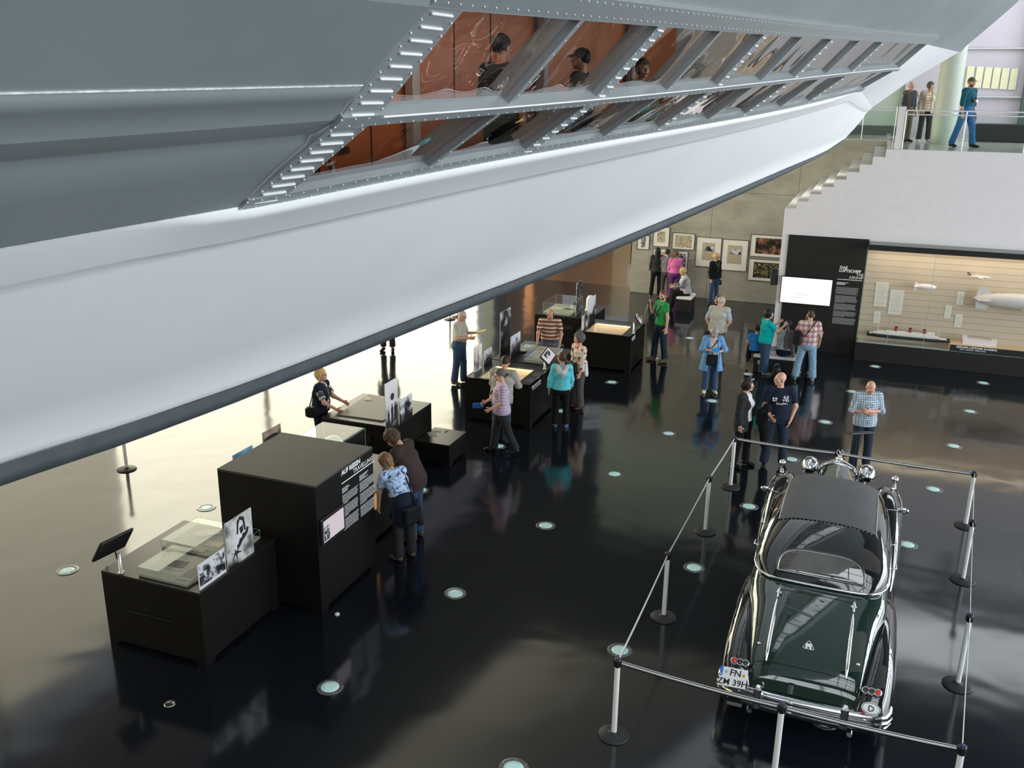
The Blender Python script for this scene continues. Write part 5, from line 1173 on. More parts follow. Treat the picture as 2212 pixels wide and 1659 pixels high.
# hood, radiator, mascot
HZ = [(3.75, 1.14), (4.3, 1.165), (5.0, 1.165), (5.22, 1.16)]; HW = [(3.75, .58), (4.3, .44), (4.9, .315), (5.22, .27)]
def hsec(y):
    w, zt = itp(y, HW), itp(y, HZ); p = [(w, .45), (w, .9), (w*.93, 1.02), (w*.72, zt-.075), (w*.4, zt-.03), (.03, zt), (-.03, zt), (-w*.4, zt-.03), (-w*.72, zt-.075), (-w*.93, 1.02), (-w, .9), (-w, .45)]; return p
body('hood', [3.75, 4.0, 4.3, 4.6, 4.9, 5.1, 5.22], hsec, M['paint'])
q = MB(); q.tube([(0, y, itp(y, HZ)+.004) for y in np.linspace(3.85, 5.22, 10)], .008, 6); part('hood_strip', q, M['chrome'], car)
q = MB(); rows = [[(x*k_, y, .45+(z-.45)*kz) for x, z in hsec(5.22)] for y, k_, kz in ((5.20, 1.03, 1.02), (5.23, 1.10, 1.045), (5.30, 1.10, 1.045), (5.34, 1.0, 1.0))]; q.loft(rows); part('radiator_shell', q, M['chrome'], car)
q = MB(); q.box((0, 5.345, .78), (.44, .01, .6)); part('radiator_grille', q, M['lens_dark'], car)
q = MB(); q.lathe([(.045, 1.185), (.05, 1.20), (.035, 1.23), (.02, 1.24)], 16, (0, 5.27, 0)); cp = part('radiator_cap', q, M['chrome'], car)
for e in (-1, 1):
    q = MB(); q.tube([(e*.01, 5.27, 1.235), (e*.055, 5.26, 1.30), (e*.03, 5.25, 1.36), (e*.0, 5.25, 1.30), (0, 5.26, 1.24)], .006, 6); part('mascot_wing', q, M['chrome'], cp)
q = MB(); q.bbox((0, 2.6, .24), (1.1, 5.0, .14), .03); part('chassis', q, M['rubber'], car)
# ================================================================== PEOPLE: one continuous skin-coloured figure each, clothes and hair as children
def V3(*a): return np.array(a, float)
def unit(v): v = np.array(v, float); return v/np.linalg.norm(v)
def surfnets(F, org, h):
    """naive surface nets of F < 0"""
    ins = F < 0; nx, ny, nz = F.shape
    cs = [ins[i:nx-1+i, j:ny-1+j, k:nz-1+k] for i in (0, 1) for j in (0, 1) for k in (0, 1)]
    n_in = sum(c.astype(np.int8) for c in cs); act = (n_in > 0) & (n_in < 8)
    idx = np.full(act.shape, -1, np.int64); I, J, K = np.nonzero(act); idx[I, J, K] = np.arange(len(I))
    S = np.zeros((len(I), 3)); C = np.zeros(len(I)); cor = [(i, j, k) for i in (0, 1) for j in (0, 1) for k in (0, 1)]
    for a in cor:
        for ax in range(3):
            if a[ax] == 1: continue
            b = list(a); b[ax] = 1
            fa = F[I+a[0], J+a[1], K+a[2]]; fb = F[I+b[0], J+b[1], K+b[2]]; m = (fa < 0) != (fb < 0)
            t = np.where(m, fa/np.where(m, fa-fb, 1), 0)
            for d in range(3): S[:, d] += np.where(m, a[d]+(t if d == ax else 0), 0)
            C += m
    P = (S/C[:, None]+np.stack([I, J, K], 1))*h+org
    Q = []
    for ax in range(3):
        sl = [slice(1, n-1) for n in F.shape]; s0, s1 = list(sl), list(sl); s0[ax] = slice(0, F.shape[ax]-1); s1[ax] = slice(1, F.shape[ax])
        A, B = ins[tuple(s0)], ins[tuple(s1)]; e = np.nonzero(A != B); off = [1, 1, 1]; off[ax] = 0
        p = [e[d]+off[d] for d in range(3)]; u, v = [d for d in range(3) if d != ax]
        def at(du, dv): q = [x.copy() for x in p]; q[u] -= du; q[v] -= dv; return idx[q[0], q[1], q[2]]
        quad = np.stack([at(1, 1), at(0, 1), at(0, 0), at(1, 0)], 1)
        fl_ = A[e] if ax != 1 else ~A[e]; quad[~fl_] = quad[~fl_][:, ::-1]; Q.append(quad)
    return P, np.concatenate(Q)
class SDF:
    def __init__(s, h, k=.03): s.h = h; s.k = k; s.p = []; s.cuts = []; s.noise = None
    def cap(s, a, b, ra, rb=None, flat=None, f=1.0, cut=None, k=None): s.p.append(('c', np.array(a, float), np.array(b, float), ra, ra if rb is None else rb, flat, f, cut, k)); return s
    def ell(s, c, r, R=None, cut=None, k=None): s.p.append(('e', np.array(c, float), np.array(r, float), np.eye(3) if R is None else R, cut, k)); return s
    def mesh(s):
        h = s.h; lo, hi, bb = [], [], []
        for p in s.p:
            if p[0] == 'c': m = max(p[3], p[4])*max(1, p[6]); a, b = np.minimum(p[1], p[2])-m, np.maximum(p[1], p[2])+m
            else: m = p[2].max(); a, b = p[1]-m, p[1]+m
            bb.append((a, b)); lo.append(a); hi.append(b)
        org = np.min(lo, 0)-3*h; top = np.max(hi, 0)+3*h; n = np.ceil((top-org)/h).astype(int)+1
        F = np.full(n, .5, np.float32)
        for p, (a, b) in zip(s.p, bb):
            kk = p[-1] or s.k; i0 = np.maximum(((a-kk-2*h-org)/h).astype(int), 0); i1 = np.minimum(((b+kk+2*h-org)/h).astype(int)+2, n)
            g = np.meshgrid(*[org[d]+h*np.arange(i0[d], i1[d]) for d in range(3)], indexing='ij'); X = np.stack(g, -1)
            if p[0] == 'c':
                _, A, B, ra, rb, fl_, f, cut, _k = p; q = X-A; ba = B-A
                if fl_ is not None:
                    q = q+((q@fl_)*(1/f-1))[..., None]*fl_; ba = ba+(ba@fl_)*(1/f-1)*fl_
                t = np.clip((q@ba)/max(ba@ba, 1e-9), 0, 1); d = np.linalg.norm(q-t[..., None]*ba, axis=-1)-(ra+(rb-ra)*t)
                if f < 1: d = d*max(f, .55)
            else:
                _, c, r, R, cut, _k = p; q = (X-c)@R; k0 = np.linalg.norm(q/r, axis=-1); k1 = np.linalg.norm(q/(r*r), axis=-1); d = k0*(k0-1)/np.maximum(k1, 1e-6)
            if cut is not None: d = np.maximum(d, (X-cut[0])@cut[1])
            sl = tuple(slice(i0[q_], i1[q_]) for q_ in range(3)); f0 = F[sl]
            hh = np.clip(.5+.5*(f0-d)/kk, 0, 1); F[sl] = f0*(1-hh)+d*hh-kk*hh*(1-hh)
        if s.cuts or s.noise:
            g = np.meshgrid(*[org[d]+h*np.arange(n[d]) for d in range(3)], indexing='ij'); X = np.stack(g, -1)
            if s.noise: F += s.noise[0]*np.sin(X[..., 0]*s.noise[1])*np.sin(X[..., 1]*s.noise[1]*1.1+1)*np.sin(X[..., 2]*s.noise[1]*.93+2)
            for c in s.cuts: F = np.maximum(F, c(X))
        return surfnets(F, org, h)
def np_mesh(name, parts, mats, mi=None):
    """parts = [(P, Q)] joined into one smooth mesh"""
    vs, fs, o = [], [], 0
    for P, Q in parts: vs.append(P); fs.append(Q+o); o += len(P)
    P = np.concatenate(vs); Q = np.concatenate(fs); me = bpy.data.meshes.new(name)
    me.vertices.add(len(P)); me.vertices.foreach_set('co', P.astype(np.float32).ravel())
    me.loops.add(len(Q)*4); me.loops.foreach_set('vertex_index', Q.astype(np.int32).ravel())
    me.polygons.add(len(Q)); me.polygons.foreach_set('loop_start', np.arange(0, len(Q)*4, 4, dtype=np.int32))
    for m in (mats if isinstance(mats, list) else [mats]): me.materials.append(m)
    me.polygons.foreach_set('use_smooth', np.ones(len(Q), bool))
    if mi is not None: me.polygons.foreach_set('material_index', mi(P[Q].mean(1)).astype(np.int32))
    me.update(); me.validate(); return me
def rotm(ax, deg):
    a = math.radians(deg); c, s_ = math.cos(a), math.sin(a)
    return np.array({'x': [[1, 0, 0], [0, c, -s_], [0, s_, c]], 'y': [[c, 0, s_], [0, 1, 0], [-s_, 0, c]], 'z': [[c, -s_, 0], [s_, c, 0], [0, 0, 1]]}[ax])
SKIN = {'fair': mat('skin_fair', (.62, .36, .25), .5, var=.06, vscale=20), 'tan': mat('skin_tan', (.52, .27, .17), .5, var=.06, vscale=20), 'pink': mat('skin_pink', (.66, .35, .25), .45, var=.06, vscale=20)}
EYE_W = mat('eye_white', (.7, .68, .65), .3); EYE_D = mat('eye_dark', (.03, .02, .02), .2); LIPS = mat('lips', (.42, .13, .11), .5)
def cloth(name, c, rough=.85, var=.12): 
    if name not in M: M[name] = mat(name, c, rough, spec=.2, var=var, vscale=14, bump=.35, bscale=9, bdist=.02)
    return M[name]
def hairm(name, c):
    if name not in M: M[name] = mat(name, c, .55, spec=.4, var=.35, vscale=60, bump=.4, bscale=70, bdist=.004, stretch=(1, 1, .25))
    return M[name]
H_BLOND = hairm('hair_blond', (.56, .40, .16)); H_BROWN = hairm('hair_brown', (.075, .036, .02)); H_DBROWN = hairm('hair_dark_brown', (.022, .011, .010)); H_BLACK = hairm('hair_black', (.008, .007, .008)); H_GREY = hairm('hair_grey', (.33, .32, .31)); H_LGREY = hairm('hair_light_grey', (.50, .49, .46)); H_RED = hairm('hair_auburn', (.17, .055, .03)); H_LBROWN = hairm('hair_light_brown', (.20, .11, .05)); H_DGREY = hairm('hair_dark_grey', (.11, .09, .08)); H_GREEN = hairm('cap_green_grey', (.07, .09, .06))
def stripes(name, stops, freq, axis=2): M[name] = ramp_mat(name, lambda k, co: bands(k, co, axis, stops, freq)); return M[name]
def plaid(name, base, c1, c2, fx, fz):
    def b(k, co):
        a = bands(k, co, 0, [(0, (1, 1, 1)), (.62, c1), (.78, (1, 1, 1)), (.9, c2)], fx); z = bands(k, co, 2, [(0, (1, 1, 1)), (.62, c1), (.78, (1, 1, 1)), (.9, c2)], fz)
        y = bands(k, co, 1, [(0, (1, 1, 1)), (.62, c1), (.78, (1, 1, 1)), (.9, c2)], fx); return mixc(k, mixc(k, mixc(k, base, a, .8), z, .9), y, .35)
    M[name] = ramp_mat(name, b); return M[name]
def blotch(name, base, cols, scale, thr, mask=None):
    def b(k, co):
        out = base
        for i, c in enumerate(cols):
            v = k.new('ShaderNodeTexNoise'); v.inputs['Scale'].default_value = scale*(1+.3*i); v.inputs['Detail'].default_value = 2; mp = k.new('ShaderNodeMapping'); mp.inputs['Location'].default_value = (i*5.3+1, i*2.1, i); k.lk(co, mp.inputs[0]); k.lk(mp.outputs[0], v.inputs['Vector'])
            r = k.new('ShaderNodeValToRGB'); r.color_ramp.elements[0].position = thr; r.color_ramp.elements[1].position = thr+.03; k.lk(v.outputs['Fac'], r.inputs[0]); out = mixc(k, out, c, r.outputs[0], 'MIX')
        return out
    M[name] = ramp_mat(name, b); return M[name]
JEANS = cloth('blue_denim', (.045, .085, .155)); JEANS_D = cloth('dark_denim', (.022, .034, .055)); JEANS_L = cloth('light_denim', (.22, .34, .46)); JEANS_B = cloth('bright_denim', (.03, .13, .33)); BLACKC = cloth('black_cloth', (.008, .008, .009)); GREYC = cloth('grey_cloth', (.075, .072, .072)); TAUPE = cloth('taupe_cloth', (.11, .09, .075)); NAVY = cloth('navy_cloth', (.012, .017, .035)); KHAKI = cloth('khaki_cloth', (.16, .13, .09)); WHITE = cloth('white_cloth', (.72, .71, .69)); CHAR = cloth('charcoal_cloth', (.028, .028, .030))
SH_BLK = cloth('black_leather', (.010, .009, .009), .35); SH_BRN = cloth('brown_leather', (.12, .085, .055), .6); SH_WHT = cloth('white_leather', (.72, .69, .62), .5); SH_GRY = cloth('grey_suede', (.22, .21, .20)); SOLE = cloth('white_sole', (.70, .68, .66), .6); SH_BLU = cloth('blue_sneaker', (.06, .13, .34))
def person(label, xy, face, h, top, bottom, shoes, hair, skin='fair', z=0.0, female=False, fat=0.0, lean=0.0, tilt=0.0, head=(0, 0), armL=None, armR=None, legL=None, legR=None, seat=None, layers=(), sole=None, curl=(.5, .5), palmL=None, palmR=None, neck=True, glasses=False, beard=None, foot=None, headroll=0, parent_group='visitors in the hall'):
    """top = (material, sleeve 0..2 (1 = elbow, 2 = wrist), hem: metres below the waist, inflate); bottom = (material, inflate, length 0..1)"""
    k = h/1.75; root = thing('person', label, 'person', (xy[0], xy[1], z), -math.radians(face), parent_group)
    hs = (.163 if female else .182)*k*(1+.25*fat); hw = .092*k
    armL = armL or ((-.16, .02, -1), (-.06, .22, -1)); armR = armR or ((.16, .02, -1), (.06, .22, -1))
    legL = legL or ((-.04, .04, -1), (-.03, -.05, -1)); legR = legR or ((.04, .04, -1), (.03, -.05, -1))
    TL, SL_ = .43*k, .40*k
    kn = {}; an = {}
    for sd, sg, L in (('L', -1, legL), ('R', 1, legR)):
        hp = V3(sg*hw, 0, 0); kn[sd] = hp+unit(L[0])*TL; an[sd] = kn[sd]+unit(L[1])*SL_
    pz = (seat+.10*k) if seat is not None else .085*k-min(an['L'][2], an['R'][2])
    fx = (an['L'][:2]+an['R'][:2])/2 if seat is None else np.zeros(2); base = V3(-fx[0], -fx[1], pz)
    for sd in 'LR': kn[sd] = kn[sd]+base; an[sd] = an[sd]+base
    hip = {'L': base+V3(-hw, 0, 0), 'R': base+V3(hw, 0, 0)}; pel = base+V3(0, 0, .04*k)
    T = rotm('y', tilt)@rotm('x', -lean); T2 = rotm('y', tilt)@rotm('x', -lean*1.12)
    UX, UY, UZ = T[:, 0], T[:, 1], T[:, 2]
    waist = pel+(UZ*.85+V3(0, 0, .15))*.12*k; chest = waist+UZ*.20*k; shc = chest+T2[:, 2]*.135*k; nb = shc+T2[:, 2]*.035*k-T2[:, 1]*.012*k
    sh = {'L': shc-UX*hs, 'R': shc+UX*hs}
    Hh = rotm('z', head[1])@T2 if abs(lean) < 1 else T2@rotm('z', head[1]); Hh = Hh@rotm('x', -head[0])@rotm('y', headroll)
    nt = nb+(T2[:, 2]*.65+Hh[:, 2]*.35)*.085*k; hk = k**.5*1.0; hc = nt+Hh[:, 2]*.098*hk+Hh[:, 1]*.022*hk
    hb = lambda x, y, z_: hc+Hh@(V3(x, y, z_)*hk)
    UA, FA = .285*k, .245*k; el, wr, fd = {}, {}, {}
    for sd, A in (('L', armL), ('R', armR)): el[sd] = sh[sd]+unit(A[0])*UA; fd[sd] = unit(A[1]); wr[sd] = el[sd]+fd[sd]*FA
    def torso(S, inf, low=True, kk=None):
        f = (1.42 if not female else 1.34); r = k*(1+.35*fat)
        S.cap(pel, waist, .112*r+inf, (.100 if female else .108)*r+inf, UX, f*.98); S.cap(waist, chest, (.100 if female else .108)*r+inf, .115*k*(1+.2*fat)+inf, UX, f); S.cap(chest, shc-UZ*.03*k, .115*k*(1+.2*fat)+inf, .085*k+inf, UX, f*1.05)
        S.cap(sh['L']*.93+shc*.07, sh['R']*.93+shc*.07, .062*k+inf)
        if fat > .15: S.ell(waist+UY*.05*k*fat+UZ*.02, np.array([.15, .10+.07*fat, .14])*k*(1+.15*fat)+inf, T)
        if female: 
            for sg in (-1, 1): S.ell(chest+UX*sg*.065*k+UY*.085*k-UZ*.0*k, np.array([.062, .055, .065])*k*(1+.3*fat)+inf, T)
            S.ell(pel+UY*-.045*k-V3(0, 0, .05*k), np.array([.155, .10, .11])*k*(1+.3*fat)+inf)
        else: S.ell(pel-UY*.035*k-V3(0, 0, .05*k), np.array([.145, .105, .11])*k*(1+.3*fat)+inf)
    def leg(S, sd, inf, end=1.0, fl_=0.0):
        S.cap(hip[sd], kn[sd], .086*k*(1+.25*fat)+inf, .056*k+inf); e = kn[sd]+(an[sd]-kn[sd])*end
        S.cap(kn[sd], e, .056*k+inf, .040*k+inf+fl_, cut=(e, unit(an[sd]-kn[sd])))
        if end >= .99 and inf == 0: S.ell(kn[sd]*.62+an[sd]*.38-unit(np.cross(an[sd]-kn[sd], V3(1, 0, 0)))*-.012, V3(.046, .05, .10)*k)
    def arm(S, sd, inf, ln=2.0):
        a = sh[sd]; 
        if ln <= 1.0:
            e = a+(el[sd]-a)*ln; S.cap(a, e, .052*k+inf, .046*k+inf+.006, cut=(e, unit(el[sd]-a)))
        else:
            S.cap(a, el[sd], .052*k+inf, .040*k+inf); e = el[sd]+(wr[sd]-el[sd])*(ln-1); S.cap(el[sd], e, .041*k+inf, .028*k+inf+.004, cut=(e, fd[sd]))
    # ---- body, head, hands
    S = SDF(.013, .03); torso(S, 0)
    for sd in 'LR':
        leg(S, sd, 0); S.cap(sh[sd], el[sd], .049*k, .039*k); S.cap(el[sd], wr[sd], .040*k, .026*k)
    S.cap(nb-T2[:, 2]*.03*k, nt+Hh[:, 2]*.03*k, .054*k*(1 if not female else .88), .050*k*(1 if not female else .86))
    parts_ = [S.mesh()]
    S = SDF(.0065, .022); R = Hh; e = lambda x, y, z_, r, kk=None, R_=None: S.ell(hb(x, y, z_), np.array(r)*hk, R if R_ is None else R_, None, kk)
    e(0, -.010, .022, (.074, .094, .094)); e(0, .022, -.042, (.057, .068, .074)); e(0, .070, -.094, (.026, .022, .020)); S.cap(hb(-.03, .083, .018), hb(.03, .083, .018), .014*hk)
    S.cap(hb(0, .092, .004), hb(0, .110, -.030), .009*hk, .013*hk, k=.012); S.ell(hb(0, .088, -.062), V3(.026, .014, .014)*hk, R, None, .012)
    for sg in (-1, 1): S.ell(hb(sg*.078, -.008, -.014), V3(.010, .020, .032)*hk, R@rotm('z', sg*-18), None, .010); S.ell(hb(sg*.044, .066, -.026), V3(.022, .020, .022)*hk, R)
    S.cap(nb, nt+Hh[:, 2]*.05*k+Hh[:, 1]*.0, .052*k*(1 if not female else .88), .048*k*(1 if not female else .86)); parts_.append(S.mesh())
    for sd, sg, cu, pm_ in (('L', -1, curl[0], palmL), ('R', 1, curl[1], palmR)):
        d = fd[sd]; n = np.array(pm_, float) if pm_ is not None else V3(-sg, 0, 0); n = n-d*(n@d)
        if np.linalg.norm(n) < .1: n = V3(0, 0, -1)-d*(-d[2])
        n = unit(n); u = np.cross(d, n)*sg; S = SDF(.0055, .010); w0 = wr[sd]; kk = k*(.9 if female else 1)
        S.cap(w0-d*.03*k, w0+d*.02*k, .027*k, .026*k)
        for off in (-.022, 0, .022): S.cap(w0+d*.015*kk+u*off*.6*kk, w0+d*.078*kk+u*off*kk, .019*kk, .017*kk, n, .75)
        for i, L in enumerate((.072, .080, .074, .058)):
            p = w0+d*.083*kk+u*(.030-.020*i)*kk; dr = unit(d+u*(.10-.07*i)); 
            for j, fr in enumerate((.45, .32, .23)):
                a = cu*(.45+.55*j); dd = unit(dr*math.cos(a)+n*math.sin(a)); q = p+dd*L*fr*kk; S.cap(p, q, (.0095-.0008*j)*kk, (.0088-.0008*j)*kk); p = q
        p = w0+d*.025*kk+u*.030*kk; t1 = unit(d*.65+u*.62+n*.35); q = p+t1*.045*kk; S.cap(p, q, .0125*kk, .0105*kk); S.cap(q, q+unit(t1*.6+d*.6+n*.35*cu)*.034*kk, .0105*kk, .0085*kk); parts_.append(S.mesh())
    put('body', np_mesh('body', parts_, SKIN[skin]), root, Matrix.Identity(4))
    for sg in (-1, 1):
        q = MB(); c = hb(sg*.031, .083, -.004); q.ell((0, 0, 0), (.0125*hk, .010*hk, .0075*hk), 12, 8); q.ell((0, .0055*hk, 0), (.0062*hk, .006*hk, .0062*hk), 8, 6, 1)
        put('eye', q.mesh('eye', [EYE_W, EYE_D]), root, frame(c, Hh[:, 0], Hh[:, 1]))
    if not female or True:
        q = MB(); q.ell((0, 0, 0), (.022*hk, .007*hk, .0062*hk), 12, 6); put('mouth', q.mesh('mouth', LIPS), root, frame(hb(0, .101, -.062), Hh[:, 0], Hh[:, 1]))
    # ---- hair
    st, hm = hair
    if st != 'bald':
        S = SDF(.0075, .015); n0 = unit(V3(0, -.55, .83)); p0 = hb(0, .078, .052)
        def cutp(p, n): n = Hh@n; return lambda X: -((X-p)@n)
        infl = {'short': .012, 'crop': .005, 'sides': .007, 'bob': .022, 'curly': .032, 'long': .018, 'pony': .014, 'full': .020, 'cap': .010, 'wavy': .024}[st]
        S.ell(hb(0, -.012, .022), (np.array([.074, .094, .094])+infl)*hk, R)
        if st in ('bob', 'wavy', 'full', 'curly'):
            lw = {'bob': -.075, 'wavy': -.10, 'full': -.03, 'curly': -.045}[st]
            for sg in (-1, 1): S.cap(hb(sg*.070, -.01, .03), hb(sg*.066, -.022, lw), .028*hk, .022*hk)
            S.cap(hb(0, -.075, 0), hb(0, -.062, lw), .045*hk, .035*hk, Hh[:, 0], 1.5)
        if st == 'long': 
            S.cap(hb(0, -.07, 0), hb(0, -.085, -.30), .065*hk, .05*hk, Hh[:, 0], 1.35)
            for sg in (-1, 1): S.cap(hb(sg*.07, -.02, .02), hb(sg*.07, -.06, -.22), .03*hk, .03*hk)
        if st == 'pony': S.cap(hb(0, -.095, .03), hb(.01, -.15, -.04), .028*hk, .034*hk); S.cap(hb(.01, -.15, -.04), hb(.015, -.135, -.20), .034*hk, .014*hk)
        if st == 'curly': S.noise = (.013, 95)
        elif st in ('wavy', 'full', 'bob'): S.noise = (.004, 80)
        pl_ = cutp(p0, n0)
        if st in ('bob', 'wavy', 'full', 'curly', 'long'):
            # keep the face open: cut a block in front of the ears, below the fringe
            def face_open(X):
                L = (X-hc)@Hh/hk; return np.minimum(np.minimum(L[..., 1]-.038, .046-L[..., 2]), .085-np.abs(L[..., 0]))
            S.cuts.append(face_open)
        elif st == 'sides': S.cuts.append(cutp(hb(0, .045, -.035), unit(V3(0, -.25, .97))))
        else: S.cuts.append(pl_)
        if st == 'sides': S.cuts.append(lambda X: ((X-hc)@Hh[:, 2])-.070*hk)
        if st == 'sides': S.cuts.append(lambda X: ((X-hc)@Hh[:, 1])-.045*hk)
        P, Q = S.mesh()
        if len(Q): put('cap' if st == 'cap' else 'hair', np_mesh('hair', [(P, Q)], hm), root, Matrix.Identity(4))
        if st == 'cap':
            q = MB(); q.loft([[(x*.075*hk, y, zz-(x*x)*.018*hk) for x in np.linspace(-1, 1, 9)]+[(x*.075*hk, y, zz-.006-(x*x)*.018*hk) for x in np.linspace(1, -1, 9)] for y, zz in ((.07*hk, .052*hk), (.11*hk, .048*hk), (.15*hk, .036*hk))]); put('cap_brim', q.mesh('cap_brim', hm), root, frame(hc, Hh[:, 0], Hh[:, 1]))
    if beard is not None:
        S = SDF(.007, .012); S.ell(hb(0, .026, -.060), V3(.060, .070, .066)*hk, R)
        S.cuts += [lambda X: ((X-hc)@Hh[:, 2])+.045*hk, lambda X: -((X-hc)@Hh[:, 1])]
        put('beard', np_mesh('beard', [S.mesh()], beard), root, Matrix.Identity(4))
    if glasses:
        q = MB()
        for sg in (-1, 1): q.tube([(sg*.032*hk+.021*hk*math.cos(a), .100*hk, -.004*hk+.016*hk*math.sin(a)) for a in np.linspace(0, 6.283, 13)[:-1]], .0022, 4, closed=True); q.tube([(sg*.053*hk, .099*hk, 0), (sg*.078*hk, .0, .002*hk)], .0022, 4)
        q.tube([(-.011*hk, .104*hk, 0), (.011*hk, .104*hk, 0)], .0022, 4); put('glasses', q.mesh('glasses', M['rubber']), root, frame(hc, Hh[:, 0], Hh[:, 1]))
    # ---- trousers and shoes
    bm, binf, blen = bottom; S = SDF(.0125, .028)
    r = k*(1+.35*fat); S.cap(pel-V3(0, 0, .02*k), waist, .112*r+binf, .102*r+binf, UX, 1.40); S.ell(pel-UY*.04*k-V3(0, 0, .05*k), np.array([.150, .105, .115])*k*(1+.3*fat)+binf)
    for sd in 'LR': leg(S, sd, binf+.004, blen, .012+binf*.6)
    S.cuts.append(lambda X, w_=waist: ((X-w_)@UZ)-.01); put('trousers', np_mesh('trousers', [S.mesh()], bm), root, Matrix.Identity(4))
    foot = foot or (-12, 12)
    for sd, sg, yw in (('L', -1, foot[0]), ('R', 1, foot[1])):
        a = an[sd]; fw = rotm('z', -yw)@V3(0, 1, 0); sn = unit(an[sd]-kn[sd]); rise = 0.0
        if a[2] > .13*k: pitch = min(.9, (a[2]-.085*k)*4); fw = unit(fw*math.cos(pitch)-V3(0, 0, 1)*math.sin(pitch))
        if seat is not None and a[2] < .085*k: pass
        dn = unit(V3(0, 0, -1)-fw*(-fw[2])); S = SDF(.008, .02); z0 = a+dn*.048*k
        S.cap(a-fw*.035*k+dn*.030*k, a+fw*.10*k+dn*.042*k, .040*k, .036*k); S.cap(a+fw*.08*k+dn*.045*k, a+fw*.165*k+dn*.050*k, .040*k, .030*k, np.cross(fw, dn), 1.15); S.cap(a, a+dn*.03*k-fw*.01*k, .038*k, .042*k)
        fl_ = a+dn*.083*k; S.cuts.append(lambda X, f0=fl_, d0=dn: (X-f0)@d0)
        put('shoe', np_mesh('shoe', [S.mesh()], [shoes, sole or shoes], lambda c, f0=fl_, d0=dn: ((c-f0)@d0 > -.028)*1), root, Matrix.Identity(4))
    # ---- shirt, then any outer layers
    def garment(name, m, sleeve, hem, inf, opening=0.0, sleeveless=False, flare=0.0):
        S = SDF(.0115, .026); torso(S, inf)
        if hem > .05: S.cap(pel, pel-V3(0, 0, hem-.02), .122*r+inf, .118*r+inf+flare, UX, 1.38)
        if not sleeveless:
            for sd in 'LR': arm(S, sd, inf-.003, sleeve)
        cut_z = waist-UZ*hem if lean > 8 else None
        if lean > 8: S.cuts.append(lambda X, c=waist-UZ*hem: -((X-c)@unit(UZ+V3(0, 0, .6)))*1.0 if False else -((X-c)@UZ))
        else: S.cuts.append(lambda X, zc=waist[2]-hem: zc-X[..., 2])
        S.cuts.append(lambda X, c=nb+UZ*.03*k: (np.minimum((X-c)@UZ, .07*k-np.linalg.norm((X-c)-((X-c)@UZ)[..., None]*UZ, axis=-1))))
        if opening: S.cuts.append(lambda X: np.minimum((X-chest)@UY+0.0, opening*(1+.5*np.clip(((waist-X)@UZ), 0, .6))-np.abs((X-chest)@UX)))
        P, Q = S.mesh(); o = put(name, np_mesh(name, [(P, Q)], m), root, Matrix.Identity(4)); return o
    garment('shirt', top[0], top[1], top[2], top[3])
    for ly in layers: garment(*ly)

    MW = Matrix.Translation((xy[0], xy[1], z)) @ Matrix.Rotation(-math.radians(face), 4, 'Z')
    inf_ = dict(root=root, MW=MW, wr=wr, fd=fd, waist=waist, chest=chest, sh=sh, pel=pel, hc=hc, Hh=Hh, an=an, UX=UX, UY=UY, UZ=UZ, k=k, el=el, nb=nb, hb=hb)
    return inf_
def wpt(I, p): return tuple(I['MW'] @ Vector(p))
def held(name, label, cat, I, pts):
    """a thing carried by a person: an Empty at the given body point, children in the person's axes"""
    r = bpy.data.objects.new(name, None); COL.objects.link(r); r.empty_display_size = .1; r.location = wpt(I, pts); r.rotation_euler = I['root'].rotation_euler
    return tag(r, label, cat)
def bag(label, I, c, size, m, strap=None, pocket=True, name='shoulder_bag'):
    r = held(name, label, 'bag', I, c); c = np.array(c)
    q = MB(); q.bbox((0, 0, 0), size, min(size)*.3); part('bag_body', q, m, r)
    if pocket: q = MB(); q.bbox((0, size[1]*.5, size[2]*.12), (size[0]*.96, .012, size[2]*.62), .005); part('flap', q, m, r); q = MB(); q.box((0, size[1]*.5+.007, -size[2]*.12), (.018, .006, .022)); part('buckle', q, M['steel'], r)
    if strap: q = MB(); q.tube([np.array(p)-c for p in strap], .012, 6); part('strap', q, m, r)
    return r
def strap_path(I, c, side, w=.1):
    """over the opposite shoulder, down both sides of the body to the bag"""
    k = I['k']; s0 = I['sh']['L' if side > 0 else 'R']; t = s0*.55+I['nb']*.45+I['UZ']*.035*k; UY = I['UY']; ch = I['chest']
    return [np.array(c)+UY*.03+V3(0, 0, w), ch+UY*.165*k+I['UX']*side*.06*k-I['UZ']*.06*k, ch+UY*.14*k-I['UX']*side*.07*k+I['UZ']*.10*k, t, ch-UY*.13*k-I['UX']*side*.05*k+I['UZ']*.06*k, I['waist']-UY*.15*k+I['UX']*side*.09*k, np.array(c)-UY*.03+V3(0, 0, w)]
# ------------------------------------------------------------------ who is there
S_PLAIDW = plaid('white_grey_plaid', (.68, .66, .60), (.40, .40, .40), (.55, .55, .56), 22, 22)
S_BROWN = stripes('brown_white_stripes', [(0, (.24, .085, .04)), (.72, (.72, .70, .66))], 11.5)
S_LILAC = stripes('lilac_stripes', [(0, (.52, .40, .56)), (.55, (.62, .52, .64)), (.82, (.22, .13, .22))], 19)
S_REDPL = plaid('red_white_plaid', (.70, .58, .56), (.45, .10, .13), (.30, .05, .08), 9, 8)
S_BLUEPL = plaid('blue_white_check', (.62, .72, .76), (.10, .20, .34), (.05, .10, .20), 26, 24)
S_FLORB = blotch('pale_blue_floral', (.50, .64, .86), [(.05, .08, .28), (.12, .25, .50)], 20, .58)
S_FLORR = blotch('cream_red_floral', (.70, .66, .52), [(.62, .05, .06), (.42, .03, .04)], 9, .60)
S_BW = blotch('black_white_print', (.62, .60, .57), [(.03, .03, .03), (.10, .10, .10)], 16, .50)
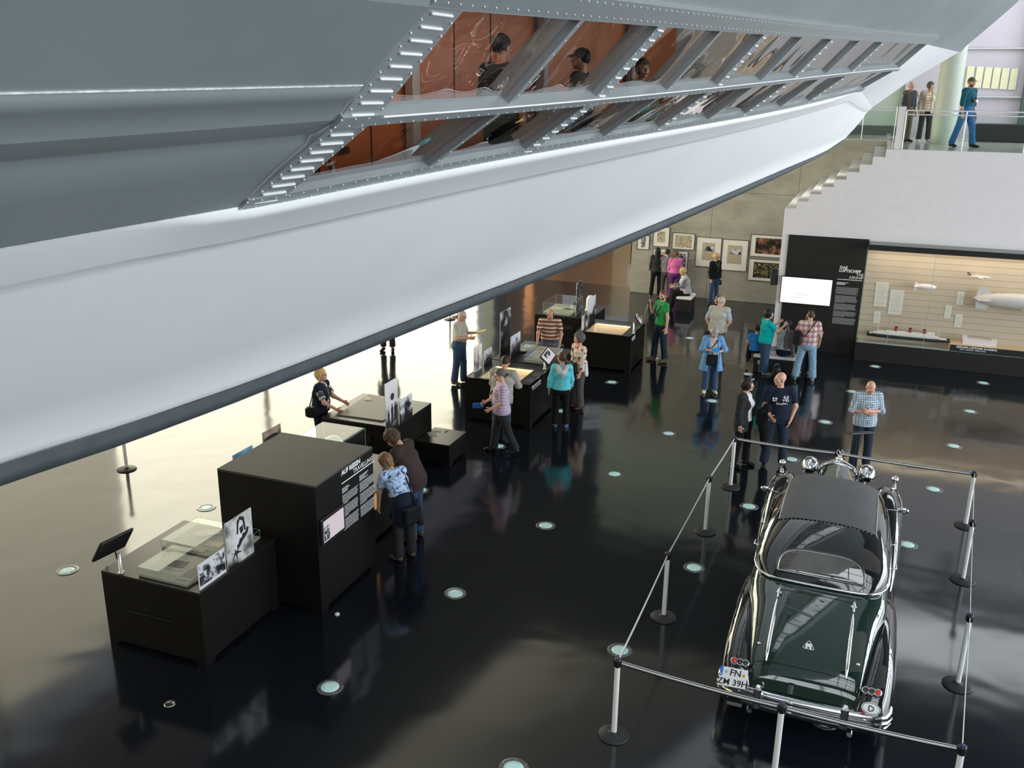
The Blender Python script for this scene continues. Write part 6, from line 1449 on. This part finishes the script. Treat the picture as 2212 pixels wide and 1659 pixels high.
S_ORANGE = stripes('orange_stripes', [(0, (.70, .66, .60)), (.4, (.75, .26, .06)), (.7, (.6, .6, .5))], 14)
TEAL = cloth('turquoise_cotton', (.0, .40, .42)); TURQ = cloth('turquoise_fleece', (.12, .56, .64)); GREEN = cloth('green_cotton', (.03, .27, .075)); KIDGREEN = cloth('bright_green_cotton', (.06, .60, .16)); KIDBLUE = cloth('bright_blue_cotton', (.03, .22, .60)); SWEAT = cloth('grey_sweatshirt', (.35, .34, .29)); CREAMV = cloth('grey_beige_vest', (.52, .51, .45)); CHAMB = cloth('blue_chambray', (.15, .32, .58)); LGREY = cloth('light_grey_cotton', (.52, .52, .54)); PINK = cloth('pink_fleece', (.72, .17, .42)); PURPLE = cloth('purple_cloth', (.13, .035, .17)); DBROWN = cloth('dark_brown_knit', (.045, .032, .028)); PALEB = cloth('pale_blue_shirt', (.46, .54, .66)); OLIVE = cloth('olive_vest', (.11, .10, .07)); SLATE = cloth('slate_shirt', (.05, .06, .085)); PETROL = cloth('petrol_shirt', (.012, .085, .12)); BEIGE = cloth('beige_cardigan', (.50, .47, .38)); GREENSC = cloth('dark_green_scarf', (.03, .05, .02)); GVEST = cloth('quilted_grey_vest', (.40, .41, .44)); HGREY = cloth('grey_hoodie', (.20, .20, .22)); DTEAL = cloth('dark_teal', (.03, .2, .25))
LEATHER = cloth('black_bag_leather', (.011, .011, .012), .45); SLV = 1.42
def front(lx, ly, fz): return ((lx, .25, -1), (ly, .8, fz))

# 1 blond woman at the map cabinet
I = person('blond woman in black vest over black-white blouse leaning on the map cabinet', (-3.46, 15.85), 100, 1.68, (S_BW, .75, .12, .016), (NAVY, .012, 1), SH_BLK, ('bob', H_BLOND), 'fair', female=True, fat=.35, lean=6, head=(-16, -6), armR=((.10, .45, -1), (-.25, .9, -.55)), armL=((-.05, .6, -1), (.25, 1, -.35)), glasses=True, layers=(('vest', NAVY, 0, .16, .030, .055, True),))
bag('black quilted shoulder bag at the hip of the blond woman by the map cabinet', I, I['pel']+V3(.26, -.05, .02), (.13, .24, .20), LEATHER, [I['pel']+V3(.26, -.1, .1), I['sh']['R']+V3(-.02, -.05, .09), I['pel']+V3(.26, .03, .1)], False)
# 2 man in plaid shirt reading
I = person('grey-haired man in white plaid shirt and jeans reading a yellow leaflet', (-1.22, 20.35), 105, 1.76, (S_PLAIDW, .85, .02, .018), (JEANS, .016, 1), SH_BRN, ('sides', H_LGREY), 'pink', fat=.6, head=(28, 0), armR=((.12, .20, -1), (-.55, .85, -.05)), armL=((-.10, .35, -1), (.15, 1, .15)), glasses=True, legL=((-.06, .12, -1), (-.03, .0, -1)), legR=((.08, -.08, -1), (.05, -.12, -1)), palmL=(.1, 0, 1), palmR=(0, -1, .1))
r = held('leaflet', 'yellow leaflet in the hands of the man in plaid shirt', 'leaflet', I, I['wr']['L']+I['fd']['L']*.11+V3(.03, 0, .035)); q = MB(); q.bbox((0, .02, 0), (.16, .24, .008), .002, Matrix.Rotation(.35, 3, 'X')); part('pages', q, M['p_yellow'] if 'p_yellow' in M else cloth('yellow_paper', (.72, .56, .10), .6), r)
# 3 man in brown stripes
I = person('balding man in brown polo with white stripes looking down into a glass case', (.86, 20.72), 188, 1.76, (S_BROWN, .72, .10, .018), (JEANS, .014, 1), SH_BRN, ('sides', H_DBROWN), 'tan', fat=.35, lean=8, head=(30, 8), armR=((.22, .25, -1), (.05, .25, -1)), armL=((-.28, .30, -1), (.10, .55, -1)), glasses=True)
# 4 grey sweatshirt
I = person('dark-haired person in grey sweatshirt seen from behind at the lit case', (-.20, 16.60), 22, 1.72, (SWEAT, 1.95, .22, .026), (JEANS, .015, 1), SH_BLK, ('short', hairm('hair_dark_red', (.035, .008, .008))), 'tan', fat=.5, lean=14, head=(10, 0), armL=((-.25, .35, -1), (.10, .6, -.5)), armR=((.2, .5, -1), (-.2, .8, -.3)))
q0 = I['chest']; r = held('bag_strap', 'dark bag strap across the back of the grey sweatshirt', 'strap', I, q0); q = MB(); q.tube([V3(.13, -.06, .16), V3(.03, -.185, .05), V3(-.10, -.205, -.12), V3(-.20, -.15, -.26)], .016, 6); part('webbing', q, LEATHER, r)
# 5 woman in lilac polo walking
I = person('short-haired woman in lilac striped polo and black trousers walking past the lit case', (-.12, 16.10), -98, 1.66, (S_LILAC, .88, .20, .020), (CHAR, .016, 1), SH_BLK, ('short', H_DGREY), 'fair', female=True, fat=.45, head=(12, 0), armL=((-.12, .05, -1), (.15, .75, -.45)), armR=((.12, .25, -1), (-.35, .9, -.35)), legL=((-.05, -.28, -1), (-.02, -.42, -1)), legR=((.05, .22, -1), (.03, .10, -1)), glasses=True)
r = held('blue_brochure', 'blurred blue brochure in the hand of the woman in lilac polo', 'brochure', I, I['wr']['R']+I['fd']['R']*.12+V3(0, .02, -.02)); q = MB(); q.bbox((0, .03, 0), (.02, .20, .10), .004); part('pages', q, cloth('brochure_blue', (.02, .11, .42), .5), r)
# 6 girl in turquoise hoodie
I = person('girl in turquoise hoodie and black trousers seen from behind', (.98, 17.52), 2, 1.55, (TURQ, 1.98, .13, .026), (BLACKC, .008, .98), SH_BLU, ('pony', H_BROWN), 'fair', female=True, head=(0, 34), armL=((-.30, .02, -1), (-.12, .12, -1)), armR=((.20, .15, -1), (-.05, .5, -1)), sole=SOLE)
S = SDF(.011, .03); p = I['nb']; S.cap(p+V3(-.09, -.05, .0), p+V3(-.03, -.13, -.10), .05, .05); S.cap(p+V3(.09, -.05, .0), p+V3(.03, -.13, -.10), .05, .05); S.cap(p+V3(0, -.13, -.10), p+V3(0, -.125, -.17), .06, .03); put('hood', np_mesh('hood', [S.mesh()], LGREY), I['root'], Matrix.Identity(4))
# 7 woman in flowered sweater
I = person('curly grey-haired woman in cream sweater with red flowers and grey trousers', (1.40, 18.75), -118, 1.64, (S_FLORR, 1.72, .16, .020), (cloth('grey_trousers', (.10, .09, .085)), .018, 1), cloth('brown_shoe', (.05, .02, .015), .4), ('curly', H_DGREY), 'pink', female=True, fat=.35, head=(0, -22), armL=((-.18, .12, -1), (-.02, .32, -1)), armR=((.12, .0, -1), (-.05, .4, -1)))
c = I['pel']+V3(-.02, .17, .03); bag('black shoulder bag at the hip of the woman with red flowers', I, c, (.30, .10, .24), LEATHER, strap_path(I, c, -1, .12))
r = held('jacket', 'pale jacket end hanging behind the bag of the woman with red flowers', 'jacket', I, I['pel']+V3(-.20, -.05, .05)); S = SDF(.014, .03); S.cap((0, 0, .12), (0, -.02, -.16), .035, .05, V3(1, 0, 0), .6); put('cloth', np_mesh('cloth', [S.mesh()], WHITE), r, Matrix.Identity(4))
# 8 man in brown cardigan bending
I = person('curly-haired man in dark brown cardigan bending towards the tall black box', (-1.42, 12.62), -70, 1.80, (DBROWN, 1.95, .30, .034), (JEANS, .014, 1), SH_BRN, ('curly', H_BROWN), 'tan', fat=.25, lean=24, head=(24, 10), armL=((-.1, .45, -1), (.1, .5, -.9)), armR=((.1, .2, -1), (0, .45, -1)))
# 9 woman in blue flowered blouse bending
I = person('woman in pale blue flowered blouse bending to look into the tall black box', (-1.50, 11.98), -42, 1.66, (S_FLORB, .68, .04, .016), (CHAR, .014, 1), SH_BRN, ('wavy', H_LBROWN), 'fair', female=True, fat=.15, lean=38, head=(8, 10), armL=((-.10, .28, -1), (0, .15, -1)), armR=((.1, .5, -1), (0, .7, -.9)))
S = SDF(.0125, .03); p = I['pel']; S.cap(p+V3(-.02, -.03, .02), p+V3(0, -.06, -.22), .135, .150, V3(1, 0, 0), 1.3); S.cap(p+V3(.10, -.16, .0), p+V3(.14, -.20, -.30), .06, .05); S.cap(p+V3(-.06, .12, .0), p+V3(-.08, .16, -.26), .05, .06); put('tied_jacket', np_mesh('tied_jacket', [S.mesh()], NAVY), I['root'], Matrix.Identity(4))
c = I['pel']+V3(-.06, -.27, -.10); bag('small black bag at the back of the woman in the blue flowered blouse', I, c, (.26, .09, .24), LEATHER, [c+V3(.10, .05, .12), I['chest']+V3(.1, -.10, .06), I['sh']['R']+V3(-.06, 0, .08), I['chest']+V3(.0, .14, -.12)])
# 10 long-haired girl, companions at the picture wall
I = person('girl with long black hair and grey jacket at the concrete wall', (4.66, 30.05), 12, 1.62, (CHAR, 1.95, .14, .026), (BLACKC, .009, 1), SH_BLK, ('long', H_BLACK), 'fair', female=True, head=(0, -6), sole=SOLE, legL=((-.10, -.05, -1), (-.06, -.14, -1)))
I = person('person in grey hoodie hidden behind the girl with long black hair', (4.98, 29.96), 18, 1.60, (HGREY, 1.95, .12, .024), (GREYC, .012, 1), SH_GRY, ('short', H_DBROWN), 'fair', female=True)
I = person('girl with long auburn ponytail in pink jacket and purple trousers', (5.22, 29.74), 14, 1.58, (PINK, 1.96, .10, .022), (PURPLE, .012, 1), SH_BLK, ('pony', H_RED), 'fair', female=True, head=(0, -12))
# 12 seated blonde
pz = W(28.33, -5.05)
I = person('blond woman in grey quilted vest sitting on the white-topped cube seat', (pz.x, pz.y), -88, 1.62, (HGREY, 1.75, .08, .018), (BLACKC, .012, 1), SH_BLK, ('full', H_BLOND), 'fair', female=True, fat=.35, lean=8, head=(14, 0), seat=.45, legL=((-.12, 1, -.10), (-.05, .12, -1)), legR=((.12, 1, -.10), (.05, .12, -1)), armL=((-.1, .45, -1), (.2, 1, -.12)), armR=((.1, .45, -1), (-.2, 1, -.12)), layers=(('vest', GVEST, 0, .16, .036, 0, True),))
# 13 woman in black
I = person('blond woman in black jacket, dark green scarf and blue jeans by the pictures', (6.36, 29.05), 150, 1.64, (BLACKC, 1.95, .16, .024), (JEANS, .010, 1), SH_BLK, ('full', H_BLOND), 'fair', female=True, head=(0, 42), armL=((-.16, .0, -1), (-.04, .14, -1)), armR=((.16, .0, -1), (.02, .2, -1)), glasses=True)
S = SDF(.011, .03); p = I['nb']; S.cap(p+V3(-.08, 0, -.01), p+V3(.08, 0, -.01), .05); S.cap(p+V3(-.06, .06, -.02), p+V3(.0, .125, -.12), .05); S.cap(p+V3(.06, .06, -.02), p+V3(.01, .125, -.14), .05); S.cap(p+V3(0, .13, -.13), p+V3(.0, .13, -.28), .05, .03); put('scarf', np_mesh('scarf', [S.mesh()], GREENSC), I['root'], Matrix.Identity(4))
r = held('wallet', 'dark blue wallet in the hand of the woman in black', 'wallet', I, I['wr']['L']+I['fd']['L']*.10); q = MB(); q.bbox((0, .01, -.03), (.03, .10, .16), .01); part('case', q, NAVY, r)
# 14 man in green
I = person('bearded man in green T-shirt with camera listening to a handset', (3.68, 22.42), -108, 1.82, (GREEN, .55, .16, .016), (JEANS_D, .013, .97), SH_BRN, ('short', H_RED), 'fair', fat=.1, head=(2, 26), armR=((.22, .5, -.9), (-.12, .35, .9)), armL=((-.20, -.10, -1), (-.10, .12, -1)), glasses=True, beard=hairm('hair_beard', (.16, .06, .03)), legL=((-.06, -.06, -1), (-.04, -.12, -1)), legR=((.06, .18, -1), (.02, .04, -1)), curl=(.4, 1.2))
r = held('camera', 'black camera hanging on the chest of the man in green', 'camera', I, I['waist']+V3(.02, .20, .10)); q = MB(); q.bbox((0, 0, 0), (.14, .07, .09), .012); part('camera_body', q, M['plastic'], r); q = MB(); q.lathe([(.036, 0), (.036, .09), (.03, .095)], 16, (0, .03, 0), 0, Matrix.Rotation(-math.pi/2, 3, 'X')); part('camera_lens', q, M['rubber'], r)
q = MB(); z_ = I['nb']-I['waist']-V3(.02, .20, .10); q.tube([(-.07, 0, .04), z_+V3(-.09, .10, -.06), z_+V3(-.07, .0, .03), z_+V3(0, -.06, .04), z_+V3(.07, 0, .03), z_+V3(.09, .10, -.06), (.07, 0, .04)], .014, 6); part('neck_strap', q, M['plastic'], r)
hp = I['wr']['R']+I['fd']['R']*.09; r = held('handset', 'black listening handset held by the man in green, on a grey cable', 'handset', I, hp); q = MB(); q.bbox((-.01, .03, .0), (.045, .03, .20), .012, Matrix.Rotation(-.2, 3, 'X')); part('grip', q, M['plastic'], r)
mw = (I['MW'].to_3x3().inverted()); tgt = Vector((3.30, 23.3, .95))-Vector(wpt(I, hp)); tl = mw @ tgt
q = MB(); q.tube([(0, .03, -.10), (.05, .10, -.5), tuple(tl*.35+Vector((0, 0, -.75))), tuple(tl*.7+Vector((0, 0, -.42))), tuple(tl)], .007, 6); part('cable', q, M['alu'], r)
# 15 old man and his companion
I = person('old man in grey-beige vest with hands clasped behind his back', (5.02, 22.12), 30, 1.74, (PALEB, .90, .02, .016), (KHAKI, .018, 1), SH_BRN, ('sides', H_LGREY), 'pink', fat=.35, lean=6, head=(4, -32), armL=((-.35, -.15, -1), (.55, -.42, -1)), armR=((.35, -.15, -1), (-.55, -.42, -1)), glasses=True, layers=(('vest', CREAMV, 0, .20, .032, 0, True),))
I = person('grey-haired person hidden behind the old man in the vest', (5.14, 22.72), -60, 1.62, (TAUPE, 1.9, .15, .02), (TAUPE, .014, 1), SH_BRN, ('full', H_DGREY), 'fair', female=True)
# 16 woman in blue shirt
I = person('grey-haired woman in open blue shirt looking down at a blue brochure', (4.44, 19.92), 182, 1.56, (LGREY, .9, .14, .014), (JEANS, .022, .97), SH_WHT, ('full', H_GREY), 'fair', female=True, fat=.35, lean=4, head=(34, 0), armR=((.34, .28, -.9), (-.62, .75, .12)), armL=((-.40, .30, -.85), (.60, .70, -.02)), layers=(('blue_shirt', CHAMB, 1.45, .42, .030, .085, False, .06),))
r = held('blue_brochure', 'bright blue brochure held by the grey-haired woman in blue', 'brochure', I, (I['wr']['L']+I['wr']['R'])/2+V3(0, .09, .04)); q = MB(); q.bbox((0, 0, 0), (.17, .012, .09), .003); part('pages', q, cloth('brochure_sky', (.05, .30, .72), .5), r)
c = I['pel']+V3(.02, .17, -.04); bag('black shoulder bag on the front of the woman in the blue shirt', I, c, (.25, .09, .24), LEATHER, strap_path(I, c, 1, .12))
r = held('lanyard', 'long black lanyard hanging from the hand of the woman in blue', 'lanyard', I, I['wr']['L']+V3(.02, .08, 0)); q = MB(); q.tube([(0, 0, 0), (.01, .02, -.3), (0, .02, -.62)], .006, 5); part('cord', q, M['plastic'], r); q = MB(); q.bbox((0, .02, -.64), (.02, .01, .04), .003); part('tag', q, M['steel'], r)
# 17 woman in turquoise T-shirt with coat
I = person('dark-haired woman in turquoise T-shirt and jeans holding up a grey coat', (6.02, 21.42), 82, 1.58, (TEAL, .70, .18, .018), (JEANS, .015, 1), SH_GRY, ('bob', H_BLACK), 'fair', female=True, fat=.7, head=(6, 0), armR=((.10, .75, -.75), (-.15, .8, .62)), armL=((-.05, .7, -.7), (.1, .8, .6)), sole=SOLE)
hw_ = I['wr']['R']+I['fd']['R']*.09; r = held('grey_coat', 'grey coat held up by the woman in turquoise T-shirt', 'coat', I, hw_); S = SDF(.014, .03); S.cap((0, .02, 0), (0, .06, -.40), .025, .07, V3(1, 0, 0), .5); S.cap((-.02, .05, -.35), (-.02, .10, -.85), .07, .12, V3(1, 0, 0), .45); S.cap((.03, .12, -.2), (.04, .22, -.80), .03, .05); put('cloth', np_mesh('cloth', [S.mesh()], cloth('mauve_grey_cloth', (.17, .15, .175))), r, Matrix.Identity(4))
q = MB(); q.bbox((.0, .10, -.98), (.05, .07, .10), .02); part('sleeve_end', q, LGREY, r)
sg_ = held('sunglasses', 'sunglasses pushed up on the hair of the woman in turquoise T-shirt', 'sunglasses', I, I['hb'](0, .085, .085)); q = MB(); q.bbox((-.035, 0, 0), (.055, .03, .03), .01); q.bbox((.035, 0, 0), (.055, .03, .03), .01); part('lenses', q, M['plastic'], sg_)
# 18 bending person in light grey T-shirt
I = person('dark-haired person in light grey T-shirt sitting by the black wall panel', (6.50, 21.45), 25, 1.62, (LGREY, .7, .10, .018), (NAVY, .014, 1), SH_BLK, ('full', H_BLACK), 'fair', female=True, fat=.2, lean=16, head=(12, 0), seat=.45, legL=((-.12, 1, -.05), (-.02, .05, -1)), legR=((.14, 1, -.05), (.02, .05, -1)), armL=((-.1, .55, -.9), (.15, .8, -.4)), armR=((.15, .35, -1), (-.1, .8, -.4)))
# 19 red plaid man, 20 child, 21 child
I = person('man in red and white plaid shirt and light jeans seen from behind', (6.86, 20.92), 12, 1.70, (S_REDPL, .86, .20, .024), (JEANS_L, .022, .97), SH_GRY, ('crop', H_BROWN), 'fair', fat=.2, head=(2, 0), armL=((-.28, .25, -1), (.0, .7, -.6)), armR=((.30, .1, -1), (.05, .55, -.9)), legL=((-.18, .02, -1), (-.12, -.04, -1)), legR=((.16, .02, -1), (.08, -.04, -1)), sole=SOLE)
c = I['pel']+V3(-.26, .0, .12); bag('large black bag hanging at the left side of the plaid-shirted man', I, c, (.20, .34, .34), LEATHER, [c+V3(0, -.1, .15), I['chest']+V3(-.10, -.165, -.12), I['chest']+V3(.05, -.165, .12), I['sh']['R']+V3(-.05, -.03, .09), I['chest']+V3(.05, .15, .08)], False)
I = person('boy in bright green T-shirt hidden behind the plaid-shirted man', (7.02, 21.45), 8, 1.48, (KIDGREEN, .7, .16, .018), (NAVY, .012, .95), SH_GRY, ('short', H_BROWN), 'fair', armR=((.45, .1, -1), (.08, .12, -1)), sole=SOLE, head=(0, 10))
I = person('child in bright blue T-shirt sitting on the bench behind the woman in turquoise T-shirt', (5.88, 21.72), 8, 1.25, (KIDBLUE, .6, .12, .018), (NAVY, .012, 1), SH_BLK, ('short', H_DBROWN), 'fair', seat=.45, legL=((-.12, 1, -.05), (-.02, .05, -1)), legR=((.14, 1, -.05), (.02, .05, -1)), armL=((-.4, .1, -1), (-.05, .3, -1)))
r = thing('backpack', 'black backpack with turquoise trim on the floor under the bench', 'backpack', (6.25, 21.02, 0), .4); S = SDF(.012, .03); S.cap((0, 0, .10), (0, 0, .24), .10, .08, V3(1, 0, 0), 1.35); S.cap((0, -.08, .08), (0, -.08, .18), .05, .04, V3(1, 0, 0), 1.7); S.cuts.append(lambda X: -X[..., 2]); put('pack', np_mesh('pack', [S.mesh()], LEATHER), r, Matrix.Identity(4)); q = MB(); q.tube([(-.14, -.06, .03), (0, -.13, .03), (.14, -.06, .03)], .012, 6); part('trim', q, DTEAL, r); q = MB(); q.tube([(-.06, .06, .30), (-.05, .02, .36), (.05, .02, .36), (.06, .06, .30)], .01, 6); part('handle', q, DTEAL, r)
# 22 + 23 couple
I = person('dark-haired woman in dark grey jacket and white top smiling at the bald man', (4.13, 15.62), 132, 1.66, (WHITE, 1.5, .12, .014), (BLACKC, .010, .95), SH_BLK, ('bob', H_DBROWN), 'fair', female=True, head=(0, 44), armR=((.16, -.02, -1), (.03, .18, -1)), armL=((-.10, .25, -1), (.25, .85, -.5)), layers=(('jacket', CHAR, 1.96, .30, .032, .075, False, .01),), legL=((-.06, .10, -1), (-.04, -.02, -1)), legR=((.06, -.05, -1), (.04, -.12, -1)))
r = held('blue_brochure', 'blue brochure in the hand of the woman in the dark grey jacket', 'brochure', I, I['wr']['L']+I['fd']['L']*.10+V3(0, .02, .02)); q = MB(); q.bbox((0, 0, 0), (.02, .09, .16), .003, Matrix.Rotation(-.5, 3, 'X')); part('pages', q, cloth('brochure_sky', (.05, .30, .72), .5), r)
sg_ = held('sunglasses', 'sunglasses pushed up on the hair of the woman in the dark grey jacket', 'sunglasses', I, I['hb'](0, .075, .095)); q = MB(); q.bbox((-.035, 0, 0), (.055, .03, .03), .01); q.bbox((.035, 0, 0), (.055, .03, .03), .01); part('lenses', q, M['steel'], sg_)
I = person('bald man in dark polo shirt with white print and a jacket over his arm', (4.74, 15.62), 188, 1.79, (NAVY, .72, .17, .020), (JEANS_D, .016, 1), SH_BLK, ('bald', H_BROWN), 'pink', fat=.25, head=(-2, -66), armR=((.20, .20, -1), (-.30, .75, -.35)), armL=((-.36, -.06, -1), (.34, .40, -1)), legL=((-.10, .02, -1), (-.07, -.05, -1)), legR=((.10, .02, -1), (.05, -.05, -1)))
p = I['wr']['R']*.5+I['el']['R']*.5; r = held('black_jacket', 'black jacket hanging over the forearm of the bald man', 'jacket', I, p); S = SDF(.013, .03); S.cap((.0, .0, .06), (.02, .02, -.30), .085, .10, V3(0, 1, 0), .8); S.cap((.02, .02, -.3), (.0, .04, -.62), .10, .07); S.cap((.10, .02, 0), (.13, .0, -.22), .05); put('cloth', np_mesh('cloth', [S.mesh()], BLACKC), r, Matrix.Identity(4))
# print on his polo
PR = random.Random(4)
def shirt_print(I, items, depth):
    q = MB()
    for x, z, w_, h_ in items: q.box((x, 0, z), (w_, .004, h_))
    put('shirt_print', q.mesh('shirt_print', M['white_print']), I['root'], frame(I['chest']+I['UY']*depth*I['k'], I['UX'], I['UY']))
def chest_text(I, txt, size, x, z, y, bold=0.001):
    me = text_mesh(txt, size, M['white_print'], bold, 'CENTER', .002); put('shirt_print', me, I['root'], frame(I['chest']+I['UX']*x+I['UZ']*z+I['UY']*y, -I['UX'], I['UZ']))
for txt, sz, x, z, y, b in (('4,3', .075, -.085, .05, .163, .003), ('H 8,2', .05, -.085, .005, .167, .002), ('SP 02', .038, .10, .035, .163, .002), ('R:11', .04, .10, -.002, .166, .002), ('Gatay', .05, .02, -.055, .185, 0), ('Shirt', .045, -.075, -.05, .178, .001)): chest_text(I, txt, sz, x, z, y, b)
# 24 man in blue check shirt
I = person('bald man in blue check shirt and jeans with folded arms behind the car', (6.30, 15.62), 184, 1.70, (S_BLUEPL, 1.02, .22, .022), (JEANS_D, .013, 1), SH_BLK, ('bald', H_BROWN), 'pink', fat=.2, head=(34, 0), armR=((.24, .10, -.95), (-.93, .50, -.05)), armL=((-.24, .16, -.95), (.93, .42, .10)), palmR=(0, -1, 0), palmL=(0, -1, 0), curl=(.6, .6))
# gallery
g = 5.18
I = person('bald older man in olive vest over slate shirt on the gallery, left of the woman', (10.93, 27.0), 150, 1.62, (SLATE, 1.95, .04, .016), (KHAKI, .016, 1), SH_BLK, ('sides', H_LGREY), 'pink', z=g, fat=.35, head=(6, -30), layers=(('vest', OLIVE, 0, .12, .032, .09, True),), parent_group='visitors on the gallery')
I = person('grey-haired woman in beige cardigan over orange striped top on the gallery', (11.50, 27.1), 190, 1.62, (S_ORANGE, 1.2, .12, .014), (cloth('dark_taupe', (.035, .033, .028)), .012, 1), SH_WHT, ('full', H_DGREY), 'fair', z=g, female=True, head=(4, 40), layers=(('cardigan', BEIGE, 1.95, .22, .030, .07, False, .02),), legL=((-.07, .06, -1), (-.05, -.02, -1)), parent_group='visitors on the gallery')
I = person('man in green cap, petrol shirt and blue jeans striding along the gallery', (11.42, 24.55), 150, 1.74, (PETROL, 1.95, .03, .022), (JEANS_B, .014, 1), SH_BLK, ('cap', H_GREEN), 'tan', z=g, head=(4, -8), legL=((-.05, .36, -1), (-.02, .16, -1)), legR=((.05, -.26, -1), (.03, -.28, -1)), beard=hairm('hair_moustache', (.05, .03, .02)), parent_group='visitors on the gallery')
r = held('camera', 'small camera hanging on the chest of the man in the green cap', 'camera', I, I['chest']+V3(0, .17, -.10)); q = MB(); q.bbox((0, 0, 0), (.12, .06, .075), .01); part('camera_body', q, M['plastic'], r); q = MB(); q.lathe([(.03, 0), (.03, .06)], 14, (0, .02, 0), 0, Matrix.Rotation(-math.pi/2, 3, 'X')); part('camera_lens', q, M['steel'], r); q = MB(); z_ = I['nb']-I['chest']-V3(0, .17, -.10); q.tube([(-.06, 0, .03), z_+V3(-.08, .08, -.05), z_+V3(0, -.06, .03), z_+V3(.08, .08, -.05), (.06, 0, .03)], .01, 6); part('neck_strap', q, M['plastic'], r)
r = held('leaflet', 'white leaflet in the hand of the man in the green cap', 'leaflet', I, I['wr']['L']+I['fd']['L']*.1); q = MB(); q.bbox((0, 0, -.08), (.012, .14, .20), .002); part('pages', q, M['paper'], r)
# visitor under the hull: only the legs show
I = person('visitor in dark trousers far under the airship, only legs in view', (-3.20, 23.05), 185, 1.75, (CHAR, 1.9, .15, .02), (cloth('dark_brown_trousers', (.03, .02, .018)), .014, .9), SH_BLK, ('short', H_BROWN), 'fair')
# inside the airship
def hw(s, q): a = Matrix.Rotation(HYAW, 3, 'Z') @ Vector((-q, s, 0)); return (a.x, a.y)
zi = 6.45-1.27
I = person('dark-haired man in dark checked shirt standing behind the first airship windows', hw(8.6, 4.55), 40, 1.80, (plaid('dark_check', (.05, .05, .055), (.02, .02, .025), (.14, .14, .14), 24, 24), .9, .16, .02), (BLACKC, .014, 1), SH_BLK, ('short', H_BLACK), 'tan', z=zi, fat=.2, parent_group='visitors in the airship lounge')
I = person('man in dark cap standing behind the second airship windows', hw(10.4, 4.45), -70, 1.74, (cloth('dark_grey_shirt', (.04, .04, .045)), 1.2, .16, .02), (BLACKC, .014, 1), SH_BLK, ('cap', H_BLACK), 'tan', z=zi, parent_group='visitors in the airship lounge')
I = person('visitor in pale green top behind the third airship windows', hw(11.9, 4.25), 160, 1.66, (cloth('pale_green_top', (.30, .45, .30)), 1.0, .16, .02), (TEAL, .014, 1), SH_GRY, ('full', H_BROWN), 'fair', z=zi, female=True, parent_group='visitors in the airship lounge')
